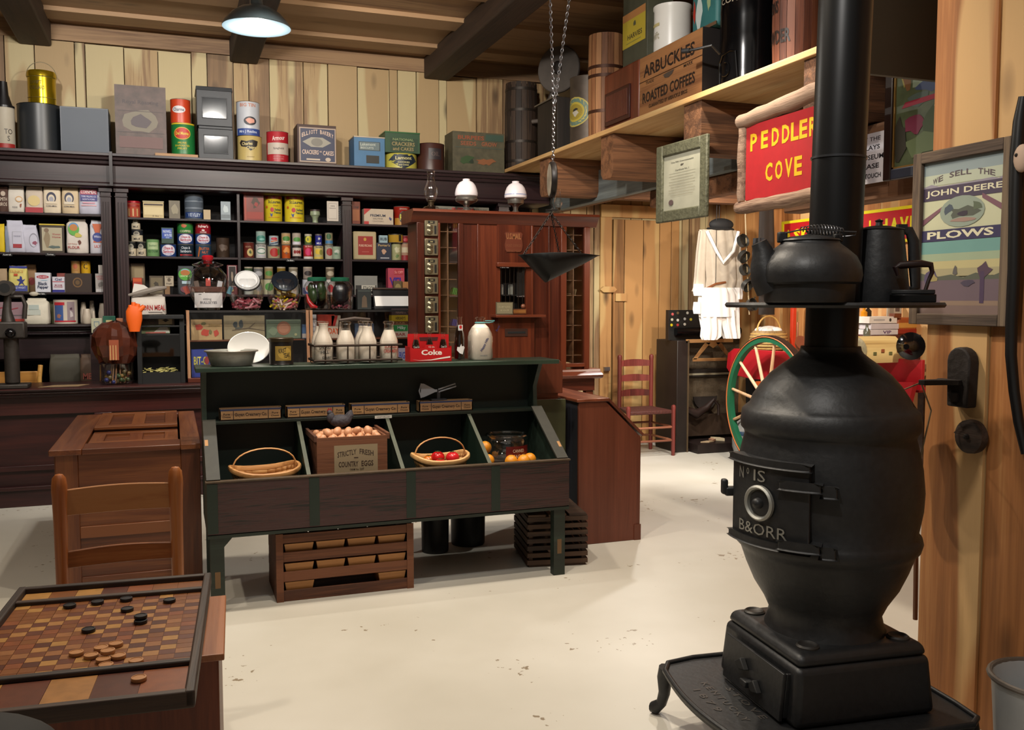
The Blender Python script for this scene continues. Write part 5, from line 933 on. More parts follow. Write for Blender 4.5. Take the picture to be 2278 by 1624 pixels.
carton(138, 243, 247, 'T', '353c48', 'large plain slate grey square tin between the round tin and the tall brown box', [('r', '3c4450', .5, .5, .96, .96)], Yf=YT + .03, cat='tin', name='square_tin', d=.3, rough=.4, var=.3)
carton(257, 368, 200, 'T', '54423c', 'tall rusty brown and grey roasted coffee tin, the tallest on the shelving', [('p', '6c6454', .5, .5, .8, .4, circ(12, .15, 81)), ('t', '34282c', 'Royal Roasting', .5, .76, .7, .07, .01), ('r', '3c3030', .5, .64, .9, .008), ('r', '3c3030', .5, .34, .9, .008), ('p', '44383c', .5, .5, .45, .22, circ(12, .2, 82)), ('r', '5c3c38', .5, .2, .85, .16)], Yf=YT + .05, cat='tin', name='tall_coffee_tin', d=.3, var=.5, scale=14)
carton(346, 440, 346, 'T', '9c7448', 'thin tan board under the green and red cans', Yf=YT, d=.2, name='wooden_board', cat='board')
a = can(381, 433, 277, 346, '1c6c34', 'green can with a red shield and yellow top under the orange red can', [('r', 'b8a020', .5, .97, 1.2, .05), ('e', 'b8a030', .45, .66, .74, .4), ('e', 'b03024', .45, .66, .68, .35), ('t', 'c8b040', 'Del Monte', .45, .66, .56, .1, .03), ('t', 'b8a828', 'PRUNE', .45, .36, .36, .06, .02), ('t', 'b8a828', 'EVAPORATED', .45, .27, .62, .06, .02), ('t', 'b8a828', 'FRUIT', .45, .18, .4, .06, .02)], Yf=YT + .01, name='fruit_can', on=(None, onY(407, 346, YT + .1).z))
can(379, 423, 223, 277, 'b83c1c', 'orange red can with a white splash label on the green can', [('e', 'c8c4c8', .4, .55, .7, .3), ('t', '3c4454', 'Charme', .4, .55, .55, .14, .02)], Yf=YT + .03, name='shortening_can', on=(None, a[1]))
def wtin(L, R, t, B, label, zon=None, hi=False):
    d = .3; x, y, z, w, h = place(L, R, t, B, YT + .03, d); 
    if zon: h = h + z - zon; z = zon
    k = thing('window_tin', label, 'tin', (x, y, z)); bm = plain('25272b', .45, .3, .2)
    MB().box(-w / 2, w / 2, -d / 2, d / 2, 0, h * .92, bm).obj('body', k, bevel=.004)
    if hi: b = MB(); b.frustum(-w / 2 - .006, w / 2 + .006, -d / 2 - .006, d / 2 + .006, h * .9, h, bm, .97, .97); b.obj('lid', k, bevel=.003)
    else: MB().box(-w / 2 + .005, w / 2 - .005, -d / 2 + .005, d / 2 - .005, h * .92, h, bm).obj('lid', k, bevel=.003)
    b = MB(); wx, z0, z1 = w * .34, h * .2, h * .72
    b.tube([(-wx, -d / 2, z0), (wx, -d / 2, z0), (wx, -d / 2, z1), (-wx, -d / 2, z1)], .006, bm, 6, closed=True); b.obj('window_frame', k)
    MB().box(-wx, wx, -d / 2 - .002, -d / 2 - .001, z0, z1, plain('16191d', .1, .0, .1)).obj('window_glass', k); return (x, z + h)
a = wtin(440, 516, 288, 'T', 'lower of two stacked dark tins with glass windows')
wtin(436, 513, 202, 288, 'upper of two stacked dark tins with glass windows', a[1], True)
a = can(528, 582, 305, 'T', 'b4a064', 'yellow chip can with a black wavy label under the white lard can', [('p', '1c1410', .42, .62, .8, .42, [(-.5, .2), (-.4, .45), (-.1, .35), (.2, .5), (.5, .4), (.45, .0), (.3, -.3), (.1, -.5), (-.1, -.2), (-.4, -.1)]), ('t', 'c8b880', 'Charles', .36, .68, .44, .12, .02, .2), ('t', 'c8b880', 'Chips', .52, .52, .38, .13, .02, .2), ('r', '8c7840', .5, .18, .3, .03)], Yf=YT, name='chip_can', rim='8c7c50')
can(526, 577, 229, 303, 'b0b4bc', 'white lard can with a pink cloud and blue band on the chip can', [('t', 'b07054', 'BIG TIN', .45, .88, .7, .1, .02), ('e', '2c2c34', .55, .42, .56, .26), ('p', 'c89080', .55, .42, .46, .2, circ(11, .2, 83)), ('r', '2c4484', .5, .1, 1.2, .2), ('t', 'b8c0d0', 'Mrs J Resline', .45, .1, .8, .1, .02)], Yf=YT + .01, name='lard_can', on=(None, a[1]), rim='8c7450')
can(593, 641, 295, 'T', 'a01c28', 'red can with a white waist band standing alone', [('r', 'b0a498', .5, .45, 1.2, .36), ('t', 'd0bcb8', 'Armour', .5, .78, .6, .14, .02, .3), ('t', '4c4440', 'Spaghetti', .5, .45, .5, .08, .02, .1), ('t', 'c08080', 'COFFEE CO', .5, .2, .5, .04), ('t', 'c08080', 'NEW YORK', .5, .13, .5, .04)], Yf=YT, name='coffee_can')
carton(657, 742, 284, 'T', '3c2620', 'brown bakery box with a dark blue crackers and cakes label', [('r', '9c8878', .52, .5, .94, .86), ('r', '1c2444', .52, .5, .88, .8), ('p', '8c887c', .5, .57, .74, .24, [(-.5, 0), (-.2, .5), (.2, .5), (.5, 0), (.2, -.5), (-.2, -.5)]), ('e', '6c6860', .5, .57, .3, .2), ('t', 'c0a898', 'CRACKERS', .33, .32, .42, .11, .02), ('t', 'c0a898', 'AND', .59, .34, .06, .04, .02), ('t', 'c0a898', 'CAKES', .79, .31, .28, .11, .02), ('r', 'b0a090', .4, .14, .35, .04), ('e', 'b0a090', .78, .15, .14, .1)], Yf=YT + .04, name='bakery_box', d=.26, rough=.6)
k = [o for o in bpy.data.objects if o.name == 'bakery_box'][0]; x, y, z, w, h = place(657, 742, 284, 'T', YT + .04, .26)
b = MB()
for i, ch in enumerate('ELLIOTT BAKERY'):
    if ch == ' ': continue
    t = (i - 6.5) / 6.5; b.deco([('t', 'c0a898', ch, .52 + t * .38, .83 - .09 * t * t, .05 if ch != 'I' else .015, .1, .02, -t * .35)], w, h, y=-.1345)
b.obj('arched_lettering', k)
carton(782, 849, 312, 'T', '3c6c94', 'light blue biscuit tin with a chrome lid and dark window', [('r', '2c3c44', .5, .72, .7, .3), ('r', '5c6c70', .5, .72, .64, .26), ('t', 'a8b0a8', 'Lakemont', .45, .78, .5, .1, .02, .1), ('t', 'a8b0a8', 'BISCUITS', .42, .66, .42, .07, .02), ('r', '1c1c18', .6, .28, .42, .26)], Yf=YT + .02, name='biscuit_tin', cat='tin', d=.25, lid='a09484')
a = can(853, 926, 345, 'T', 'b8b04c', 'low yellow can with a dark blue diamond under the green cracker tin', [('p', '1c2834', .5, .45, .95, .9, [(-.5, .1), (-.3, .5), (.3, .5), (.5, .1), (0, -.5)]), ('t', 'c8c088', 'Lamont', .5, .68, .5, .2, .02, .1), ('t', 'c8c088', 'COOKIES', .5, .42, .36, .1, .02), ('t', 'c8c088', 'and CAKES', .5, .26, .3, .09, .02)], Yf=YT, name='cookie_tin', cat='tin', rim='8c8440')
carton(850, 926, 302, 345, '1f4428', 'green cracker tin with a wide hinged lid on the yellow can', [('r', '18361f', .55, .4, .8, .7), ('t', '7c8c5c', 'NATIONAL', .52, .68, .6, .12, .02), ('t', '8c7c50', 'CRACKERS', .52, .45, .66, .2, .02), ('t', '8c7c50', 'and CAKES', .52, .2, .6, .18, .02)], Yf=YT + .02, name='cracker_tin', cat='tin', d=.25, lid='2c5c34', zon=a[1])
can(928, 987, 322, 'T', '40221c', 'rusty brown round tin with a worn dark label', [('r', '2c2428', .55, .6, .5, .4), ('t', '5c4c48', 'OIL', .55, .6, .3, .16)], Yf=YT, name='rusty_tin', cat='tin', rim='38241f')
carton(998, 1112, 300, 'T', '4f4a36', 'large worn seed box with faded orange lettering and green leaves', [('t', '8c4428', 'BURPEES', .35, .86, .5, .1, .02), ('t', '8c4c30', 'SEEDS', .3, .72, .3, .1, .02), ('t', '8c4c30', 'GROW', .7, .72, .3, .1, .02), ('r', '3c4c44', .5, .62, .9, .012), ('r', '34483c', .8, .88, .35, .16), ('p', '2c4420', .25, .3, .4, .36, circ(12, .35, 84)), ('p', '7c4c2c', .62, .3, .5, .3, circ(14, .4, 85)), ('p', '1c2818', .36, .28, .14, .14, circ(9, .3, 86))], Yf=YT + .04, name='seed_box', d=.26, rough=.7, var=.4, scale=16)
for L, t, s, Y_, l in ((104, 563, 'Turkey', CF + .002, 'small black tag lettered white under the dark picture tin'), (8, 563, 'Lard', CF + .002, 'small black tag on the shelf edge near the left picture edge'), (84, 650, 'For Sale', CF + .002, 'small black tag under the black pepper box'), (638, 576, 'For Show', CF + .002, 'small black tag under the cherry can on the can shelf')):
    p = onY(L + 8, t + 2, Y_); b = MB(); b.box(-.035, .035, -.004, 0, -.016, .006, plain('0c0c0c', .6)); b.deco([('t', 'c8c8c8', s, .5, -.005, .7, .012, .02)], .07, 1, y=-.004); o = b.obj('shelf_tag', loc=p); tag(o, l, 'tag', 'black shelf tags')
# ================================================================ post office cabinet
MY = 6.6
def mx(px): return onY(px, 640, MY).x
def mz(py): return onY(1120, py, MY).z
po = thing('post_office_cabinet', 'tall red brown wooden post office cabinet with pigeonholes and a service window', 'cabinet', (0, 0, 0))
xL, xRr = mx(930), mx(1310); zc0, zt0 = mz(500), mz(472)
M_post = wood('post_office_wood', '260e08', '431a0e', '5e2a17', 'Z', .8, .33, .4, 1, .12)
b = MB(); pr = [(MY + .3, zt0), (MY - .06, zt0), (MY - .07, zt0 - .02), (MY - .04, zt0 - .04), (MY - .02, zt0 - .07), (MY, zc0), (MY + .3, zc0)]
b.prism(pr, xL - .05, xRr + .06, M_redX, 'X'); b.obj('cornice', po, bevel=.002)
def stile(a, c_, z0=None, z1=None, y0=0, nm='stile'): return MB().box(mx(a), mx(c_), MY - y0, MY + .03, z0 or mz(826), z1 or zc0, M_post).obj(nm, po, bevel=.003)
for a, c_ in ((928, 944), (975, 980), (1020, 1031), (1182, 1186), (1248, 1260), (1300, 1312)): stile(a, c_, y0=.004)
MB().box(xL, xL + .02, MY + .03, MY + .3, mz(826), zc0, M_post).box(xRr - .02, xRr, MY + .03, MY + .3, mz(826), zc0, M_post).obj('side_panel', po)
for a, c_ in ((1031, 1062), (1066, 1106), (1186, 1220), (1223, 1248)): MB().box(mx(a), mx(c_), MY + .01, MY + .02, mz(826), zc0, M_post).obj('front_panel', po)
for a in (1062, 1220): MB().box(mx(a), mx(a + 4), MY - .004, MY + .02, mz(826), zc0, M_post).obj('batten', po, bevel=.002)
MB().box(mx(1106), mx(1182), MY + .0, MY + .02, mz(586), zc0, M_post).obj('head_panel', po)
b = MB(); b.box(mx(1104), mx(1184), MY - .03, MY + .01, mz(594), mz(584), M_redX); b.obj('window_head', po, bevel=.004)
MB().box(mx(1106), mx(1113), MY, MY + .03, mz(700), mz(594), M_post).box(mx(1170), mx(1182), MY, MY + .03, mz(700), mz(594), M_post).obj('window_jamb', po)
for i in range(6): x = mx(1116 + i * 9.4); MB().cyl((x, MY + .01, mz(697)), (x, MY + .01, mz(594)), .0028, plain('2a2420', .4, .7), 6).obj('window_bar', po)
b = MB(); b.box(mx(1092), mx(1202), MY - .12, MY + .02, mz(706), mz(700), M_redX); b.obj('service_ledge', po, bevel=.004)
b = MB(); b.box(mx(1103), mx(1184), MY - .05, MY + .02, mz(826), mz(706), M_post); b.box(mx(1118), mx(1168), MY - .056, MY - .05, mz(748), mz(731), plain('3a241c', .5, .3)); b.box(mx(1124), mx(1163), MY - .058, MY - .055, mz(742), mz(737), plain('0a0808', .8)); b.obj('letter_drop_panel', po, bevel=.002)
b = MB(); pc = [(mx(1122), mz(520)), (mx(1126), mz(516)), (mx(1158), mz(516)), (mx(1162), mz(520)), (mx(1160), mz(530)), (mx(1162), mz(545)), (mx(1160), mz(557)), (mx(1156), mz(560)), (mx(1128), mz(560)), (mx(1124), mz(557)), (mx(1122), mz(545)), (mx(1125), mz(530))]
b.prism(pc, MY - .008, MY, plain('5c2a18', .45), 'Y'); w_ = mx(1162) - mx(1122); b.deco([('t', '8a5a34', 'U.S.MAIL', .5, .05, .8, .045, .02), ('t', '6c3c24', 'POST OFFICE', .5, -.02, .8, .02), ('t', '6c3c24', 'DEPARTMENT', .5, -.06, .8, .018)], w_, 1, y=MY - .008, x=mx(1142), z=mz(540)); b.obj('mail_plaque', po)
# pigeonholes behind glass
M_dkin = plain('120a08', .8); M_slat = wood('pigeon_slat', '3a281c', '5a402c', '7a5a40', 'Y', 2, .6)
for a, c_ in ((980, 1020), (1260, 1300)):
    x0, x1 = mx(a), mx(c_); z0, z1 = mz(812), zc0
    MB().box(x0, x1, MY + .24, MY + .25, z0, z1, M_dkin).obj('pigeonhole_back', po); MB().box((x0 + x1) / 2 - .004, (x0 + x1) / 2 + .004, MY + .04, MY + .24, z0, z1, M_slat).obj('pigeonhole_divider', po)
    for i in range(9): z = z0 + (z1 - z0) * (i + .5) / 9; MB().box(x0, x1, MY + .05, MY + .24, z - .003, z + .003, M_slat).obj('pigeonhole_shelf', po)
    MB().box(x0, x1, MY + .012, MY + .015, z0, z1, M_glass).obj('glazing', po); MB().box(x0 - .004, x1 + .004, MY - .01, MY + .02, z0 - .03, z0, M_redX).obj('glazing_sill', po, bevel=.003)
bs = plain('8a826a', .35, .7, .3, 30); zd = (493, 535, 577, 618, 660, 702)
for i, t in enumerate(zd):
    w_, h_ = mx(974) - mx(945), mz(t) - mz(t + 36); b = MB(); b.box(0, w_, 0, .02, 0, h_, bs)
    d = b.obj('mailbox_door', po, bevel=.003, loc=(mx(945), MY - .012, mz(t + 36))); e = MB(); e.deco([('r', '0c0a08', .5, .82, .5, .16), ('r', '0c0a08', .8, .36, .16, .5), ('t', 'a89c70', str(361 + i), .5, .82, .22, .08)], w_, h_, x=w_ / 2, y=-.001)
    e.obj('number_window', d)
    for q, v in enumerate((.56, .28)): MB().lathe([(.022, 0), (.022, .006), (.014, .012), (.008, .018), (0, .02)], bs, 16, T(w_ * .36, 0, h_ * v) @ RX(PI / 2)).obj('combination_knob', d)
MB().box(mx(944), mx(975), MY + .008, MY + .02, mz(826), zc0, M_post).obj('mailbox_backing', po)
b = MB(); zb_ = mz(826); pr = [(MY + .4, zb_), (MY - .01, zb_), (MY - .02, zb_ - .02), (MY - .05, zb_ - .03), (MY - .07, zb_ - .045), (MY - .06, zb_ - .065), (MY - .03, zb_ - .075), (MY + .4, zb_ - .075)]
b.prism(pr, xL - .02, xRr + .1, M_redX, 'X'); b.obj('table_ledge', po, bevel=.003)
MB().box(xL, xRr + .05, MY - .01, MY + .02, zb_ - .17, zb_ - .075, M_redX).obj('apron', po)
for x in (xL + .02, xRr - .02): MB().box(x, x + .06, MY, MY + .06, 0, zb_ - .17, M_post).obj('leg', po); MB().box(x, x + .06, MY + .34, MY + .4, 0, zb_ - .075, M_post).obj('leg', po)
MB().box(xL, xRr + .05, MY + .38, MY + .4, zb_ - .3, zb_ - .075, M_post).obj('back_apron', po)
# letters and small things in the pigeonholes
for a, t, hh, c_, l in ((1262, 640, 14, 'a08c6c', 'row of tan envelopes leaning in a right hand pigeonhole'), (1002, 505, 8, 'a8a498', 'white tag card in the top left pigeonhole'), (1000, 690, 14, '28348c', 'blue packet in the lower left pigeonhole'), (1001, 636, 12, '4c8c3c', 'green packet in the left pigeonholes'), (1288, 700, 10, 'a8a49c', 'white paper sheet slanting in a right pigeonhole')):
    p = onY(a + 5, t + hh, MY + .12); hz = mz(812) + (zc0 - mz(812)) / 9 * (math.floor((p.z - mz(812)) / ((zc0 - mz(812)) / 9) - .5) + .5) + .004
    b = MB(); [b.box(-.02 + i * .012, -.014 + i * .012, -.04, .04, 0, .05, plain(c_, .6), RY(.25)) for i in range(4)]; o = b.obj('letters', loc=(p.x + .01, MY + .12, hz)); tag(o, l, 'letters')
k = thing('note_card', 'framed tan notice card standing on the service ledge', 'card', (mx(1112), MY - .1, mz(699))); b = MB(); w_ = mx(1131) - mx(1094); b.box(-w_ / 2, w_ / 2, -.006, .006, 0, .092, plain('5c5440', .5)); b.box(-w_ / 2 + .006, w_ / 2 - .006, -.008, -.006, .006, .086, plain('7a7258', .6)); b.deco([('t', 'a09878', 'POSTMASTER', .5, .055, .7, .009), ('t', 'a09878', 'IS OUT', .5, .03, .5, .009)], w_, 1, y=-.008); b.obj('card', k, bevel=.004)
k = thing('letter_tray', 'small wooden tray with a round knob behind the service window', 'tray', (mx(1146), MY - .04, mz(699))); MB().box(-.07, .07, -.02, .03, 0, .04, M_oakX).box(-.065, .065, -.022, -.018, .008, .032, plain('8a5c30', .3)).obj('tray', k, bevel=.003); MB().ball((.05, 0, .06), .018, plain('7a4a34', .4), 12, 8).obj('knob', k)
b = MB(); b.box(mx(1113), mx(1170), MY + .2, MY + .21, mz(700), mz(594), plain('2a2420', .8)); b.box(mx(1113), mx(1170), MY + .1, MY + .2, mz(658), mz(655), plain('14100e', .7)); b.obj('inner_shelf', po)
for i, (a, c_, cc, l) in enumerate(((1113, 1119, 'a89c30', 'yellow bottle behind the service window bars'), (1120, 1128, 'a8a49c', 'white packet behind the service window bars'), (1139, 1150, '8a8c84', 'pale grey cup behind the service window bars'))):
    b = MB(); x0, x1 = mx(a) + .02, mx(c_) + .02; b.lathe([((x1 - x0) / 2, 0), ((x1 - x0) / 2, .07), ((x1 - x0) / 3, .08), (0, .08)], plain(cc, .5), 14); o = b.obj('shelf_bottle', loc=((x0 + x1) / 2, MY + .14, mz(655))); tag(o, l, 'bottle')
b = MB(); b.box(-.09, .09, -.1, .1, 0, .12, plain('9a9ca0', .5)); o = b.obj('white_tray_stack', loc=(mx(1308) - .12, MY + .18, 0), bevel=.01); o.location.z = .62; tag(o, 'white plastic tray under the red cabinet ledge at its right', 'tray')
MB().box(xL + .05, xRr, MY + .06, MY + .36, .60, .62, M_post).obj('lower_shelf', po)
# things on top of the post office cabinet
Z2 = zt0
def chimney(h, r): return [(r * .6, 0), (r * .75, h * .08), (r * 1.0, h * .25), (r * .95, h * .4), (r * .62, h * .6), (r * .5, h * .75), (r * .55, h * .95), (r * .62, h)]
sil = plain('8a8680', .28, .85, .2, 20)
k = thing('oil_lamp', 'clear glass oil lamp with a tall slender chimney, left end of the post cabinet top', 'oil lamp', (mx(960), MY, Z2))
MB().lathe([(.06, 0), (.062, .01), (.05, .02), (.03, .024), (.022, .032), (.0, .034)], glass('lamp_glass', (.9, .92, .95)), 26).obj('base', k); MB().lathe([(.02, .03), (.022, .055), (.03, .058), (.03, .066), (0, .068)], plain('4c4030', .4, .8), 20).obj('burner', k)
MB().lathe([(a, z + .064) for a, z in chimney(.215, .052)], M_glass, 26).obj('chimney', k)
for px, l, kind in ((1040, 'silver pedestal lamp with a round white milk glass shade, left of two', 0), (1149, 'silver pedestal lamp with a white shade and blue band, right of two', 1)):
    k = thing('pedestal_lamp', l, 'lamp', (mx(px), MY + .02, Z2), 0, 'pedestal lamps on the post cabinet'); s = 1.0
    if kind == 0: P = [(.035, 0), (.036, .008), (.026, .016), (.018, .03), (.024, .044), (.05, .056), (.078, .07), (.085, .085), (.08, .098), (.074, .104), (0, .106)]
    else: P = [(.024, 0), (.026, .008), (.018, .02), (.02, .04), (.03, .055), (.046, .064), (.06, .068), (.064, .09), (.064, .104), (.07, .108), (0, .11)]
    MB().lathe(P, sil, 30).obj('font', k); mg = plain('cfc8cc', .3, 0, .04)
    Q = [(.072, .104), (.084, .112), (.086, .13, plain('8a94b4', .3) if kind else mg), (.084, .138), (.08, .16), (.068, .19), (.05, .212), (.03, .222), (.026, .226), (.028, .236), (.02, .238)]
    MB().lathe(Q, mg, 34).obj('shade', k)
k = thing('small_oil_lamp', 'small glass oil lamp half hidden behind the hanging scale dial', 'oil lamp', (mx(1243), MY + .02, Z2)); MB().lathe([(.04, 0), (.045, .01), (.03, .03), (.015, .035), (0, .036)], glass('lamp_glass'), 20).obj('base', k); MB().lathe([(.016, .034), (.02, .05), (0, .052)], plain('4c4030', .4, .8), 14).obj('burner', k); MB().lathe([(a, z + .05) for a, z in chimney(.14, .035)], M_glass, 20).obj('chimney', k)
k = thing('fence_sign', 'grey paint sign with red lettering lying behind the lamps on the post cabinet', 'sign', (mx(1052), MY + .26, Z2)); b = MB(); w_ = mx(1109) - mx(988); b.box(-w_ / 2, w_ / 2, -.01, .01, 0, .055, plain('5c5a50', .6)); b.deco([('t', '8c2020', 'PUTNAM', .5, .03, .4, .032, .03), ('t', '1c1c1c', 'FADELESS', .84, .03, .24, .018, .01), ('t', '1c1c1c', 'DYES', .15, .03, .14, .018, .01)], w_, 1, y=-.01); b.obj('sign_board', k)
# ================================================================ hanging scale
HY = 4.9
P = lambda px, py: onY(px, py, HY)
sc = thing('hanging_scale', 'hanging store scale with chains, narrow dial and a black tapered scoop pan', 'scale', P(1228, 400)); O_ = Vector(sc.location)
chm = plain('8c8c90', .3, .9, .1); chd = plain('2c2a28', .5, .6)
def chain(b, p, q, m, link=.026, r=.0026):
    p = Vector(p); q = Vector(q); L_ = (q - p).length; n = max(2, int(L_ / (link * .78))); t = (q - p) / L_
    u = t.orthogonal().normalized(); v = t.cross(u)
    for i in range(n):
        c = p + t * (L_ * (i + .5) / n); a = u if i % 2 else v; pts = []
        for j in range(8): th = 2 * PI * j / 8; pts.append(c + t * (link / 2 * math.cos(th)) + a * (link * .3 * math.sin(th)))
        b.tube(pts, r, m, 4, closed=True)
J = P(1232, 245) - O_
for tp, nm in (((1224, 0), 0), ((1266, 0), 1)):
    top = P(*tp) - O_; d = (top - J); d = d / d.z; end = J + d * (3.78 - O_.z - J.z); b = MB(); chain(b, end, J, chm); b.obj('support_chain', sc)
b = MB(); chain(b, J, P(1230, 362) - O_, chm); b.obj('support_chain', sc)
b = MB(); b.lathe([(.098, -.014), (.102, -.008), (.102, .012), (.094, .018), (.05, .02), (0, .02)], plain('1c1614', .45, .4), 34, RZ(math.radians(76)) @ RX(PI / 2)); b.obj('dial_case', sc)
b = MB(); b.lathe([(.09, .0), (0, .0)], plain('b4a894', .5), 34, RZ(math.radians(76)) @ T(0, -.0, 0) @ RX(PI / 2) @ T(0, 0, -.016)); b.obj('dial_face', sc)
b = MB(); b.tube([P(1228, 440) - O_, P(1226, 452) - O_, P(1230, 462) - O_, P(1226, 474) - O_], .005, chd, 6); b.tube([P(1214, 468) - O_, P(1240, 466) - O_], .006, chd, 6); b.obj('hook', sc)
RG = P(1226, 474) - O_; cA, cB = P(1164, 568) - O_, P(1262, 560) - O_ + Vector((0, .12, 0))
for e in (cA, P(1292, 562) - O_ + Vector((0, -.06, 0)) * 0, cB): b = MB(); chain(b, RG, e, chd, .02, .0022); b.obj('pan_chain', sc)
# pan: a scoop, deep rounded end at the lower left, open lip at the right
A_, B_, C_ = P(1158, 567) - O_, P(1325, 568) - O_, P(1213, 633) - O_
n, mseg = 12, 10; vs = []
for i in range(n + 1):
    u = i / n; xx = A_.x + (B_.x - A_.x) * u; hw = (.13 * math.sin(PI * min(1, u * 1.6 + .12)) if u < .3 else .13 * (1 - .55 * ((u - .3) / .7) ** 1.5)); dep = (A_.z - C_.z) * (u / .33 if u < .33 else (1 - (u - .33) / .67) ** .85)
    for j in range(mseg + 1):
        t = -1 + 2 * j / mseg; vs.append((xx, hw * t, A_.z + .012 * math.sin(PI * u) - dep * (1 - abs(t) ** 2.2)))
b = MB(); b.add(vs, [(i * (mseg + 1) + j, i * (mseg + 1) + j + 1, (i + 1) * (mseg + 1) + j + 1, (i + 1) * (mseg + 1) + j) for i in range(n) for j in range(mseg)], plain('141617', .5, .5, .2))
o = b.obj('scoop_pan', sc); sd = o.modifiers.new('thick', 'SOLIDIFY'); sd.thickness = .003
# ================================================================ pendant lamp
LY = 5.2; lx, lz = onY(571, 60, LY).x, onY(571, 62, LY).z
k = thing('pendant_lamp', 'blue grey enamel pendant lamp with glowing white underside hanging from the ceiling', 'pendant lamp', (lx, LY, lz)); en = plain('7c94a4', .3, .2)
b = MB(); b.lathe([(.178, 0), (.18, .004), (.165, .03), (.13, .07), (.085, .1), (.05, .112), (.035, .12), (.03, .17), (.025, .18), (0, .18)], en, 48); b.obj('shade', k)
b = MB(); b.lathe([(.176, .001), (.162, .027), (.127, .066), (.083, .096), (0, .108)], plain('f4f4f0', .4), 48); b.obj('white_lining', k)
MB().ball((0, 0, .045), (.05, .05, .055), plain('fff6e6', .5, 0, 0, 9, 0, 60), 20, 12).obj('bulb', k); MB().cyl((0, 0, .17), (0, 0, 3.8 - lz), .008, plain('2c3c48', .5), 8).obj('cord', k)
d = bpy.data.lights.new('bulb_light', 'POINT'); d.energy = 60; d.color = (1, .93, .82); d.shadow_soft_size = .03; o = bpy.data.objects.new('bulb_light', d); COL.objects.link(o); o.location = (lx, LY, lz - .012)
# ================================================================ slant front desk and neighbours
dk_ = thing('slant_desk', 'reddish brown slant front desk seen from its side, right of the produce stand', 'desk', (0, 0, 0))
M_desk = wood('desk_wood', '3a1a10', '582a1a', '6c3826', 'Z', .7, .4, .3, .8, .15)
sdp = [(2.315, 0), (2.315, .885), (2.5, .885), (2.745, .65), (2.742, 0)]
for y0, y1 in ((5.09, 5.11), (5.83, 5.85)): MB().prism(sdp, y0, y1, M_desk, 'Y').obj('side_panel', dk_, bevel=.004)
MB().box(2.30, 2.52, 5.08, 5.86, .885, .905, wood('desk_top', '4a2416', '6c3824', '8a4c34', 'Y', 1, .3, .3, .8, .1)).obj('top_board', dk_, bevel=.004)
an = math.atan2(.235, .245); MB().box(0, .345, 5.085, 5.855, 0, .018, M_desk, T(2.505, 0, .895) @ RY(an)).obj('slant_lid', dk_, bevel=.003)
MB().box(2.722, 2.74, 5.11, 5.83, .04, .645, M_desk).obj('front_panel', dk_); MB().box(2.315, 2.33, 5.11, 5.83, .04, .885, plain('2a2c34', .5)).obj('back_panel', dk_); MB().box(2.70, 2.746, 5.084, 5.09, 0, .1, M_desk).obj('foot_block', dk_)
k = thing('high_back_bench', 'low bench with rounded red brown back board and olive panel behind the stand', 'bench', (0, 0, 0))
b = MB(); x0, x1 = 1.17, onY(1252, 830, 5.24).x; zt_ = onY(1220, 800, 5.24).z; b.prism([(x0, .93), (x1, .93), (x1, zt_ - .04), (x1 - .012, zt_ - .012), (x1 - .04, zt_), (x0, zt_)], 5.24, 5.26, M_desk, 'Y'); b.obj('back_board', k, bevel=.003)
MB().box(x0, x1 - .03, 5.245, 5.26, .895, .93, M_redX).obj('rail', k); MB().box(2.05, x1 + .01, 5.215, 5.235, .02, .895, plain('4a4a2c', .6, 0, .3, 6)).obj('olive_panel', k, bevel=.002); MB().box(x0, x1 - .02, 5.265, 5.5, .4, .89, M_desk).box(x0, x0 + .05, 5.265, 5.5, 0, .4, M_desk).box(x1 - .07, x1 - .02, 5.265, 5.5, 0, .4, M_desk).obj('seat_box', k)
# slatted crates below the stand
M_dslat = wood('dark_slat', '1c120c', '33231a', '4c3626', 'X', 1.5, .7, .4, 1.2, .4)
k = thing('chicken_crate', 'dark slatted wooden chicken crate behind the right leg of the produce stand', 'crate', (0, 0, 0)); k.location = (2.06, 4.93, 0); k.rotation_euler[2] = math.radians(-10)
w_, d_, h_ = .35, .42, .30
for i in range(7): MB().box(-w_ / 2, w_ / 2, -d_ / 2, -d_ / 2 + .01, .015 + i * .041, .04 + i * .041, M_dslat).obj('front_slat', k)
for i in range(7): MB().box(-w_ / 2, -w_ / 2 + .01, -d_ / 2 + .011, d_ / 2, .012 + i * .041, .042 + i * .041, M_dslat).obj('side_slat', k)
for i in range(7): MB().box(w_ / 2 - .01, w_ / 2, -d_ / 2 + .011, d_ / 2, .012 + i * .041, .042 + i * .041, M_dslat).obj('side_slat', k)
for i in range(3): MB().box(-w_ / 2 + .005 + i * .118, -w_ / 2 + .105 + i * .118, -d_ / 2, d_ / 2, h_ - .012, h_, M_dslat).obj('top_slat', k)
for sx in (-1, 1):
    for sy in (-1, 1): MB().cbox(sx * (w_ / 2 - .022), sy * (d_ / 2 - .024), h_ / 2 - .006, .022, .022, h_ - .015, M_dslat).obj('corner_post', k)
MB().box(-w_ / 2 + .01, w_ / 2 - .01, -d_ / 2 + .012, d_ / 2 - .01, 0, .012, M_dslat).obj('floor', k); MB().box(-w_ / 2 + .012, w_ / 2 - .012, d_ / 2 - .012, d_ / 2 - .002, .012, h_ - .014, M_dslat).obj('back_panel', k)
k = thing('berry_crate', 'open slatted berry crate full of thin wood baskets under the produce stand', 'crate', (.812, 4.82, 0)); w_, d_, h_ = .70, .38, .345
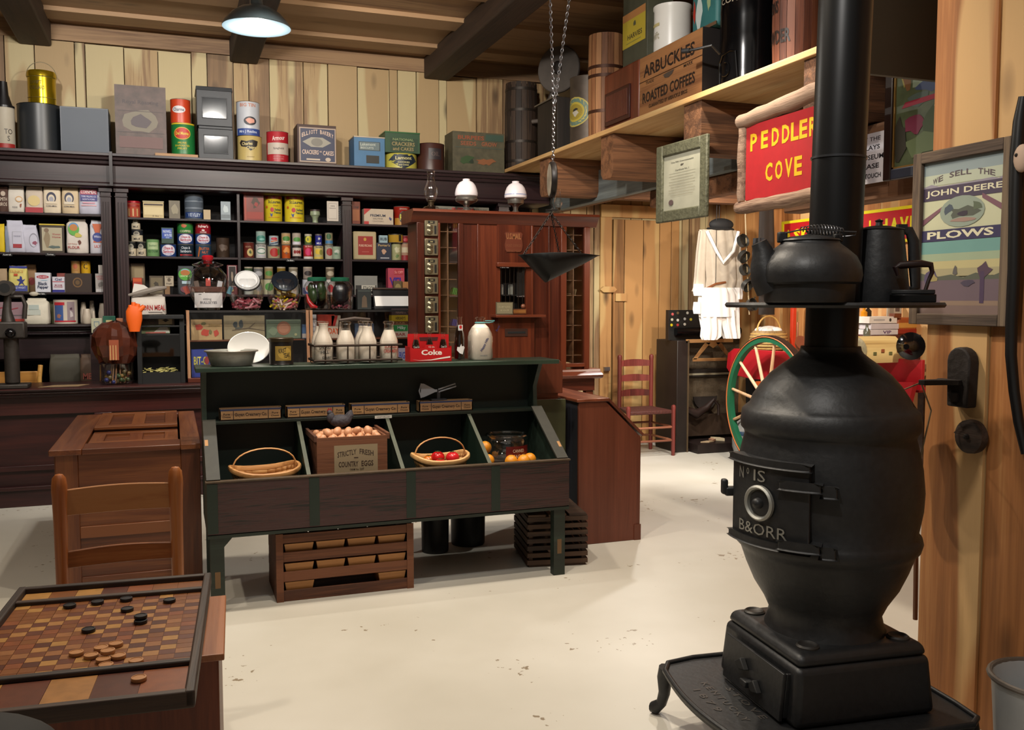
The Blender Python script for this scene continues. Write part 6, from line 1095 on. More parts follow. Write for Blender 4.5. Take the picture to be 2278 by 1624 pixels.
for i, (z0, z1) in enumerate(((.0, .055), (.1, .15), (.2, .25), (.295, .34))): MB().box(-w_ / 2, w_ / 2, -d_ / 2, -d_ / 2 + .01, z0, z1, M_crate).obj('front_slat', k, bevel=.0015); MB().box(-w_ / 2, w_ / 2, d_ / 2 - .01, d_ / 2, z0, z1, M_crate).obj('back_slat', k)
for sx in (-1, 1): MB().box(sx * w_ / 2 - (.02 if sx > 0 else 0), sx * w_ / 2 + (.02 if sx < 0 else 0), -d_ / 2 + .011, d_ / 2 - .011, 0, h_ - .006, M_crate).obj('end_panel', k)
for sx in (-1, 1): MB().box(sx * w_ / 2 - (.035 if sx > 0 else 0), sx * w_ / 2 + (.035 if sx < 0 else 0), -d_ / 2 - .006, -d_ / 2 - .0005, 0, h_, M_crate).obj('corner_cleat', k)
MB().box(-w_ / 2 + .02, w_ / 2 - .02, -d_ / 2 + .011, d_ / 2 - .011, 0, .01, M_crate).obj('floor', k)
for i, z in enumerate((.102, .2)): MB().box(-w_ / 2 + .02, w_ / 2 - .02, -d_ / 2 + .02, d_ / 2 - .02, z, z + .004, M_crate).obj('layer_divider', k)
fb = None; M_berry = wood('berry_basket_wood', '7a5028', 'a87440', 'c08c54', 'X', 1.5, .55, .4, .8, .2); nb = 0
names = {}
for row, z in enumerate((.012, .107, .206)):
    cols = {0: (0, 3), 1: (0, 1, 2, 3), 2: (0, 1, 2, 3)}[row]
    for c_ in cols:
        for dy in (0, 1):
            x = .812 - .235 + c_ * .158 + (.0 if row != 2 else .0)
            if fb is None:
                b = MB(); b.frustum(-.058, .058, -.055, .055, 0, .082, M_berry, 1.25, 1.25); b2 = b.obj('berry_basket'); fb = b2; o = b2
                bb = MB(); bb.box(-.076, .076, -.072, -.066, .066, .083, M_berry); bb.box(-.076, .076, .066, .072, .066, .083, M_berry)
            else: o = fb.copy(); COL.objects.link(o)
            o.location = (x, 4.71 + dy * .16, z)
            tag(o, 'thin wood berry basket in the %s layer of the berry crate' % ('bottom', 'middle', 'top')[row], 'basket', 'berry baskets in the %s crate layer' % ('bottom', 'middle', 'top')[row])
for x, y, r, h, l in ((1.46, 5.3, .085, .36, 'front black cylindrical bin on the floor under the produce stand'), (1.70, 5.385, .11, .37, 'rear wider black bin on the floor under the produce stand')):
    k = thing('black_bin', l, 'bin', (x, y - (.02 if r < .1 else -.0), 0)); MB().open_lathe([(r * .92, 0), (r * .95, .01), (r, h - .01), (r * 1.03, h), (r * .97, h), (r * .9, .02)], M_blackp, 30).obj('drum', k)
MB().tube([(1.36, 5.4, .01), (1.33, 5.42, .1), (1.35, 5.43, .15), (1.38, 5.42, .3)], .004, M_blackp, 6).obj('cord_loop', k)
# ================================================================ panelled chest
X0, X1, Y0, Y1, ZT_ = -.565, .132, 5.06, 6.55, .76
kb_ = thing('panelled_chest', 'large honey brown panelled wooden chest with a two part lid, left of the stand', 'chest', (0, 0, 0))
b = MB(); b.box(X0 + .015, X1 - .015, Y0 + .02, Y1, .03, ZT_ - .03, M_oak); b.obj('carcass', kb_)
for a, c_ in ((X0 + .005, X0 + .11), (X1 - .1, X1 - .005)): MB().box(a, c_, Y0, Y0 + .02, 0, ZT_ - .03, M_oak).obj('corner_stile', kb_, bevel=.003)
for z0, z1 in ((.0, .1), (.3, .36), (.56, ZT_ - .03)): MB().box(X0 + .11, X1 - .1, Y0 + .002, Y0 + .02, z0, z1, M_oakX).obj('front_rail', kb_, bevel=.003)
for z0, z1 in ((.1, .3), (.36, .56)): MB().box(X0 + .11, X1 - .1, Y0 + .012, Y0 + .02, z0, z1, M_oakX).obj('front_panel', kb_)
for y0, y1 in ((Y0 + .02, Y0 + .12), (Y0 + .7, Y0 + .8), (Y1 - .1, Y1)): MB().box(X0, X0 + .02, y0, y1, 0, ZT_ - .03, M_oak).obj('side_stile', kb_)
M_oakY = wood('honey_oak_long', '38190c', '5e3118', '7a4826', 'Y', 1.3, .35, .35, 1, .2)
for a, c_ in ((X0 - .02, X0 + .13), (X1 - .1, X1 + .0)): MB().box(a, c_, Y0 - .02, Y1 + .02, ZT_ - .03, ZT_, M_oakY).obj('top_side_rail', kb_, bevel=.004)
MB().box(X0 + .13, X1 - .1, Y0 - .02, Y0 + .18, ZT_ - .03, ZT_, M_oakX).obj('top_rail', kb_, bevel=.004); MB().box(X0 + .13, X1 - .1, Y1 - .1, Y1 + .02, ZT_ - .03, ZT_, M_oakX).obj('top_rail', kb_, bevel=.004)
MB().box(X0 + .13, X1 - .1, Y0 + .18, Y1 - .1, ZT_ - .05, ZT_ - .03, plain('2a140a', .6)).obj('lid_recess', kb_)
for i, (y0, y1, z) in enumerate(((Y0 + .19, Y0 + .66, ZT_ - .028), (Y0 + .66, Y1 - .11, ZT_ + .0))):
    M = T(0, 0, z); a, c_ = X0 + .14, X1 - .11; L_ = y1 - y0
    b = MB(); t = .022; b.box(a, c_, y0, y0 + .09, 0, t, M_oakX, M); b.box(a, c_, y1 - .09, y1, 0, t, M_oakX, M)
    for u in (a, (a + c_) / 2 - .03, c_ - .07): b.box(u, u + .07, y0 + .09, y1 - .09, 0, t - .0005, M_oakY, M)
    b.box(a, c_, y0, y1, -.001, .008, M_oakX, M); b.obj('lid_board', kb_, bevel=.002)
# ================================================================ chair at the checker table
CY = 3.3; mo = wood('chair_maple', '6c3818', '8c4f26', 'a56a3a', 'Z', 1.5, .35, .35, .9, .15); mox = wood('chair_maple_across', '5c3018', '85502c', '9c6a40', 'X', 1.5, .35, .35, .9, .15)
k = thing('slat_back_chair', 'honey brown slat back wooden chair pushed up to the checkerboard table', 'chair', (-.176, CY, 0), math.radians(2))
for s in (-1, 1):
    MB().lathe([(.016, 0), (.018, .1), (.019, .5), (.021, .78), (.023, .85), (.0245, .88), (.024, .90), (.021, .925), (.012, .937), (0, .94)], mo, 20, T(s * .178, .0, 0)).obj('back_post', k)
    MB().lathe([(.015, 0), (.02, .1), (.021, .4), (.018, .44), (0, .445)], mo, 16, T(s * .2, -.37, 0)).obj('front_leg', k)
    for z in (.14, .3): MB().cyl((s * .178, 0, z), (s * .2, -.37, z), .01, mo, 8).obj('side_stretcher', k)
def slat(z0, z1, bow=.015, dip=.0):
    b = MB(); n = 10; vs = []; 
    for i in range(n + 1):
        t = i / n; x = -.17 + .34 * t; y = bow * math.sin(PI * t); e = .006 * math.sin(PI * t)
        for yy in (y - .006, y + .006):
            for z in (z0, z1 + e): vs.append((x, yy, z))
    fs = []
    for i in range(n): q = 4 * i; fs += [(q, q + 4, q + 5, q + 1), (q + 2, q + 3, q + 7, q + 6), (q + 1, q + 5, q + 7, q + 3), (q, q + 2, q + 6, q + 4)]
    b.add(vs, fs, mox); return b
slat(.80, .885).obj('back_slat', k, bevel=.003); slat(.625, .68).obj('back_slat', k, bevel=.003)
for z in (.14, .3): MB().cyl((-.2, -.37, z), (.2, -.37, z), .01, mox, 8).obj('front_stretcher', k)
MB().cyl((-.178, 0, .2), (.178, 0, .2), .01, mox, 8).obj('rear_stretcher', k); MB().prism([(-.185, .0), (.185, .0), (.21, -.39), (-.21, -.39)], .43, .455, plain('7c5c38', .8, 0, .3, 60, .4), 'Z').obj('seat', k)
# ================================================================ checkerboard table
kt = thing('checker_table', 'reddish wooden box table carrying the checkerboard', 'table', (0, 0, 0))
M_tb = wood('table_red', '3c1a0e', '5c2a16', '7a3e22', 'Z', 1, .45, .35, 1, .2)
kt.location = (-.16, 2.5, 0); kt.rotation_euler[2] = math.radians(-3.6)
MB().box(-.3, .262, -.2, .2, 0, .645, M_tb).obj('body', kt, bevel=.004)
MB().box(-.3, .276, -.235, .225, .645, .662, wood('ledge_red', '5a2c18', '7c4428', '98603c', 'Y', 1, .45)).obj('table_top', kt, bevel=.003); MB().box(-.22, .18, -.36, .2, .663, .699, M_redX).obj('board_support', kt)
BZ = .70; bo = thing('checkerboard', 'homemade parquet checkerboard with side trays and a dark raised rim', 'checkerboard', (-.187, 2.318, BZ), math.radians(-4.4))
bw, bd = .48, .81; dkr = wood('rim_dark', '100a07', '251811', '3c2a1e', 'Y', 2, .6, .3, 1.2, .4); dkx = wood('rim_dark_across', '100a07', '251811', '3c2a1e', 'X', 2, .6, .3, 1.2, .4)
MB().box(-bw / 2, bw / 2, -bd / 2, bd / 2, 0, .014, M_oakX).obj('baseboard', bo)
tones = [plain(h, .38, 0, .25, 40) for h in ('6a3a20', '8a5a34', '4e2618', '7c4424', '9a6c3c', '5c3020', '74441f', 'a0743c')]
def tiles(nm, y0, y1, nx, ny, rs, gap=.0006):
    b = MB(); R_ = random.Random(rs); w = (bw - .03) / nx; h = (y1 - y0) / ny
    for i in range(nx):
        for j in range(ny):
            dark = (i + j) % 2; m = R_.choice([tones[0], tones[2], tones[5], tones[6]] if dark else [tones[1], tones[3], tones[4], tones[7], tones[6]])
            x = -bw / 2 + .015 + i * w; y = y0 + j * h; b.box(x + gap, x + w - gap, y + gap, y + h - gap, .013, .016, m)
    return b.obj(nm, bo)
tiles('playing_field', -bd / 2 + .187, bd / 2 - .12, 13, 17, 3); tiles('side_tray_tiles', -bd / 2 + .02, -bd / 2 + .162, 5, 1, 9); tiles('far_tray_tiles', bd / 2 - .105, bd / 2 - .015, 7, 1, 11)
for y in (-bd / 2 + .175, bd / 2 - .112): MB().cbox(0, y, .02, bw - .02, .02, .014, dkx).obj('cross_rail', bo, bevel=.004)
for s in (-1, 1): MB().cbox(s * (bw / 2 - .003), 0, .014, .02, bd + .02, .034, dkr).obj('rim_side', bo, bevel=.004)
for y, nm in ((bd / 2, 'rim_end'), (-bd / 2, 'rim_end')): MB().cbox(0, y, .012, bw + .012, .02, .036, dkx).obj(nm, bo, bevel=.004)
zc_ = BZ + .0165
def disc(px, py, col, label, grp, z=0, r=.0155, first={}):
    p = onZ(px, py - 4, zc_ + z)
    if col not in first: first[col] = MB().lathe([(r * .96, 0), (r, .001), (r, .007), (r * .96, .008), (r * .8, .0082), (r * .78, .0072), (r * .5, .0072), (0, .0074)], plain(col, .4, 0, .1, 60), 26).obj('checker'); o = first[col]
    else: o = first[col].copy(); COL.objects.link(o)
    o.location = (p.x, p.y, zc_ + z); o.rotation_euler[2] = random.random() * 3; return tag(o, label, 'checker', grp)
for (px, py, l) in ((155, 1355, 'leftmost black checker, beside the far rail'), (217, 1347, 'second black checker from the left at the far rail'), (281, 1340, 'third black checker from the left at the far rail'), (283, 1363, 'black checker just nearer than the third one'), (377, 1343, 'rightmost black checker at the far rail'), (313, 1390, 'lower checker of the black king stack'), (197, 1409, 'lone black checker in mid board')): disc(px, py, '17171b', l, 'black checkers on the board')
disc(313, 1379, '17171b', 'upper checker of the black king stack', 'black checkers on the board', .0085)
for i, (px, py, z) in enumerate(((170, 1461, 0), (225, 1450, 0), (258, 1441, .0), (203, 1467, 0), (240, 1457, .0083), (230, 1476, 0), (264, 1468, 0), (236, 1489, 0), (303, 1479, 0), (309, 1518, 0))):
    disc(px, py, 'a8764a', ['pale wooden checker, left end of the pale pile', 'pale checker at the top left of the pale pile', 'pale checker at the top right of the pale pile', 'pale checker, second from the left in the pile', 'pale checker raised on top in mid pile', 'pale checker low in the middle of the pile', 'pale checker at the right side of the pile', 'lowest pale checker by the near rail', 'pale checker alone right of the pile', 'pale checker in the near side tray'][i], 'pale checkers on the board', z)
# ================================================================ store counter
CT = .872
k = thing('store_counter', 'long dark red brown store counter with moulded edge and panelled front', 'counter', (0, 0, 0))
b = MB(); pr = [(7.95, CT), (7.38, CT), (7.37, CT - .008), (7.38, CT - .02), (7.40, CT - .024), (7.395, CT - .04), (7.42, CT - .05), (7.42, CT - .066), (7.44, CT - .07), (7.95, CT - .07)]
b.prism(pr, -2.7, 1.66, M_counter, 'X'); b.obj('counter_top', k, bevel=.002)
MB().box(-2.7, 1.66, 7.5, 7.9, 0, CT - .07, M_counter).obj('body', k)
for z0, z1, y in ((.0, .12, 7.47), (.12, .15, 7.455), (.26, .30, 7.48), (CT - .2, CT - .07, 7.47)): MB().box(-2.7, 1.66, y, 7.5, z0, z1, M_counter).obj('front_moulding', k, bevel=.004)
for x in (-2.0, -.55, .6): MB().box(x, x + .12, 7.465, 7.5, .15, CT - .2, M_counter).obj('front_stile', k, bevel=.003)
CY_ = 7.7
def cx(px, Y=CY_): return onY(px, 760, Y).x
def cz(py, Y=CY_): return onY(400, py, Y).z
# oak display cases with sloping glass
def case(x0, x1, label, h, slope, midz):
    k = thing('display_case', label, 'display case', (0, 0, 0)); y0, y1 = 7.5, 7.92; z0 = CT + .001; z1 = z0 + h; t = .022; M_ok = wood('case_oak', '6a4428', '8c6040', 'a8805c', 'Z', 1.5, .5, .3, 1, .2); dark = plain('14100f', .6)
    MB().box(x0, x1, y0 - .01, y1, z0, z0 + .035, M_redX).obj('case_base', k, bevel=.003); MB().box(x0, x1, y1 - .012, y1, z0 + .035, z1, dark).obj('case_back', k)
    ys = y0 + slope
    for x in (x0, x1 - t): MB().prism([(y0, z0 + .035), (y0 + .02, z0 + .035), (ys + .02, z1 - t), (y1, z1 - t), (y1, z1), (ys, z1)], x, x + t, M_ok, 'X').obj('end_frame', k)
    MB().box(x0 + t, x1 - t, ys, ys + .012, z1 - .016, z1, dark).obj('front_top_rail', k); MB().box(x0 + t, x1 - t, y1 - .03, y1, z1 - .014, z1, dark).obj('back_top_rail', k)
    MB().box(x0 + t, x1 - t, y0 + .09 + slope, y1 - .012, midz - .012, midz, M_oakX).obj('case_shelf', k, bevel=.002)
    MB().box(x0 + t, x1 - t, ys + .012, y1 - .03, z1 - .006, z1 - .001, M_glass).obj('top_glass', k)
    b = MB(); b.add([(x0 + t, y0 + .004, z0 + .035), (x1 - t, y0 + .004, z0 + .035), (x1 - t, ys + .004, z1 - .016), (x0 + t, ys + .004, z1 - .016)], [(0, 1, 2, 3)], M_glass); b.obj('front_glass', k)
    return z1
xa, xb, xc_ = cx(415), cx(683), cx(925); zm = cz(757)
zt1 = case(xa, xb - .004, 'left oak framed glass display case on the counter holding picture tins', .555, .05, zm); case(xb + .004, xc_ - .06, 'right glass display case on the counter holding candy boxes', .555, .05, zm)
def itm(nm, L, R, t, B, col, label, deco=(), cat='box', Y=7.68, d=.05, zb=None, bev=.002, rough=.5, grp=None):
    x0, x1 = onY(L, (t + B) / 2, Y).x, onY(R, (t + B) / 2, Y).x; z0 = onY((L + R) / 2, B, Y).z if zb is None else zb; z1 = onY((L + R) / 2, t, Y).z
    k = thing(nm, label, cat, ((x0 + x1) / 2, Y + d / 2, z0 + .0008), 0, grp); w, h = x1 - x0, z1 - z0; b = MB(); b.box(-w / 2, w / 2, -d / 2, d / 2, 0, h, plain(col, rough, 0, .2, 20)); b.deco(deco, w, h, y=-d / 2, lift=.0012); b.obj('body', k, bevel=bev); return k
fr2 = lambda c, u, v, w, h, s: ('p', c, u, v, w, h, circ(10, .2, s))
itm('picture_tin', 425, 494, 711, 757, 'b09468', 'tan tin with red strawberries in the left display case', [fr2('b04030', .25, .62, .3, .4, 1), fr2('b04030', .45, .35, .35, .45, 2), fr2('b04434', .8, .32, .22, .4, 3), fr2('6c6840', .4, .8, .2, .2, 4), fr2('6c6840', .62, .4, .14, .3, 5), ('t', '9c8450', 'Biscuits', .75, .72, .36, .14)], 'tin', zb=zm, bev=.008, d=.04)
itm('picture_tin', 498, 589, 702, 757, '8c8064', 'tan tin with blue grey birds on branches in the left display case', [fr2('3c4448', .28, .62, .14, .36, 6), fr2('3c4448', .42, .62, .12, .5, 7), fr2('4c5048', .35, .45, .2, .14, 8), ('p', '5c5040', .6, .5, .8, .5, [(-.5, -.2), (0, 0), (.2, .4), (.22, .4), (.05, -.05), (.5, -.25), (.5, -.3), (0, -.1), (-.5, -.26)])], 'tin', zb=zm, d=.04)
itm('picture_tin', 592, 670, 711, 757, '5c6c58', 'grey green tin with a terracotta medallion in the left display case', [('e', '8c5c44', .5, .55, .4, .72), ('e', '9c6c54', .5, .55, .3, .5), ('e', '94946c', .84, .22, .08, .14), fr2('6c7c64', .2, .4, .3, .5, 9)], 'tin', zb=zm, bev=.006, d=.04)
itm('candy_bag', 426, 476, 778, 818, '2c3c8c', 'blue and yellow candy packet low in the left display case', [('t', 'b8b040', 'BIT-O', .4, .6, .6, .3, .02), ('p', 'b8a030', .75, .3, .3, .4, circ(8, .3, 4)), ('e', '8c3030', .68, .6, .2, .3)], 'packet', Y=7.56, d=.08, zb=CT + .037)
itm('candy_bag', 470, 486, 784, 818, 'c09a28', 'small yellow orange candy packet beside the blue one', [('p', 'b05020', .5, .4, .6, .5, circ(8, .3, 5))], 'packet', Y=7.56, d=.06, zb=CT + .037)
itm('candy_box', 672, 684 + 20, 722, 757, '3c5c84', 'blue and white box at the left end of the right case shelf', [('r', 'a89c94', .5, .2, 1, .3)], zb=zm, Y=7.69)
itm('candy_box', 706, 745, 700, 725, 'a02c18', 'upper orange red box behind the milk bottles, in the right case', [], zb=zm + .1, Y=7.72)
itm('candy_box', 704, 760, 726, 757, 'b0a090', 'white box with orange lettering in the right case', [('t', 'b04418', 'PAYDAY', .5, .6, .8, .5, .03)], zb=zm, Y=7.69, d=.12)
itm('candy_box', 737, 758, 702, 725, 'a89c8c', 'white box with a red stripe on the lettered one', [('p', 'a01c18', .4, .5, .6, 1, [(-.5, -.5), (0, -.5), (.5, .5), (0, .5)])], zb=zm + .1, Y=7.72)
itm('candy_box', 790, 832, 720, 757, '3c4c64', 'dark blue and tan box between the milk bottles in the right case', [('e', '8c9cac', .3, .6, .3, .5)], zb=zm, Y=7.7)
stack = ((745, 757, 'a89c8c', '8c2c2c', 'white bar box, bottom of the chocolate box pile'), (731, 745, '9c9880', '1c6c34', 'white box with a green band, second in the chocolate box pile'), (724, 731, '6c4430', 'a08458', 'thin brown box, third in the chocolate box pile'), (711, 724, 'a8901c', '3c2c10', 'yellow chocolate box, near the top of the pile'), (697, 711, '3c2c2c', '8c7468', 'dark brown chocolate box, top of the pile'))
zz = zm
for i, (t, B, c, c2, l) in enumerate(stack):
    h = (B - t) * .0041; x0, x1 = cx(870), cx(906); k = thing('chocolate_box', l, 'box', ((x0 + x1) / 2, 7.72, zz + .0005), 0, 'chocolate boxes piled in the right case'); b = MB(); w = x1 - x0; b.box(-w / 2, w / 2, -.05, .05, 0, h - .0006, plain(c, .5)); b.deco([('t', c2, ("BAR", "Milky", "BAR", "HERSHEY'S", "HERSHEY'S")[i], .55, .5, .6, .5, .02)] + ([('r', c2, .5, .5, .96, .9), ('t', 'a8b0a8', 'Milky', .6, .5, .5, .6, .02)] if i == 1 else []), w, h, y=-.05); b.obj('body', k); zz += h
itm('candy_bag', 884, 905, 775, 793, 'a8a0b4', 'white and blue nut bar packet in the right case behind the carton', [('t', '3c4c9c', 'BIG', .5, .7, .6, .3, .02), ('t', '3c4c9c', 'BLOCK', .5, .3, .8, .3, .02)], 'packet', Y=7.56, d=.05, zb=CT + .037)
itm('price_card', 690, 704, 700, 718, 'b4b4b8', 'small white typed card leaning in the right case', [('r', '8c8c94', .5, .7, .7, .06), ('r', '8c8c94', .5, .5, .7, .06), ('r', '8c8c94', .5, .3, .7, .06)], 'card', Y=7.64, d=.01, zb=zm)
# glass jars on the cases
ZC = zt1 + .001
def lumps(b, R, z0, h, cols, n, seed, s=.014, tw=False):
    r_ = random.Random(seed)
    for i in range(n):
        a, q = r_.uniform(0, 6.28), R * math.sqrt(r_.random()); z = z0 + h * r_.random(); m = plain(r_.choice(cols), .3, 0, .2)
        if tw: d_ = Vector((r_.uniform(-1, 1), r_.uniform(-.4, .4), r_.uniform(-.4, .5))).normalized() * s * 1.6; c = Vector((q * math.cos(a), q * math.sin(a), z)); b.tube([c - d_, c + d_], s * .45, m, 6)
        else: b.ball((q * math.cos(a), q * math.sin(a), z), s * r_.uniform(.7, 1), m, 7, 5)
def jar(nm, px, base, top, label, P, lid, tilt=0, Y=7.7):
    k = thing(nm, label, 'jar', (cx(px, Y), Y, ZC)); MB().lathe(P, M_glass, 34).obj('glass', k); return k
s_ = .00405
k = jar('fishbowl_jar', 466, 0, 0, 'big round glass jar with a red knob lid on the left display case', [(0, .001), (.085, .002), (.095, .03), (.14, .11), (.165, .19), (.15, .27), (.1, .33), (.085, .34), (.12, .355), (.118, .362), (.08, .362)], None)
MB().lathe([(.118, .362), (.1, .368), (.05, .385), (.045, .39), (0, .39)], glass('lid_glass', (.8, .85, .8)), 30).obj('glass_lid', k); MB().lathe([(.03, .388), (.042, .4), (.045, .42), (.035, .432), (0, .436)], plain('a01420', .3), 20).obj('red_knob', k)
b = MB(); b.box(-.105, .105, -.01, .03, .02, .14, plain('c8c4c4', .6)); b.deco([('t', '3c3c44', 'sitting', .45, .085, .3, .022, .01), ('t', '3c3c44', 'BULLSEYES', .5, .06, .6, .02, .02), ('r', '3c3c44', .2, .125, .1, .006)], .21, 1, y=-.01); b.obj('paper_packet', k)
b = MB(); b.box(-.13, .13, -.02, .05, .142, .185, plain('4a2414', .5)); b.obj('brown_band', k, bevel=.004)
b = MB()
for i, c in enumerate(('8c3a2c', '5c4c44', '9c3024', 'b0b0b4', '5c8c9c')): b.cbox(-.09 + i * .045, .01, .22 - abs(i - 2) * .006, .036, .04, .06, plain(c, .5), RY(.2 * (i - 2)))
b.obj('candy_pieces', k)
for px, l, lidc, pal, sd in ((551, 'tilted lid glass jar of pink candies, silver and white lid', 'c8ccd0', ('8c3c48', 'a85c68', 'b88088', '7c2c38'), 4), (634, 'glass jar of pink and yellow wrapped taffy with a dark lid', '2c3440', ('b0545c', 'c08080', 'b8a028', 'c8b0a0'), 5)):
    k = jar('candy_jar', px, 0, 0, l, [(0, .001), (.09, .002), (.105, .02), (.13, .09), (.135, .15), (.12, .21), (.1, .24), (.085, .25)], None)
    b = MB(); lumps(b, .095, .02, .06, pal, 110, sd, .017, True)
    if sd == 5: lumps(b, .08, .09, .1, ('b8a028', 'b88a28'), 24, 9, .015, True)
    b.obj('candies', k)
    MM = T(-.0, -.05, .225) @ RX(math.radians(52)); b = MB(); b.lathe([(.088, 0), (.1, .004), (.105, .012), (.1, .02), (.07, .028), (0, .03)], plain('3c4044' if sd == 4 else lidc, .25, .7), 34, MM); 
    if sd == 4: b.lathe([(.085, .0215), (.08, .03), (0, .031)], plain('d4d4d4', .4), 30, MM); b.lathe([(.098, .02), (.096, .026), (.084, .024)], plain('c8c8c8', .3, .3), 34, MM)
    b.obj('tilted_lid', k)
for px, l, mm in ((707, 'green lidded glass jar of green pickles and a red pepper', 0), (758, 'green lidded glass jar of dark olives beside the pickle jar', 1)):
    k = jar('pickle_jar', px, 0, 0, l, [(0, .001), (.095, .002), (.105, .015), (.11, .1), (.108, .19), (.09, .225), (.07, .24), (.07, .25)], None)
    MB().lathe([(.076, .236), (.078, .24), (.078, .262), (.07, .268), (0, .268)], plain('1c5c44', .35), 30).obj('lid', k); b = MB(); r_ = random.Random(px)
    if not mm:
        for i in range(9): a = r_.uniform(0, 6.28); q = .05; b.ball((q * math.cos(a), q * math.sin(a), .09 + .09 * r_.random()), (.03, .03, .06), plain('23381a', .35), 12, 8)
        b.tube([(-.09, -.04, .13), (-.075, -.05, .07), (-.05, -.07, .03), (-.01, -.08, .02)], [.006, .018, .022, .008], plain('a8141c', .25), 10)
    else: b.ball((.01, 0, .14), (.075, .06, .09), plain('14161c', .3), 18, 12); lumps(b, .08, .015, .02, ('a04c58', '5c2c34'), 24, 3, .012)
    b.obj('contents', k)
# added stand with a white panel painted as a glass reflection, small box, cash desk edge
k = thing('reflection_stand', 'black counter stand with a bright white card tilted back, right of the jars', 'reflection panel', (cx(875), 7.72, ZC)); w = cx(912) - cx(835)
b = MB(); M = RX(math.radians(-28)); b.box(-w / 2 - .005, w / 2 + .02, -.005, .01, .0, .2, M_blackp, M); b.box(-w / 2 - .01, w / 2 + .03, -.02, .1, 0, .02, M_blackp); b.obj('stand', k, bevel=.003); MB().box(-w / 2 + .006, w / 2 + .0, -.008, -.006, .03, .125, plain('f4f2ee', .4, 0, .02), M).obj('painted_reflection', k); MB().box(-w / 2, w / 2, -.02, .06, .185, .2, plain('3c2c24', .4), M).obj('top_bar', k)
itm('ribbon_box', 795, 826, 643, 668, '232827', 'small dark jewelry box with a tan arch behind the carrier handle', [('p', '5c4c3c', .5, .4, .4, .6, [(-.5, -.5), (.5, -.5), (.4, .3), (0, .5), (-.4, .3)]), ('r', '4c5450', .5, .9, .9, .04)], 'box', Y=7.75, d=.08, zb=ZC)
# black cabinet with corn meal sack on it
k = thing('black_pie_safe', 'small black open fronted shelf cabinet on the counter holding bread and chips', 'cabinet', (0, 0, 0)); x0, x1 = cx(306), cx(410); zt2 = cz(700); y0, y1 = 7.52, 7.86; bk = plain('121315', .5, 0, .2)
MB().box(x0 - .03, x1 + .0, y0 - .03, y1 + .02, zt2 - .03, zt2, bk).obj('cabinet_top', k, bevel=.004)
for x in (x0, x1 - .035): MB().box(x, x + .035, y0, y1, CT, zt2 - .03, bk).obj('side', k, bevel=.002)
MB().box(x0, x1, y1 - .015, y1, CT, zt2 - .03, bk).obj('back', k); MB().box(x0 + .035, x1 - .035, y0 + .003, y1, CT, CT + .085, bk).obj('bottom_tray', k)
for z in (cz(741), cz(724) + .005): MB().box(x0 + .035, x1 - .035, y0 + .004, y1 - .02, z - .012, z, bk).obj('shelf', k, bevel=.002)
MB().box(x0 + .035, x1 - .035, y0 + .02, y0 + .023, cz(790), cz(744), M_glass).obj('glass_pane', k)
r_ = random.Random(8); b = MB()
for i in range(60): b.prism([(0, 0), (.02, .01), (.026, .03), (.004, .022)], 0, .003, plain('b8b06c', .6), 'Z', T(r_.uniform(x0 + .04, x1 - .06), r_.uniform(y0 + .02, y0 + .2), CT + .087 + r_.random() * .016) @ RZ(r_.random() * 6) @ RX(r_.uniform(-.5, .5)))
o = b.obj('potato_chips'); tag(o, 'heap of pale yellow chips in the bottom tray of the black cabinet', 'chips'); o['kind'] = 'stuff'
itm('cinnamon_roll_pack', 315, 388, 703, 716, '4c3c2c', 'long brown and cream packet on the top shelf of the black cabinet', [('r', 'b0a480', .72, .5, .42, .8), ('p', '1c1814', .72, .5, .3, .4, circ(9, .35, 3)), ('t', '2c2018', 'PIE POWDER', .26, .5, .4, .4)], 'packet', Y=7.56, d=.1, zb=cz(724) + .006)
itm('sandwich_bag', 314, 378, 722, 738, '5c6444', 'white and green wrapped sandwich bag on the second shelf of the black cabinet', [('p', 'a8a8a0', .7, .5, .6, .8, [(-.5, -.5), (.5, -.5), (.3, .5), (0, .4)]), ('r', '8c4c44', .5, .12, .7, .16)], 'packet', Y=7.56, d=.1, zb=cz(741) + .001)
k = bag(291, 369, 652, 697, 'b8b0a8', 'crumpled white corn meal sack with red lettering on the black cabinet', [('t', 'a02c28', 'CORN MEAL', .62, .35, .72, .26, .02, .06), ('r', '8c8480', .7, .14, .4, .05)], name='corn_meal_sack', cat='sack', Yf=7.6, top=.8, seed=9); k.location.z = zt2 + .001
MB().prism([(-.12, .15), (-.02, .14), (.01, .2), (-.03, .23), (-.1, .24)], -.02, -.01, plain('c8c4be', .6), 'Y').obj('open_flap', k); b = MB(); b.tube([(-.14, -.06, .15), (-.05, -.07, .17), (.06, -.06, .2), (.13, -.03, .21)], [.01, .02, .022, .012], plain('7c746c', .7), 8); b.obj('rolled_rim', k)
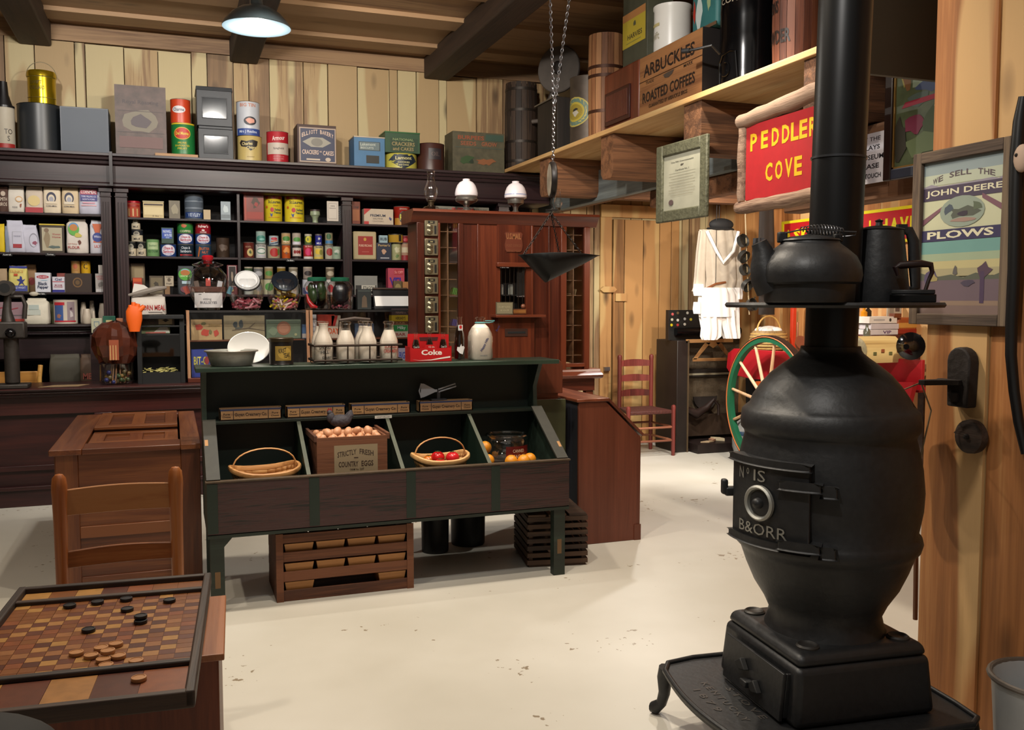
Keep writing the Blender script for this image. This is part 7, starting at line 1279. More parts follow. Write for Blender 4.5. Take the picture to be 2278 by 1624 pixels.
# books and an orange hand behind
for (L, R, t, B, c, l, dc) in ((203, 227, 708, 741, 'a8a890', 'cream booklet with a blue crest leaning at the end of the ledge', [('p', '4c6c84', .5, .55, .5, .45, [(-.5, .5), (.5, .5), (.5, -.1), (0, -.5), (-.5, -.1)]), ('p', 'a8a890', .5, .55, .4, .36, [(-.5, .5), (.5, .5), (.5, -.1), (0, -.5), (-.5, -.1)])]), (229, 257, 703, 740, '14503c', 'green booklet with a cream crest beside the cream booklet', [('p', 'b8ac7c', .5, .55, .5, .4, [(-.5, .5), (.5, .5), (.5, -.1), (0, -.5), (-.5, -.1)]), ('t', '8c5c24', 'MB', .5, .56, .24, .2, .02)]), (259, 274, 708, 738, 'b07050', 'peach coloured booklet right of the green booklet', [])):
    itm('booklet', L, R, t, B, c, l, dc, 'booklet', Y=7.98, d=.014)
_x0, _x1 = cx(201, 7.98), cx(276, 7.98); k = thing('booklet_stand', 'dark stand behind the counter holding the coloured booklets', 'stand', (0, 0, 0)); MB().box(_x0, _x1, 7.965, 8.02, 0, cz(742, 7.98), M_cab).obj('stand_box', k)
k = thing('foam_hand', 'bright orange foam hand leaning on the left of the black cabinet', 'foam hand', (cx(300, 7.44), 7.44, cz(722, 7.44))); b = MB(); oc = plain('d85a10', .5, 0, .05); b.tube([(0, 0, -.05), (0, 0, .04), (0, 0, .1), (.005, 0, .14)], [.018, .028, .028, .02], oc, 14, flat=2.0)
for dx, a, L_ in ((-.035, .15, .05), (-.005, 0, .07), (.03, -.25, .06), (.06, -.8, .06)): b.tube([(dx * .5, 0, .1), (dx * .5 + L_ * math.sin(-a), 0, .1 + L_ * math.cos(a))], [.022, .015], oc, 10)
b.obj('hand', k)
# jar of sticks under a brown plastic bag, paper, mixer, chair, sacks
k = thing('stick_jar', 'glass jar of wooden sticks and wrapped candy, hooded with crumpled brown plastic', 'jar', (cx(259), 7.58, CT + .001)); k.scale = (.95, .95, 1)
MB().lathe([(0, .001), (.11, .002), (.13, .02), (.128, .08), (.125, .15), (.13, .158), (.125, .165)], glass('jar_glass', (.9, .93, .95)), 30).obj('glass', k); b = MB(); r_ = random.Random(2)
for i in range(9): a = r_.uniform(0, 6.28); b.tube([(.06 * math.cos(a), .06 * math.sin(a), .01), (.03 * math.cos(a + .6), .03 * math.sin(a + .6), .32)], .006, plain('9c7050', .6), 6)
b.obj('sticks', k); b = MB(); lumps(b, .1, .02, .09, ('28306c', '6c5c3c', '3c4c2c', '8c6c3c'), 30, 6, .02); b.obj('candies', k)
b = MB(); n = 26; prof = ((.1, .16), (.13, .17), (.165, .22), (.185, .29), (.18, .36), (.15, .42), (.09, .46), (.02, .475)); vs = []
for q, (rr1, z) in enumerate(prof):
    for i in range(n): j = r_.uniform(.86, 1.1); a = 2 * PI * i / n; vs.append((rr1 * j * math.cos(a), rr1 * j * math.sin(a) * .8, z + r_.uniform(-.012, .012)))
b.add(vs, [(i * n + j, i * n + (j + 1) % n, (i + 1) * n + (j + 1) % n, (i + 1) * n + j) for i in range(len(prof) - 1) for j in range(n)], plain('4c2418', .18, 0, .5, 14)); b.obj('brown_plastic_hood', k, sharp=12)
b = MB(); b.box(-.04, .03, -.155, -.15, .19, .34, plain('8c4428', .5)); [b.box(-.035 + i * .02, -.027 + i * .02, -.158, -.155, .19, .3, plain('b08858', .5)) for i in range(3)]; b.obj('orange_print', k)
k = thing('paper_sheet', 'tan paper sheet lying on the counter left of the stick jar', 'paper', (cx(140, 7.5), 7.52, CT + .001)); MB().prism([(-.17, -.05), (.1, -.05), (.16, .09), (-.08, .1)], 0, .002, plain('8c7454', .7), 'Z').obj('sheet', k)
k = thing('iron_mixer', 'dark cast iron grinder with a round spout at the far left above the counter', 'grinder', (cx(18, 7.5), 7.5, CT + .001)); im = plain('38332f', .45, .3, .3, 30)
MB().box(-.16, .13, -.1, .1, 0, .03, im).obj('base', k, bevel=.006); b = MB(); b.tube([(.02, 0, .03), (.02, 0, .45)], .05, im, 14); b.cbox(-.02, 0, .42, .28, .14, .12, im); b.tube([(.01, 0, .44), (.0, 0, .56), (.01, 0, .68)], [.055, .03, .022], im, 14); b.obj('column', k, bevel=.012)
b = MB(); b.tube([(.0, -.07, .72), (.0, .05, .72)], .055, im, 22); b.tube([(0, -.071, .72), (0, -.06, .72)], .035, plain('060606', .8), 18); b.obj('round_spout', k); b = MB(); b.tube([(.02, 0, .66), (.1, 0, .66), (.12, 0, .6), (.11, 0, .5)], .016, im, 10); b.obj('side_arm', k)
for dx in (-.09, .03): MB().ball((dx, -.09, .4), .036, plain('101012', .12, .3), 16, 10).obj('ball_knob', k)
k = thing('clerk_chair', 'yellow wood chair back showing above the counter behind it at the far left', 'chair', (onY(0, 830, 8.0).x, 8.03, 0)); yw = wood('yellow_chair', '8c5c24', 'b07c3a', 'c4944c', 'X', 1, .4)
MB().box(-.35, onY(84, 830, 8.03).x - onY(0, 830, 8.0).x, -.01, .012, .85, .955, yw).obj('top_rail', k, bevel=.006); MB().tube([(onY(84, 830, 8.03).x - onY(0, 830, 8.0).x + .005, 0, .0), (onY(84, 830, 8.03).x - onY(0, 830, 8.0).x + .01, 0, .9), (onY(90, 830, 8.03).x - onY(0, 830, 8.0).x, .02, 1.0)], .018, yw, 10).obj('back_post', k)
bag(110, 180, 788, 858, '3c382c', 'dark grey brown meal sack under the ledge behind the counter', name='meal_sack', cat='sack', Yf=7.94, seed=2).scale.y = .6; bag(178, 230, 788, 856, '4c3828', 'brown sack with faded red print under the ledge behind the counter', [('t', '8c4438', 'MEAL', .5, .3, .7, .2, .03)], name='meal_sack', cat='sack', Yf=7.97, seed=5).scale.y = .8
# round white dish behind the basin, standing in for the lamp's reflection in glass
p = onY(553, 768, gb + .01); k = thing('lamp_reflection_disc', 'round bright white dish standing on edge behind the basin on the green shelf', 'glare', (p.x, gb - .004, ZS)); r = .093
b = MB(); M = T(0, 0, .086) @ RX(math.radians(80)) ; b.lathe([(0, -.012), (.05, -.01), (r, .006), (r + .003, .01), (r, .012), (.05, -.003), (0, -.004)], plain('f6f6f4', .2, 0, .01), 44, M @ Matrix.Diagonal((1.16, .9, 1, 1))); b.obj('glare', k)
# ================================================================ things on the loft plank (fronts face the store)
LX = 3.05; LZ = 2.736; RL_ = -PI / 2
def lp(L, R, t, X=LX, B=None):
    y0, y1 = onX(L, t, X).y, onX(R, t, X).y; z = onX((L + R) / 2, t, X).z; zb = LZ if B is None else onX((L + R) / 2, B, X).z; return (y0 + y1) / 2, y0 - y1, z - zb
def lbox(nm, L, R, t, label, col, deco=(), cat='box', X=LX, d=.3, zb=LZ, M=None, bev=.003, part='body', rough=.6):
    yc, w, h = lp(L, R, t, X); h = h + LZ - zb; k = thing(nm, label, cat, (X + d / 2, yc, zb + .0005), RL_); b = MB(); b.box(-w / 2, w / 2, -d / 2, d / 2, 0, h, M or plain(col, rough, 0, .25, 12)); b.deco(deco, w, h, y=-d / 2, lift=.001); b.obj(part, k, bevel=bev); return k, w, h, zb + h
def barrel(nm, L, R, t, label, cs, X, bulge=.06, hoops=(.12, .3, .72, .9), deco=(), zb=LZ, hoopc='2c241e', cat='barrel'):
    m = (L + R) / 2; yc = onX(m, t, X).y; w = onX(L, t, X).y - onX(R, t, X).y; k_ = ray(m, 300); r = (R - L) / 2 / FPX * (yc / k_.y) * 1.0; h = onX(m, t, X).z - zb
    k = thing(nm, label, cat, (X, yc, zb + .0005), RL_); b = MB(); nst = 18
    for s in range(nst):
        rn = random.random(); b.lathe([(r * (1 - bulge), 0), (r, h * .3), (r * 1.01, h * .5), (r, h * .7), (r * (1 - bulge), h)], cs, 2, None, 2 * PI * s / nst + .01, 2 * PI * (s + 1) / nst - .01, rnd=rn)
    b.lathe([(0, h * .97), (r * .95, h * .97)], cs, 24)
    b.obj('staves', k, sharp=20)
    for q in hoops:
        rr1 = r * (1 - bulge * abs(q - .5) * 2) * 1.02; MB().lathe([(rr1 * .97, h * q - .014), (rr1 * 1.01, h * q - .012), (rr1 * 1.012, h * q + .012), (rr1 * .97, h * q + .014)], plain(hoopc, .5, .4), 30).obj('hoop', k)
    if deco: b = MB(); b.deco(deco, 2 * r, h, r=r * 1.012); b.obj('stencilled_lettering', k)
    return k, r, h
M_bar = wood('barrel_dark', '120c09', '261a13', '3a2a1e', 'Z', 1.5, .7, .4, 1.2, .4); M_kg = wood('keg_wood', '5a3822', '8c5c3c', 'ac7c54', 'Z', 1.5, .6, .4, 1.2, .4); M_pow = wood('powder_keg', '3a1e14', '5c3222', '7a4a34', 'Z', 1.5, .6, .4, 1, .3)
barrel('nail_barrel', 1123, 1196, 188, 'dark old barrel at the far end of the loft plank', M_bar, 3.17, hoops=(.1, .32, .68, .92))
k, r, h = barrel('butter_churn', 1309, 1388, 82, 'tall brown wooden churn keg with dark hoops behind the radio cabinet', M_kg, 3.3, .03, hoops=(.05, .3, .62, .7), hoopc='4a2c1e')
yc, w, h = lp(1185, 1290, 108, 3.32); k = thing('coffee_grinder_wheel', 'large grey round flywheel disc on an iron grinder stand at the loft corner', 'grinder wheel', (3.36, yc, LZ), math.radians(-52)); rr1 = 52 / FPX * (yc / ray(1238, 155).y); zc2 = onX(1238, 157, 3.36).z - LZ
b = MB(); b.lathe([(0, -.02), (rr1 * .96, -.02), (rr1, -.012), (rr1, .012), (rr1 * .96, .02), (0, .02)], plain('5c5550', .7, .1, .3, 8), 40, T(0, 0, zc2) @ RX(PI / 2)); b.obj('wheel_disc', k); b = MB(); b.ball((0, -.03, zc2 + .01), (.045, .02, .06), plain('1c1614', .6), 14, 8); b.obj('hub', k)
b = MB(); b.tube([(-.12, .04, 0), (-.12, .04, zc2 * .72)], .024, plain('4c4642', .5, .4), 12); b.tube([(-.12, .04, zc2 * .5), (-.3, .04, zc2 * .5)], .02, plain('6c645e', .5, .4), 10); b.tube([(-.12, .04, zc2 * .7), (0, .04, zc2)], .024, plain('4c4642', .5, .4), 12); b.obj('stand', k)
k, w, h, z1 = lbox('black_wooden_box', 1196, 1240, 226, 'black wooden box with an open slanted lid at the far part of the loft plank', '171312', d=.13, M=wood('black_box', '0c0908', '181310', '241c18', 'Z', 1, .6, .3))
MB().box(-w / 2 - .04, w / 2 + .02, -.08, -.06, h, h + .012, plain('5c5448', .6), RX(-.0)).obj('lid_edge', k)
yc, w, h = lp(1270, 1318, 180, 3.2); k = thing('round_grey_drum', 'rusty grey round drum with a yellow ring label beside the black box', 'drum', (3.24, onX(1312, 190, 3.24).y, LZ + .0005), math.radians(-62)); r = .16
b = MB(); b.lathe([(r, 0), (r, h - .01), (r * 1.02, h), (0, h)], plain('4c423a', .5, .3, .4, 14), 36); b.deco([('e', 'a89c50', .4, .5, .9, .42), ('e', '5c7468', .4, .5, .84, .38), ('e', 'a8983c', .4, .5, .6, .28), ('e', '8c7c30', .4, .5, .5, .22), ('p', 'a8a498', .42, .48, .28, .12, circ(9, .3, 3)), ('p', '2c2a28', .42, .53, .24, .06, circ(9, .3, 4))], 2 * r, h, r=r); b.obj('drum', k)
k, w, h, zr = lbox('radio_cabinet', 1344, 1421, 150, 'red brown wooden radio cabinet with a louvred grille on the loft plank', '5c2c1c', d=.26, M=wood('radio_wood', '4a2014', '6c3622', '8a4c34', 'Z', 1, .4), bev=.014)
b = MB(); b.box(-w * .42, w * .3, -.146, -.13, h * .1, h * .66, plain('3a140e', .4)); b.obj('grille_frame', k, bevel=.003)
for i in range(15): x = -w * .36 + i * w * .042; MB().box(x, x + w * .022, -.152, -.146, h * .17, h * .6, plain('5c3024', .35)).obj('louvre', k)
ab, w, h, zab = lbox('coffee_crate', 1424, 1563, 96, 'wooden roasted coffees crate with black stencilled lettering on the loft plank', '6c4024', [('t', '241a16', 'ARBUCKLES', .48, .76, .82, .2, .02), ('t', '38281e', 'TRADE', .18, .56, .14, .05), ('t', '38281e', 'MARK', .8, .56, .14, .05), ('p', '4c4038', .5, .55, .3, .14, circ(12, .35, 6)), ('t', '241a16', 'ROASTED COFFEES', .48, .33, .84, .17, .02), ('t', '2c2018', 'GUARANTEED BY ARBUCKLE BROS', .48, .17, .62, .06, .01), ('r', '2c1a10', .5, .6, 1, .008)], 'crate', d=.46, M=wood('arbuckle_wood', '4a2a18', '7c5030', '9c6c42', 'X', 1, .6, .4, 1, .2))
MB().box(-.5 * w - .001, .5 * w + .001, -.228, .23, h - .012, h + .002, plain('1c1410', .7)).obj('top_edge', ab)
MB().box(.5 * w - .001, .5 * w + .004, -.23, .23, .004, h, plain('171110', .7)).obj('dark_end', ab)
k, w, h, z1 = lbox('yellow_label_tin', 1387, 1441, -28, 'tall grey green tin with a yellow label standing on the radio cabinet', '4c4c3c', [('r', 'c0aa3c', .46, .48, .94, .46), ('r', 'b8804c', .46, .66, .94, .1), ('t', '4c4430', 'HARVIES', .5, .38, .6, .07, .02), ('p', '5c5c44', .5, .53, .12, .1, circ(8, .3, 7)), ('r', '8c8c4c', .46, .3, .6, .01)], 'tin', X=3.08, d=.2, zb=zr + .001)
yc, w, h = lp(1463, 1531, -40, 3.2); k = thing('white_lard_pail', 'bright white round pail standing on the coffee crate', 'pail', (3.24, yc + .06, zab + .004), RL_); r = .125
b = MB(); b.lathe([(r, 0), (r * 1.02, .02), (r, .3), (r * 1.05, .31), (r * 1.05, .33), (0, .34)], plain('e8e4dc', .35, 0, .04), 34); b.deco([('t', 'b0a890', 'Swift', .4, .13, .5, .05), ('r', 'c8b880', .4, .2, .5, .02)], 2 * r, 1, r=r * 1.02); b.obj('pail', k)
k, w, h, z1 = lbox('teal_tin', 1540, 1596, -60, 'teal tin with red and white swirls standing on the near end of the coffee crate', '2c6464', [('p', 'b4c0bc', .3, .35, .35, .7, circ(10, .3, 8)), ('p', '9c3024', .12, .4, .12, .5, circ(9, .3, 9)), ('p', '8c9c74', .7, .5, .2, .5, circ(9, .3, 10)), ('r', '5c4430', .5, .03, 1, .06)], 'tin', X=3.1, d=.26, zb=zab + .004, bev=.02)
yc = onX(1668, 150, 3.24).y; k = thing('black_roaster', 'tall shiny black cylinder roaster with bands, crank and arched door on the loft plank', 'roaster', (3.24, yc, LZ + .0005), math.radians(-62)); r = .175; gl = plain('0d0d0f', .16, .5, .2)
b = MB(); b.lathe([(r, 0)] + [(r * (1 + (.015 if i % 4 == 1 else 0)), i * .05) for i in range(1, 16)] + [(r, .82), (0, .84)], gl, 44); b.deco([('t', '8c8070', 'COFFEE', .45, .5, .6, .035, .02), ('t', '8c8070', 'DESIPE', .4, .56, .5, .03, .02)], 2 * r, 1, r=r * 1.01); b.obj('drum', k)
b = MB(); b.tube([(r * 1.02 * math.sin(a), -r * 1.02 * math.cos(a), z) for a, z in ((-.8, .02), (-.8, .16), (-.6, .2), (-.2, .21), (.0, .2), (.1, .02))], .008, gl, 8); b.tube([(r * 1.02 * math.sin(-.4) + .03 * math.cos(t), -r * .99, .11 + .04 * math.sin(t)) for t in [2 * PI * i / 16 for i in range(16)]], .005, gl, 6, closed=True); b.obj('arched_door', k)
b = MB(); b.tube([(-.1, -.18, .2), (-.12, -.24, .24), (-.2, -.26, .23), (-.26, -.26, .23)], .008, M_iron, 8); b.tube([(-.25, -.26, .23), (-.3, -.26, .235)], .015, M_iron, 10); b.obj('crank', k)
barrel('powder_keg', 1723, 1826, -70, 'brown powder keg with black stencilled letters beside the stove pipe, on the loft', M_pow, 3.26, .05, hoops=(), deco=[('t', '201612', 'POWDER', .42, .34, .86, .13, .03), ('t', '201612', 'TONS', .35, .62, .4, .12, .03)], cat='keg')
lbox('pale_wooden_box', 1822, 1862, 2, 'pale wooden box edge peeking left of the stove pipe on the loft', 'a8845c', d=.3, M=M_pineY)
# ---------------------------------------------------------------- hung under the loft
k = thing('framed_diploma', 'old framed certificate in a mossy green carved frame hanging under the loft', 'framed certificate', (0, 0, 0)); XD = 2.965
q = [onX(*p, XD) for p in ((1463, 322), (1566, 310), (1583, 481), (1478, 496))]; yA, yB = q[0].y, (q[1].y + q[2].y) / 2; yA = (q[0].y + q[3].y) / 2; zA, zB = (q[2].z + q[3].z) / 2, (q[0].z + q[1].z) / 2 ; w, h = yA - yB, zB - zA
k.location = (XD, (yA + yB) / 2, zA); k.rotation_euler[2] = RL_ + math.radians(3); gf_ = plain('5c5c48', .6, 0, .4, 40, .6); fw = w * .13
for x0 in (-w / 2, w / 2 - fw): MB().box(x0, x0 + fw, -.025, 0, 0, h, gf_).obj('frame_side', k, bevel=.008)
for z0 in (0, h - fw): MB().box(-w / 2 + fw, w / 2 - fw, -.025, 0, z0, z0 + fw, gf_).obj('frame_rail', k, bevel=.008)
b = MB(); b.box(-w / 2 + fw, w / 2 - fw, -.01, -.005, fw, h - fw, plain('a9a896', .5, 0, .3, 6)); dc = [('t', '4c4c44', 'One Fifth Commonwealth', .5, .86, .6, .03, .02), ('p', '4c4840', .5, .79, .14, .06, circ(9, .3, 2)), ('t', '4c4c44', 'Certificate No. 1', .5, .71, .36, .03, .01)] + [('r', '8c8878', .5, .66 - .05 * i, .7 - .1 * (i % 3 == 2), .006) for i in range(9)] + [('e', '5c4c4c', .22, .14, .13, .1)]
b.deco(dc, w - 2 * fw, h - 2 * fw, y=-.01, z=fw); b.obj('certificate', k)
# peddler sign with log frame
XP = 2.9; q0, q1, q2 = onX(1662, 290, XP), onX(1662, 446, XP), onX(1858, 250, XP); y0, y1 = q0.y, onX(1858, 300, XP).y; z0, z1 = q1.z, q0.z + .02; w = y0 - y1; h = z1 - z0
k = thing('peddlers_cove_sign', 'red canvas sign with yellow hand painted letters in a rough log frame', 'sign', (XP, (y0 + y1) / 2, z0), RL_)
b = MB(); b.box(-w / 2, w / 2, -.004, .004, 0, h, plain('a3161c', .6, 0, .12, 20)); U = lambda px: (onX(1662, 300, XP).y - onX(px, 300, XP).y) / w; ye = 'd8a818'
for ch, px in zip("PEDDLER'S", (1679, 1703, 1727, 1750, 1770, 1789, 1811, 1826, 1838)): b.deco([('t', ye, ch, U(px), .76, .085 if ch != "'" else .02, .23 if ch != "'" else .08, .03)], w, h, y=-.0045)
for ch, px in zip('COVE', (1714, 1736, 1758, 1779)): b.deco([('t', ye, ch, U(px), .32, .085, .24, .03)], w, h, y=-.0045)
b.obj('canvas', k); M_lg = wood('bark_log', '3c2a1e', '6a5040', '927864', 'X', 2.5, .85, .3, 1.5, .9)
def rough_log(pts, r, nm):
    b = MB(); r_ = random.Random(len(pts)); P_ = [Vector(pts[0]) + (Vector(pts[1]) - Vector(pts[0])) * i / 9 + Vector((0, r_.uniform(-.004, .004), r_.uniform(-.005, .005))) for i in range(10)]; b.tube(P_, [r * r_.uniform(.9, 1.12) for _ in P_], M_lg, 14); b.obj(nm, k, sharp=60)
rough_log([(-w / 2 - .07, -.0, -.035), (w / 2, 0, -.03)], .036, 'bottom_log'); rough_log([(-w / 2 - .06, -.0, h + .03), (w / 2, 0, h + .075)], .042, 'top_log'); rough_log([(-w / 2 - .035, .0, .0), (-w / 2 - .03, 0, h)], .03, 'side_log')
# notice, landscape picture and grey panel behind the stove pipe
XN = 3.27; q0, q1 = onX(1900, 315, XN), onX(1972, 405, XN); zt_ = onX(1972, 298, XN).z; y0, y1 = onX(1888, 350, XN).y, onX(1972, 350, XN).y; z0 = onX(1950, 406, XN).z
k = thing('museum_notice', 'white paper notice with black lettering right of the stove pipe', 'notice', (XN, (y0 + y1) / 2, z0), RL_); w, h = y0 - y1, zt_ - z0 + .02
b = MB(); b.box(-w / 2, w / 2, -.002, .002, 0, h, plain('cfcdd4', .4, 0, .04)); b.deco([('t', '2c2c30', 'BY THE', .6, .88, .5, .08, .01), ('t', '2c2c30', 'DISPLAYS', .48, .71, .72, .09, .02), ('t', '2c2c30', 'IN MUSEUM', .5, .52, .88, .1, .02), ('t', '2c2c30', 'PLEASE', .52, .34, .62, .1, .02), ('t', '2c2c30', "DON'T TOUCH", .47, .15, .82, .1, .02)], w, h, y=-.002); b.obj('paper', k)
XL = 3.2; y0, y1 = onX(1974, 390, XL).y, onX(2150, 390, XL).y; z0 = onX(1976, 404, XL).z; z1 = z0 + .72; w, h = y0 - y1, z1 - z0
k = thing('landscape_picture', 'framed landscape painting of garden and blue hills, partly hidden by the post', 'painting', (XL, (y0 + y1) / 2, z0), RL_); fm = plain('20130f', .4); fw = .05
for x0 in (-w / 2, w / 2 - fw): MB().box(x0, x0 + fw, -.03, 0, 0, h, fm).obj('frame_side', k, bevel=.006)
for zz_ in (0, h - fw): MB().box(-w / 2 + fw, w / 2 - fw, -.03, 0, zz_, zz_ + fw, plain('242a38', .4)).obj('frame_rail', k, bevel=.006)
b = MB(); b.box(-w / 2 + fw, w / 2 - fw, -.012, -.006, fw, h - fw, plain('4c5840', .4, 0, .5, 12)); b.box(-w / 2 + fw, -w / 2 + fw + .008, -.02, -.006, fw, h - fw, plain('8c6c38', .4, .4)); b.box(-w / 2 + fw, w / 2 - fw, -.02, -.006, fw, fw + .008, plain('8c6c38', .4, .4))
cc = lambda c, u, v, ww, hh, s: ('p', c, u, v, ww, hh, circ(12, .25, s))
b.deco([('r', '7c9cac', .5, .93, 1, .14), ('p', '343c60', .6, .8, .8, .12, [(-.5, -.5), (-.1, .1), (.2, .3), (.5, .5), (.5, -.5)]), cc('8c8448', .15, .78, .3, .4, 1), cc('6c4c30', .2, .66, .2, .24, 2), cc('7c8c7c', .5, .62, .7, .22, 3), cc('3c4a6c', .6, .56, .6, .12, 4), cc('8c8c5c', .42, .72, .22, .12, 5), cc('4c5c58', .4, .48, .5, .14, 6), ('p', '8c2038', .42, .46, .6, .05, [(-.5, -.5), (-.4, .3), (.4, .5), (.5, -.2)]), cc('6c2440', .35, .3, .4, .18, 7), cc('3c4c34', .7, .3, .5, .3, 8), cc('5c6c4c', .5, .14, .8, .2, 9), cc('2c2c24', .1, .2, .3, .4, 10), cc('8c9484', .75, .4, .2, .1, 11)], w - 2 * fw, h - 2 * fw, y=-.012, z=fw, lift=.0004); b.obj('canvas', k)
yp = 2.98; a_, b_ = onY(1925, 168, yp), onY(2094, 180, yp); k = thing('grey_panel', 'flat dull grey panel hanging high between the stove pipe and the post', 'panel', ((a_.x + b_.x) / 2, yp, (a_.z + b_.z) / 2)); w = b_.x - a_.x
MB().box(-w / 2 - .05, w / 2, -.012, .012, 0, .42, plain('5a564a', .7, 0, .08, 4)).obj('panel', k, bevel=.002); MB().box(w / 2 + .004, w / 2 + .02, -.02, .02, -.0, .45, fm).obj('edge_strip', k)
# ================================================================ peddler alcove
def tt(px, py, Y): return onY(px, py, Y)
y0, y1 = onX(1740, 490, 5.55).y, onX(2045, 455, 5.55).y; z0, z1 = onX(2030, 537, 5.55).z, onX(2030, 456, 5.55).z; w, h = y0 - y1, z1 - z0
k = thing('ask_sign', 'long red sign with yellow letters and yellow border on the alcove wall', 'sign', (5.56, (y0 + y1) / 2, z0), RL_); yl = plain('d8c81c', .45)
MB().box(-w / 2, w / 2, -.008, 0, 0, h, plain('b0141c', .5)).obj('board', k)
for a, c_, e, f in ((-w / 2, w / 2, 0, .025), (-w / 2, w / 2, h - .025, h), (-w / 2, -w / 2 + .03, .025, h - .025), (w / 2 - .03, w / 2, .025, h - .025)): MB().box(a, c_, -.016, -.001, e, f, yl).obj('border', k)
b = MB(); U = lambda px: (y0 - onX(px, 500, 5.55).y) / w
for ch, px in zip('ASKIFIHAVE', (1754, 1773, 1790, 1830, 1850, 1935, 1965, 1989, 2011, 2034)): b.deco([('t', yl, ch, U(px), .5, .055 if ch != 'I' else .012, .42, .05)], w, h, y=-.0085)
b.obj('lettering', k)
# ladder back chair
k = thing('ladder_back_chair', 'dark red ladder back chair with woven seat in front of the plank door', 'chair', (0, 0, 0)); rd = wood('red_chair', '34110c', '561d16', '74302a', 'Z', 1.5, .5, .3, 1, .2)
BL, BR = tt(1377, 980, 8.22), tt(1447, 985, 8.22); FL, FR = tt(1397, 1000, 7.8), tt(1497, 1015, 7.8)
for p in (BL, BR): p.z = 0
for p in (FL, FR): p.z = 0
sh, th = .43, .97
for p, hh in ((BL, th), (BR, th), (FL, .5), (FR, .5)): MB().lathe([(.016, 0), (.02, .05), (.021, hh - .06), (.024, hh - .03), (.02, hh - .01), (0, hh)], rd, 14, T(*p)).obj('post', k)
for z0 in (.55, .70, .85):
    b = MB(); n = 8; vs = []; d_ = BR - BL
    for i in range(n + 1):
        t = i / n; p = BL + d_ * t; y = p.y + .02 * math.sin(PI * t)
        for yy in (y - .005, y + .005):
            for z in (z0, z0 + .055 + .015 * math.sin(PI * t)): vs.append((p.x, yy, z))
    fs = []
    for i in range(n): q = 4 * i; fs += [(q, q + 4, q + 5, q + 1), (q + 2, q + 3, q + 7, q + 6), (q + 1, q + 5, q + 7, q + 3), (q, q + 2, q + 6, q + 4)]
    b.add(vs, fs, rd); b.obj('back_slat', k)
for (p, q_) in ((BL, BR), (FL, FR), (BL, FL), (BR, FR)):
    for z in (.15, .28): MB().cyl((p.x, p.y, z), (q_.x, q_.y, z), .011, wood('stretcher_red', '5a2c1c', '7a4630', '9a6448', 'X', 1), 8).obj('stretcher', k)
MB().prism([(BL.x, BL.y), (BR.x, BR.y), (FR.x, FR.y), (FL.x, FL.y)], sh - .02, sh + .015, plain('4c2018', .7, 0, .5, 60, .6), 'Z').obj('woven_seat', k, bevel=.008)
# wardrobe trunk
k = thing('wardrobe_trunk', 'open dark wardrobe trunk with hangers, drawers and a tan interior', 'trunk', (0, 0, 0)); tx0, tx1 = tt(1503, 900, 7.95).x, tt(1690, 900, 7.95).x; ty = 7.95; tk = plain('1c1410', .5, 0, .3); inn = plain('5c4e3c', .8, 0, .4, 60); zt_ = tt(1530, 757, ty).z
MB().box(tx0, tx0 + .13, ty - .02, ty + .4, 0, zt_, tk).obj('left_half', k, bevel=.006); MB().box(tx0 + .13, tx1, ty + .3, ty + .36, 0, zt_, inn).obj('interior_back', k); MB().box(tx1 - .02, tx1, ty, ty + .3, 0, zt_, tk).obj('right_side', k); MB().box(tx0 + .13, tx1, ty, ty + .3, 0, .03, tk).obj('bottom', k); MB().box(tx0 + .115, tx0 + .13, ty - .03, ty - .02, 0, zt_, plain('5c4c38', .5, .4)).obj('edge_binding', k)
dz0, dz1 = .05, .27; MB().box(tx0 + .16, tx1 - .04, ty - .16, ty + .2, .005, .09, plain('1a0e0c', .5)).obj('open_drawer', k); MB().box(tx0 + .18, tx1 - .05, ty + .2, ty + .22, .12, .34, plain('3c2c20', .6)).obj('drawer_front', k)
MB().box(tx0 + .2, tx1 - .1, ty + .26, ty + .3, .72, .8, plain('241c16', .6)).box(tx0 + .3, tx1 - .2, ty + .255, ty + .26, .74, .76, plain('b0a890', .6)).obj('clasp_panel', k); MB().lathe([(.14, 0), (.14, .02), (0, .02)], plain('241c18', .7), 24, T((tx0 + tx1) / 2, ty + .26, .52) @ RX(PI / 2), PI, 2 * PI).obj('pouch', k)
b = MB(); b.tube([(tx0 + .16, ty + .1, .42), (tx0 + .3, ty + .1, .36), (tx0 + .42, ty + .1, .42), (tx0 + .5, ty + .1, .5), (tx0 + .56, ty + .1, .44), (tx0 + .56, ty + .1, .34)], [.03, .05, .035, .018, .016, .014], plain('241612', .5), 10); b.obj('hanging_shoes', k)
hw_ = wood('hanger_wood', '6a4426', '8c6238', 'a87c4c', 'X', 1); M = T(tx0 + .1, ty - .02, zt_ - .19); b = MB(); b.box(0, .54, 0, .012, .165, .2, hw_, M); b.box(.08, .54, 0, .012, -.02, .01, hw_, M); b.prism([(.08, 0), (.12, 0), (.28, .165), (.22, .165)], 0, .0115, hw_, 'Y', M); b.prism([(.54, 0), (.5, 0), (.34, .165), (.4, .165)], 0, .0115, hw_, 'Y', M); b.prism([(.22, .165), (.4, .165), (.31, .11)], 0, .0112, hw_, 'Y', M) 
b.obj('wide_hanger', k)
b = MB(); [b.prism([(q.x * 1, q.y) for q in (Vector((0, 0)), Vector((.1, .04)), Vector((.16, .01)), Vector((.08, -.03)))], 0, .01 + i * .01, plain(c, .7), 'Z', T(tx0 + .26 + i * .14, ty - .05, .092) @ RZ(i)) for i, c in enumerate(('b09878', 'a87c60', 'c0b090'))]; o = b.obj('cloth_scraps'); tag(o, 'pale cloth scraps lying in the open trunk drawer', 'cloth'); o['kind'] = 'stuff'
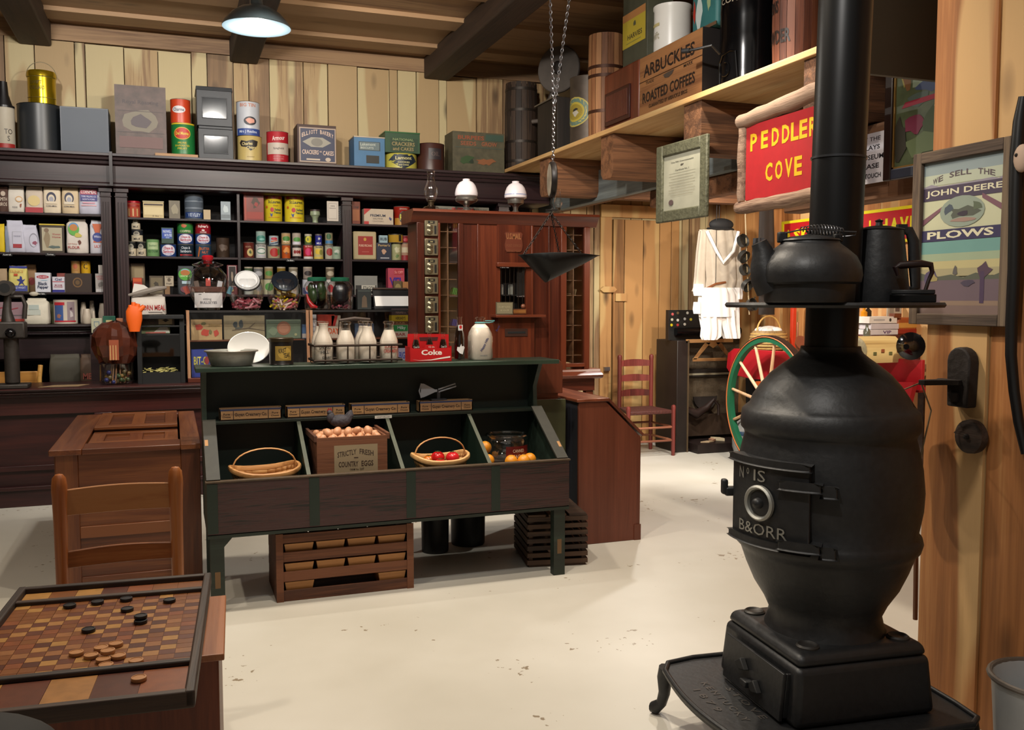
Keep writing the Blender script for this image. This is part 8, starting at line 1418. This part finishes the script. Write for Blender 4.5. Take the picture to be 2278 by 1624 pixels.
k = thing('button_board', 'black display board with coloured round buttons above the trunk', 'display board', (tx0 - .03, ty + .1, zt_ + .001)); w = tt(1660, 720, ty).x - tx0; h = tt(1530, 690, ty).z - zt_
MB().box(0, w, 0, .03, 0, h, plain('101110', .5)).box(-.012, 0, -.01, .04, 0, h, tk).obj('board', k); MB().cyl((.06, -.03, h * .28), (w, -.03, h * .28), .04, plain('0c0c0e', .25, .3), 14).obj('leather_roll', k)
for i, (u, v, c) in enumerate(((.08, .86, 'b05050'), (.42, .9, 'a8a498'), (.07, .68, 'b0ac98'), (.2, .66, 'b4b0a8'), (.36, .7, '9c9c98'), (.5, .68, 'b0a030'), (.06, .5, 'b8a818'), (.2, .5, '9c3030'), (.36, .52, 'b8b0a0'), (.2, .9, '5c4c34'))): MB().lathe([(.014, 0), (.014, .004), (0, .005)], plain(c, .4), 14, T(w * u * .62, 0, h * v) @ RX(PI / 2)).obj('button', k)
# hanging clothes: pleated tubes of cloth
cl = plain('a89c8c', .85, 0, .1, 20); clw = plain('d6d2ce', .85, 0, .04, 20)
def pleat(b, secs, m, n=64, pl=11, amp=.018, sd=1):
    vs = []; r_ = random.Random(sd); ph = r_.random() * 6
    for (x_, y_, z_, rx, ry) in secs:
        for i in range(n): a = 2 * PI * i / n; j = 1 + amp / max(rx, .03) * math.sin(pl * a + ph); vs.append((x_ + rx * j * math.cos(a), y_ + ry * j * math.sin(a), z_))
    b.add(vs, [(i * n + j, i * n + (j + 1) % n, (i + 1) * n + (j + 1) % n, (i + 1) * n + j) for i in range(len(secs) - 1) for j in range(n)] + [tuple(range(n)), tuple(range((len(secs) - 1) * n, len(secs) * n))], m)
HYc = 7.55; S = lambda px, py: tt(px, py, HYc)
def sec(pl_, ry=.05, m=1): return [(S((a + c) / 2, y).x, HYc, S(500, y).z if False else S((a + c) / 2, y).z, (S(c, y).x - S(a, y).x) / 2, ry) for y, a, c in pl_]
k = thing('white_blouse', 'cream white old fashioned blouse on a hanger, above the bloomers', 'blouse', (0, 0, 0)); b = MB()
pleat(b, sec(((512, 1560, 1635), (540, 1562, 1640), (580, 1565, 1643), (620, 1568, 1645), (642, 1566, 1640))), cl, sd=2); b.obj('bodice', k)
b = MB(); pleat(b, sec(((514, 1556, 1572), (560, 1550, 1572), (610, 1546, 1570), (640, 1543, 1572), (648, 1540, 1568)), .03), cl, 30, 5, .006); b.obj('sleeve', k); b = MB(); pleat(b, sec(((520, 1630, 1646), (600, 1634, 1650), (645, 1636, 1654)), .03), cl, 30, 5, .006); b.obj('sleeve', k)
b = MB(); b.tube([S(1566, 514) + Vector((0, -.05, 0)), S(1585, 560) + Vector((0, -.07, 0)), S(1600, 585) + Vector((0, -.07, 0)), S(1622, 560) + Vector((0, -.07, 0)), S(1636, 516) + Vector((0, -.05, 0))], .016, clw, 8); b.obj('lace_collar', k)
MB().tube([S(1575, 512), S(1600, 500), S(1632, 512)], .01, plain('14100f', .6), 8).tube([S(1600, 500), (S(1600, 500).x, HYc, 2.7)], .004, plain('14100f', .6), 5).obj('hanger', k)
k = thing('dark_hat', 'small black bonnet hanging over the blouse collar', 'hat', S(1602, 500)); MB().ball((0, -.02, 0), (.13, .06, .06), plain('121112', .8, 0, .3, 40), 18, 10).obj('crown', k); MB().ball((-.02, -.03, -.04), (.15, .05, .018), plain('121112', .8), 18, 8).obj('brim', k)
k = thing('white_bloomers', 'brilliant white bloomers with ruffled hems hanging under the blouse', 'bloomers', (0, 0, 0)); HYc = 7.5
b = MB(); pleat(b, sec(((640, 1562, 1630), (655, 1556, 1640), (690, 1556, 1642), (705, 1558, 1642)), .06), clw, pl=14); b.obj('waist', k)
b = MB(); pleat(b, sec(((690, 1556, 1604), (730, 1564, 1602), (748, 1562, 1602), (756, 1566, 1590)), .05), clw, pl=9, sd=3); b.obj('leg', k); b = MB(); pleat(b, sec(((690, 1600, 1642), (725, 1606, 1642), (748, 1612, 1643), (753, 1614, 1641)), .05), clw, pl=9, sd=4); b.obj('leg', k)
for a, c_, y in ((1545, 1566, 632), (1545, 1562, 672), (1632, 1650, 640)): b = MB(); pleat(b, sec(((y, a, c_), (y + 16, a - 2, c_ + 2), (y + 26, a, c_)), .03), clw, 24, 7, .006, sd=y); b.obj('ruffle', k)
MB().tube([S(1572, 642), S(1592, 632), S(1614, 628)], .012, M_oakX, 8).tube([S(1592, 632), (S(1592, 632).x, HYc + .0, 2.7)], .003, plain('14100f', .6), 5).obj('hanger', k)
# rope of pans and dark gear against the rear wall
pk = plain('3a3834', .4, .6, .3); HYp = 7.1; V = lambda px, py: tt(px, py, HYp)
MB().tube([(V(1658, 482).x, HYp, 2.7), V(1658, 482), V(1660, 540), V(1662, 600), V(1667, 700)], .006, plain('8c7c60', .8), 6).obj('pan_rope').update_tag(); o = bpy.data.objects['pan_rope']; tag(o, 'tan rope the dark pans hang from, right of the blouse', 'rope')
for i, (px, py, r, l) in enumerate(((1648, 538, .062, 'topmost small saucepan on the rope of pans'), (1650, 568, .06, 'second saucepan on the rope of pans, its side showing'), (1652, 602, .055, 'round frying pan in the middle of the rope of pans'), (1658, 632, .06, 'shiny dark pan low on the rope of pans'), (1668, 680, .06, 'open dark tin mug shape below the rope of pans'))):
    p = V(px, py); k = thing('saucepan', l, 'pan', p, .3, 'dark pans hanging on the rope'); M = RX(PI / 2 + (.5 if i % 2 else -.3)); b = MB(); b.lathe([(0, 0), (r * .9, 0), (r, .045), (r * .96, .045), (r * .86, .006), (0, .006)], pk, 24, M); b.obj('bowl', k); b = MB(); b.tube([(r * .7, 0, r * .5), (r * 1.2, 0, r * 1.3)], .007, pk, 6); b.obj('handle', k)
for (a, c_, t, B, Y, c, nm, l, cat) in ((1676, 1700, 530, 640, 7.22, '121318', 'dark_coat', 'dark blue black coat hanging beside the pans', 'coat'), (1690, 1722, 455, 700, 7.3, '241a13', 'bark_post', 'dark rough upright post behind the kettle', 'post'), (1660, 1690, 760, 1000, 7.75, '191716', 'dark_trousers', 'dark trousers hanging behind the wagon wheel', 'trousers'), (1700, 1740, 830, 1010, 7.6, '1c1b1c', 'black_boots', 'tall black boots standing behind the wagon wheel', 'boots')):
    b = MB(); b.M = Matrix.Identity(4); HYc = Y; pleat(b, sec(((t, a + 3, c_ - 3), (t + (B - t) * .3, a, c_), (t + (B - t) * .7, a + 1, c_ + 1), (B, a, c_)), .05), plain(c, .8, 0, .3), 24, 5, .008, sd=a); o = b.obj(nm); tag(o, l, cat)
# wagon with wheel, basket and wares
k = thing('peddler_wagon', 'bright red peddler wagon box with flared sides in the alcove', 'wagon', (0, 0, 0)); wr = plain('a01420', .4, 0, .1); zw = 1.05
MB().prism([(7.55, .80), (7.62, .86), (7.6, 1.0), (7.5, zw), (5.15, zw + .03), (5.15, .86), (7.2, .78)], 5.03, 5.06, wr, 'X').obj('side_board', k, bevel=.004); MB().box(5.06, 5.5, 5.2, 7.4, .84, .87, wr).obj('bed', k); MB().box(5.0, 5.06, 5.3, 7.1, .70, .77, plain('b8501c', .5)).obj('orange_rail', k); MB().prism([(5.6, .72), (5.2, .74), (5.15, .92), (5.5, .9), (5.8, .8)], 4.96, 5.0, wr, 'X').obj('fender', k)
MB().box(5.06, 5.5, 5.2, 7.4, .99, 1.01, M_crate).obj('deck', k)
for x, y in ((5.1, 5.5), (5.4, 5.5), (5.1, 7.0), (5.4, 7.0)): MB().box(x, x + .06, y, y + .06, 0, .84, M_dslat).obj('support_leg', k)
k = thing('wagon_wheel', 'large green wagon wheel with a black tyre and pale spokes behind the stove', 'wheel', (4.86, 6.72, .605), 0); wr_ = .60; M = RY(PI / 2)
b = MB(); b.lathe([(wr_ - .06, -.025), (wr_ - .012, -.028), (wr_ - .012, .028), (wr_ - .06, .025), (wr_ - .06, -.025)], plain('14553a', .4), 64, M); b.obj('felloe', k); b = MB(); b.lathe([(wr_ - .012, -.03), (wr_, -.03), (wr_, .03), (wr_ - .012, .03), (wr_ - .012, -.03)], plain('241410', .5, .3), 64, M); b.obj('tyre', k)
b = MB(); b.tube([(-.031, (wr_ - .014) * math.cos(t), (wr_ - .014) * math.sin(t)) for t in [2 * PI * i / 64 for i in range(64)]], .005, plain('b06030', .5), 6, closed=True); b.obj('pinstripe', k); MB().lathe([(.05, -.08), (.07, -.05), (.07, .05), (.05, .08), (0, .08)], plain('14553a', .4), 24, M).obj('hub', k)
for i in range(12): a = 2 * PI * (i + .3) / 12; MB().tube([(0, .06 * math.cos(a), .06 * math.sin(a)), (0, .54 * math.cos(a), .54 * math.sin(a))], [.017, .013], wood('spoke_wood', '8c6444', 'b08c68', 'c8a888', 'Z', 1), 8).obj('spoke', k)
p = tt(1700, 770, 7.25); k = thing('coiled_basket', 'round tan coiled basket filled with bright white cloth and a hoop handle', 'basket', (5.22, 7.22, 1.012)); cb = plain('8a6c40', .6, 0, .4, 50, .6)
MB().lathe([(0, 0), (.1, 0), (.15, .05), (.175, .12), (.165, .18), (.14, .215), (.13, .215), (.15, .17)], cb, 36).obj('bowl', k); b = MB(); [b.tube([((.15 + .02 * math.sin(PI * q / 6)) * math.cos(t), (.15 + .02 * math.sin(PI * q / 6)) * math.sin(t), .05 + q * .027) for t in [2 * PI * i / 30 for i in range(30)]], .006, wood('coil', '8c6c34', 'b8904c', 'd0ac6c', 'X', 1), 5, closed=True) for q in range(6)]; b.obj('coils', k)
MB().tube([(-.13 * math.cos(PI * i / 12), 0, .2 + .15 * math.sin(PI * i / 12)) for i in range(13)], .008, wood('coil', '', '', ''), 8).obj('hoop_handle', k); b = MB(); [b.ball((.07 * math.cos(a), .07 * math.sin(a), .215), (.06, .06, .035), clw, 12, 8) for a in (0, 1.3, 2.6, 3.9, 5.2)]; b.ball((0, 0, .23), (.08, .08, .03), clw, 12, 8); b.obj('white_cloth', k)
# wares right of the pipe
Q = lambda px, py, Y=5.7: tt(px, py, Y)
def wb(nm, L, R, t, B, Y, d, c, l, cat, deco=(), grp=None, bev=.003, m=None):
    p0, p1 = Q(L, (t + B) / 2, Y), Q(R, (t + B) / 2, Y); z0, z1 = Q((L + R) / 2, B, Y).z, Q((L + R) / 2, t, Y).z; k = thing(nm, l, cat, ((p0.x + p1.x) / 2, Y + d / 2, z0), 0, grp); w = p1.x - p0.x; b = MB(); b.box(-w / 2, w / 2, -d / 2, d / 2, 0, z1 - z0 - .001, m or plain(c, .5)); b.deco(deco, w, z1 - z0, y=-d / 2); b.obj('body', k, bevel=bev); return k
bt = wb('red_brown_chest', 1938, 2050, 745, 812, 5.75, .3, '4a1c12', 'dark red brown chest behind the stove holding the pile of white books', 'chest')
wb('white_book', 1936, 1998, 733, 745, 5.78, .2, 'c8c0c0', 'bottom book of the white pile behind the stove, purple spine letters', 'book', [('t', '4c2c5c', 'VIP', .6, .5, .3, .6, .02)], 'white books behind the stove')
wb('white_book', 1938, 2000, 720, 732.5, 5.78, .2, 'bcb4b8', 'middle book of the white pile behind the stove', 'book', (), 'white books behind the stove')
wb('white_book', 1934, 1996, 704, 719.5, 5.78, .2, 'd0c8c0', 'top book of the white pile behind the stove, black seal on its spine', 'book', [('e', '242424', .75, .5, .08, .5), ('r', '9c9898', .35, .5, .4, .2)], 'white books behind the stove')
wb('orange_cloth_roll', 1997, 2040, 706, 745, 5.8, .16, '9a4a1c', 'folded orange and red cloth beside the white books', 'cloth', [('r', 'c08a40', .5, .55, 1, .28), ('r', '8c2414', .5, .2, 1, .25)], bev=.015)
wb('photo_frame', 1974, 2006, 674, 706, 5.95, .01, 'b0a898', 'clear frame with a printed card behind the white books', 'frame', [('r', '8c8478', .3, .5, .3, .5), ('r', '5c4c48', .7, .6, .3, .4)])
wb('small_wood_box', 1990, 2006, 697, 706, 5.77, .06, '6c3418', 'tiny brown wooden box on top of the white books', 'box')
k = thing('rose_breadbox', 'cream rolltop bread box painted with faded roses behind the stove', 'bread box', (Q(1955, 790, 5.45).x, 5.5, Q(1955, 806, 5.45).z)); w = (Q(1998, 790, 5.45).x - Q(1912, 790, 5.45).x); fl = wood('rose_paint', '6a5436', 'a88c58', 'c8b078', 'X', .5, .4, .3, 1.2, .1)
b = MB(); pr = [(-.12, 0), (.12, 0), (.12, .16), (.09, .19), (-.02, .19), (-.08, .15), (-.12, .11), (-.13, .05)]; b.prism(pr, -w / 2, w / 2, fl, 'X'); [b.cbox(-w * .3 + i * w * .2, -.131, .07 + .02 * (i % 2), .03, .004, .025, plain(('5c5c34', '8c4c2c')[i % 2], .6)) for i in range(4)]; b.obj('rolltop', k, bevel=.012)
MB().ball((-w / 2 - .01, -.02, .09), (.02, .12, .1), plain('9c9070', .5, 0, .4, 30), 18, 10).obj('rose_end', k)
for px, t, B, c, l in ((1922, 685, 706, 'c07c1c', 'small amber bottle with a white label behind the stove pipe'), (1931, 680, 706, '2c241c', 'small dark bottle beside the amber one'), (1928, 722, 752, '5c5c50', 'clear grey glass bottle behind the bread box')):
    p = Q(px, B, 5.9 if t < 700 else 5.6); h = Q(px, t, 5.9 if t < 700 else 5.6).z - p.z; k = thing('small_bottle', l, 'bottle', p); r = .026; MB().lathe([(r, 0), (r, h * .55), (r * .4, h * .75), (r * .4, h), (0, h)], plain(c, .15), 18).obj('bottle', k)
wb('corner_shelf', 1905, 1942, 707, 800, 5.92, .15, '1c1410', 'dark narrow stand under the small bottles behind the stove pipe', 'stand')
k = thing('phonograph_horn', 'black round phonograph horn half hidden by the post', 'horn', Q(2026, 770, 5.2)); MB().lathe([(.02, .12), (.04, .06), (.07, .02), (.1, 0), (.095, 0), (.06, .025)], plain('0c0d10', .15, .4), 30, RZ(-1) @ RX(PI / 2)).obj('horn', k)
k = thing('leather_saddlebags', 'dark leather gear hanging with pale cords between stove and post', 'saddlebags', (2.47, 2.53, 1.214)); lb = plain('18130f', .6, 0, .3); b = MB(); b.tube([(0, .1, -.04), (.01, .1, -.12), (-.03, .1, -.22), (.02, .1, -.36)], [.02, .07, .07, .04], lb, 14); b.obj('bag', k); b = MB(); b.tube([(-.0, 0, 0), (.0, .1, -.04), (-.06, -.02, -.12), (-.1, -.03, -.18)], .003, plain('8c7c60', .8), 5); b.tube([(.0, 0, 0), (.05, 0, -.1), (.0, 0, -.3)], .003, plain('8c7c60', .8), 5); b.obj('cord', k)
k = thing('stoneware_jug', 'grey stoneware jug with blue bands standing behind the wagon wheel', 'jug', (5.25, 7.6, 0)); MB().lathe([(0, 0), (.1, 0), (.13, .08), (.13, .2, plain('24405c', .3)), (.12, .24), (.07, .32), (.05, .36), (.06, .37), (0, .37)], plain('8c8c88', .3), 28).obj('jug', k); MB().tube([(-.06, 0, .34), (-.14, 0, .3), (-.13, 0, .2)], .012, plain('8c8c88', .3), 8).obj('handle', k)
k = thing('red_post', 'slim bright orange red pole standing behind the kettle', 'pole', Q(1750, 760, 7.0)); k.location.z = 1.012; k.location.x = 5.4; k.location.y = 7.1; MB().box(-.02, .02, -.02, .02, 0, .5, plain('b83010', .5)).obj('pole', k, bevel=.003)
b = MB(); r_ = random.Random(4); [b.ball((5.42 + r_.uniform(-.05, .05), 6.75 + r_.uniform(-.1, .1), 1.3 + r_.uniform(-.1, .13)), r_.uniform(.02, .035), clw, 9, 6) for _ in range(16)]; b.cyl((5.42, 6.75, 1.012), (5.42, 6.75, 1.3), .01, plain('2c2018', .7), 6); o = b.obj('cotton_bolls'); tag(o, 'sprig of white cotton bolls behind the stove pipe', 'cotton'); o['kind'] = 'stuff'
k = thing('copper_dipper', 'copper coloured ladle bowl beside the white cotton', 'ladle', (5.2, 6.75, 1.012)); MB().lathe([(0, 0), (.05, .01), (.07, .05), (.066, .05)], plain('8c5844', .3, .7), 22, T(0, 0, .1) @ RX(1.1)).obj('bowl', k); MB().tube([(0, 0, 0), (0, .02, .1), (.03, .06, .3)], .007, plain('8c5844', .3, .7), 6).obj('handle', k)
# dark rounded stool made up near the camera to darken the corner
k = thing('dark_blob', 'dark rounded stool made up to darken the bottom left corner, nearest the camera', 'blob', (-.27, 1.29, 0)); MB().ball((0, 0, .905), (.13, .13, .06), plain('0b0b0b', .8, 0, .1), 28, 14).obj('blob_top', k)
for a in range(4): MB().cyl((.1 * math.cos(a * PI / 2 + .7), .1 * math.sin(a * PI / 2 + .7), .88), (.15 * math.cos(a * PI / 2 + .7), .15 * math.sin(a * PI / 2 + .7), 0), .012, M_blackp, 8).obj('leg', k)
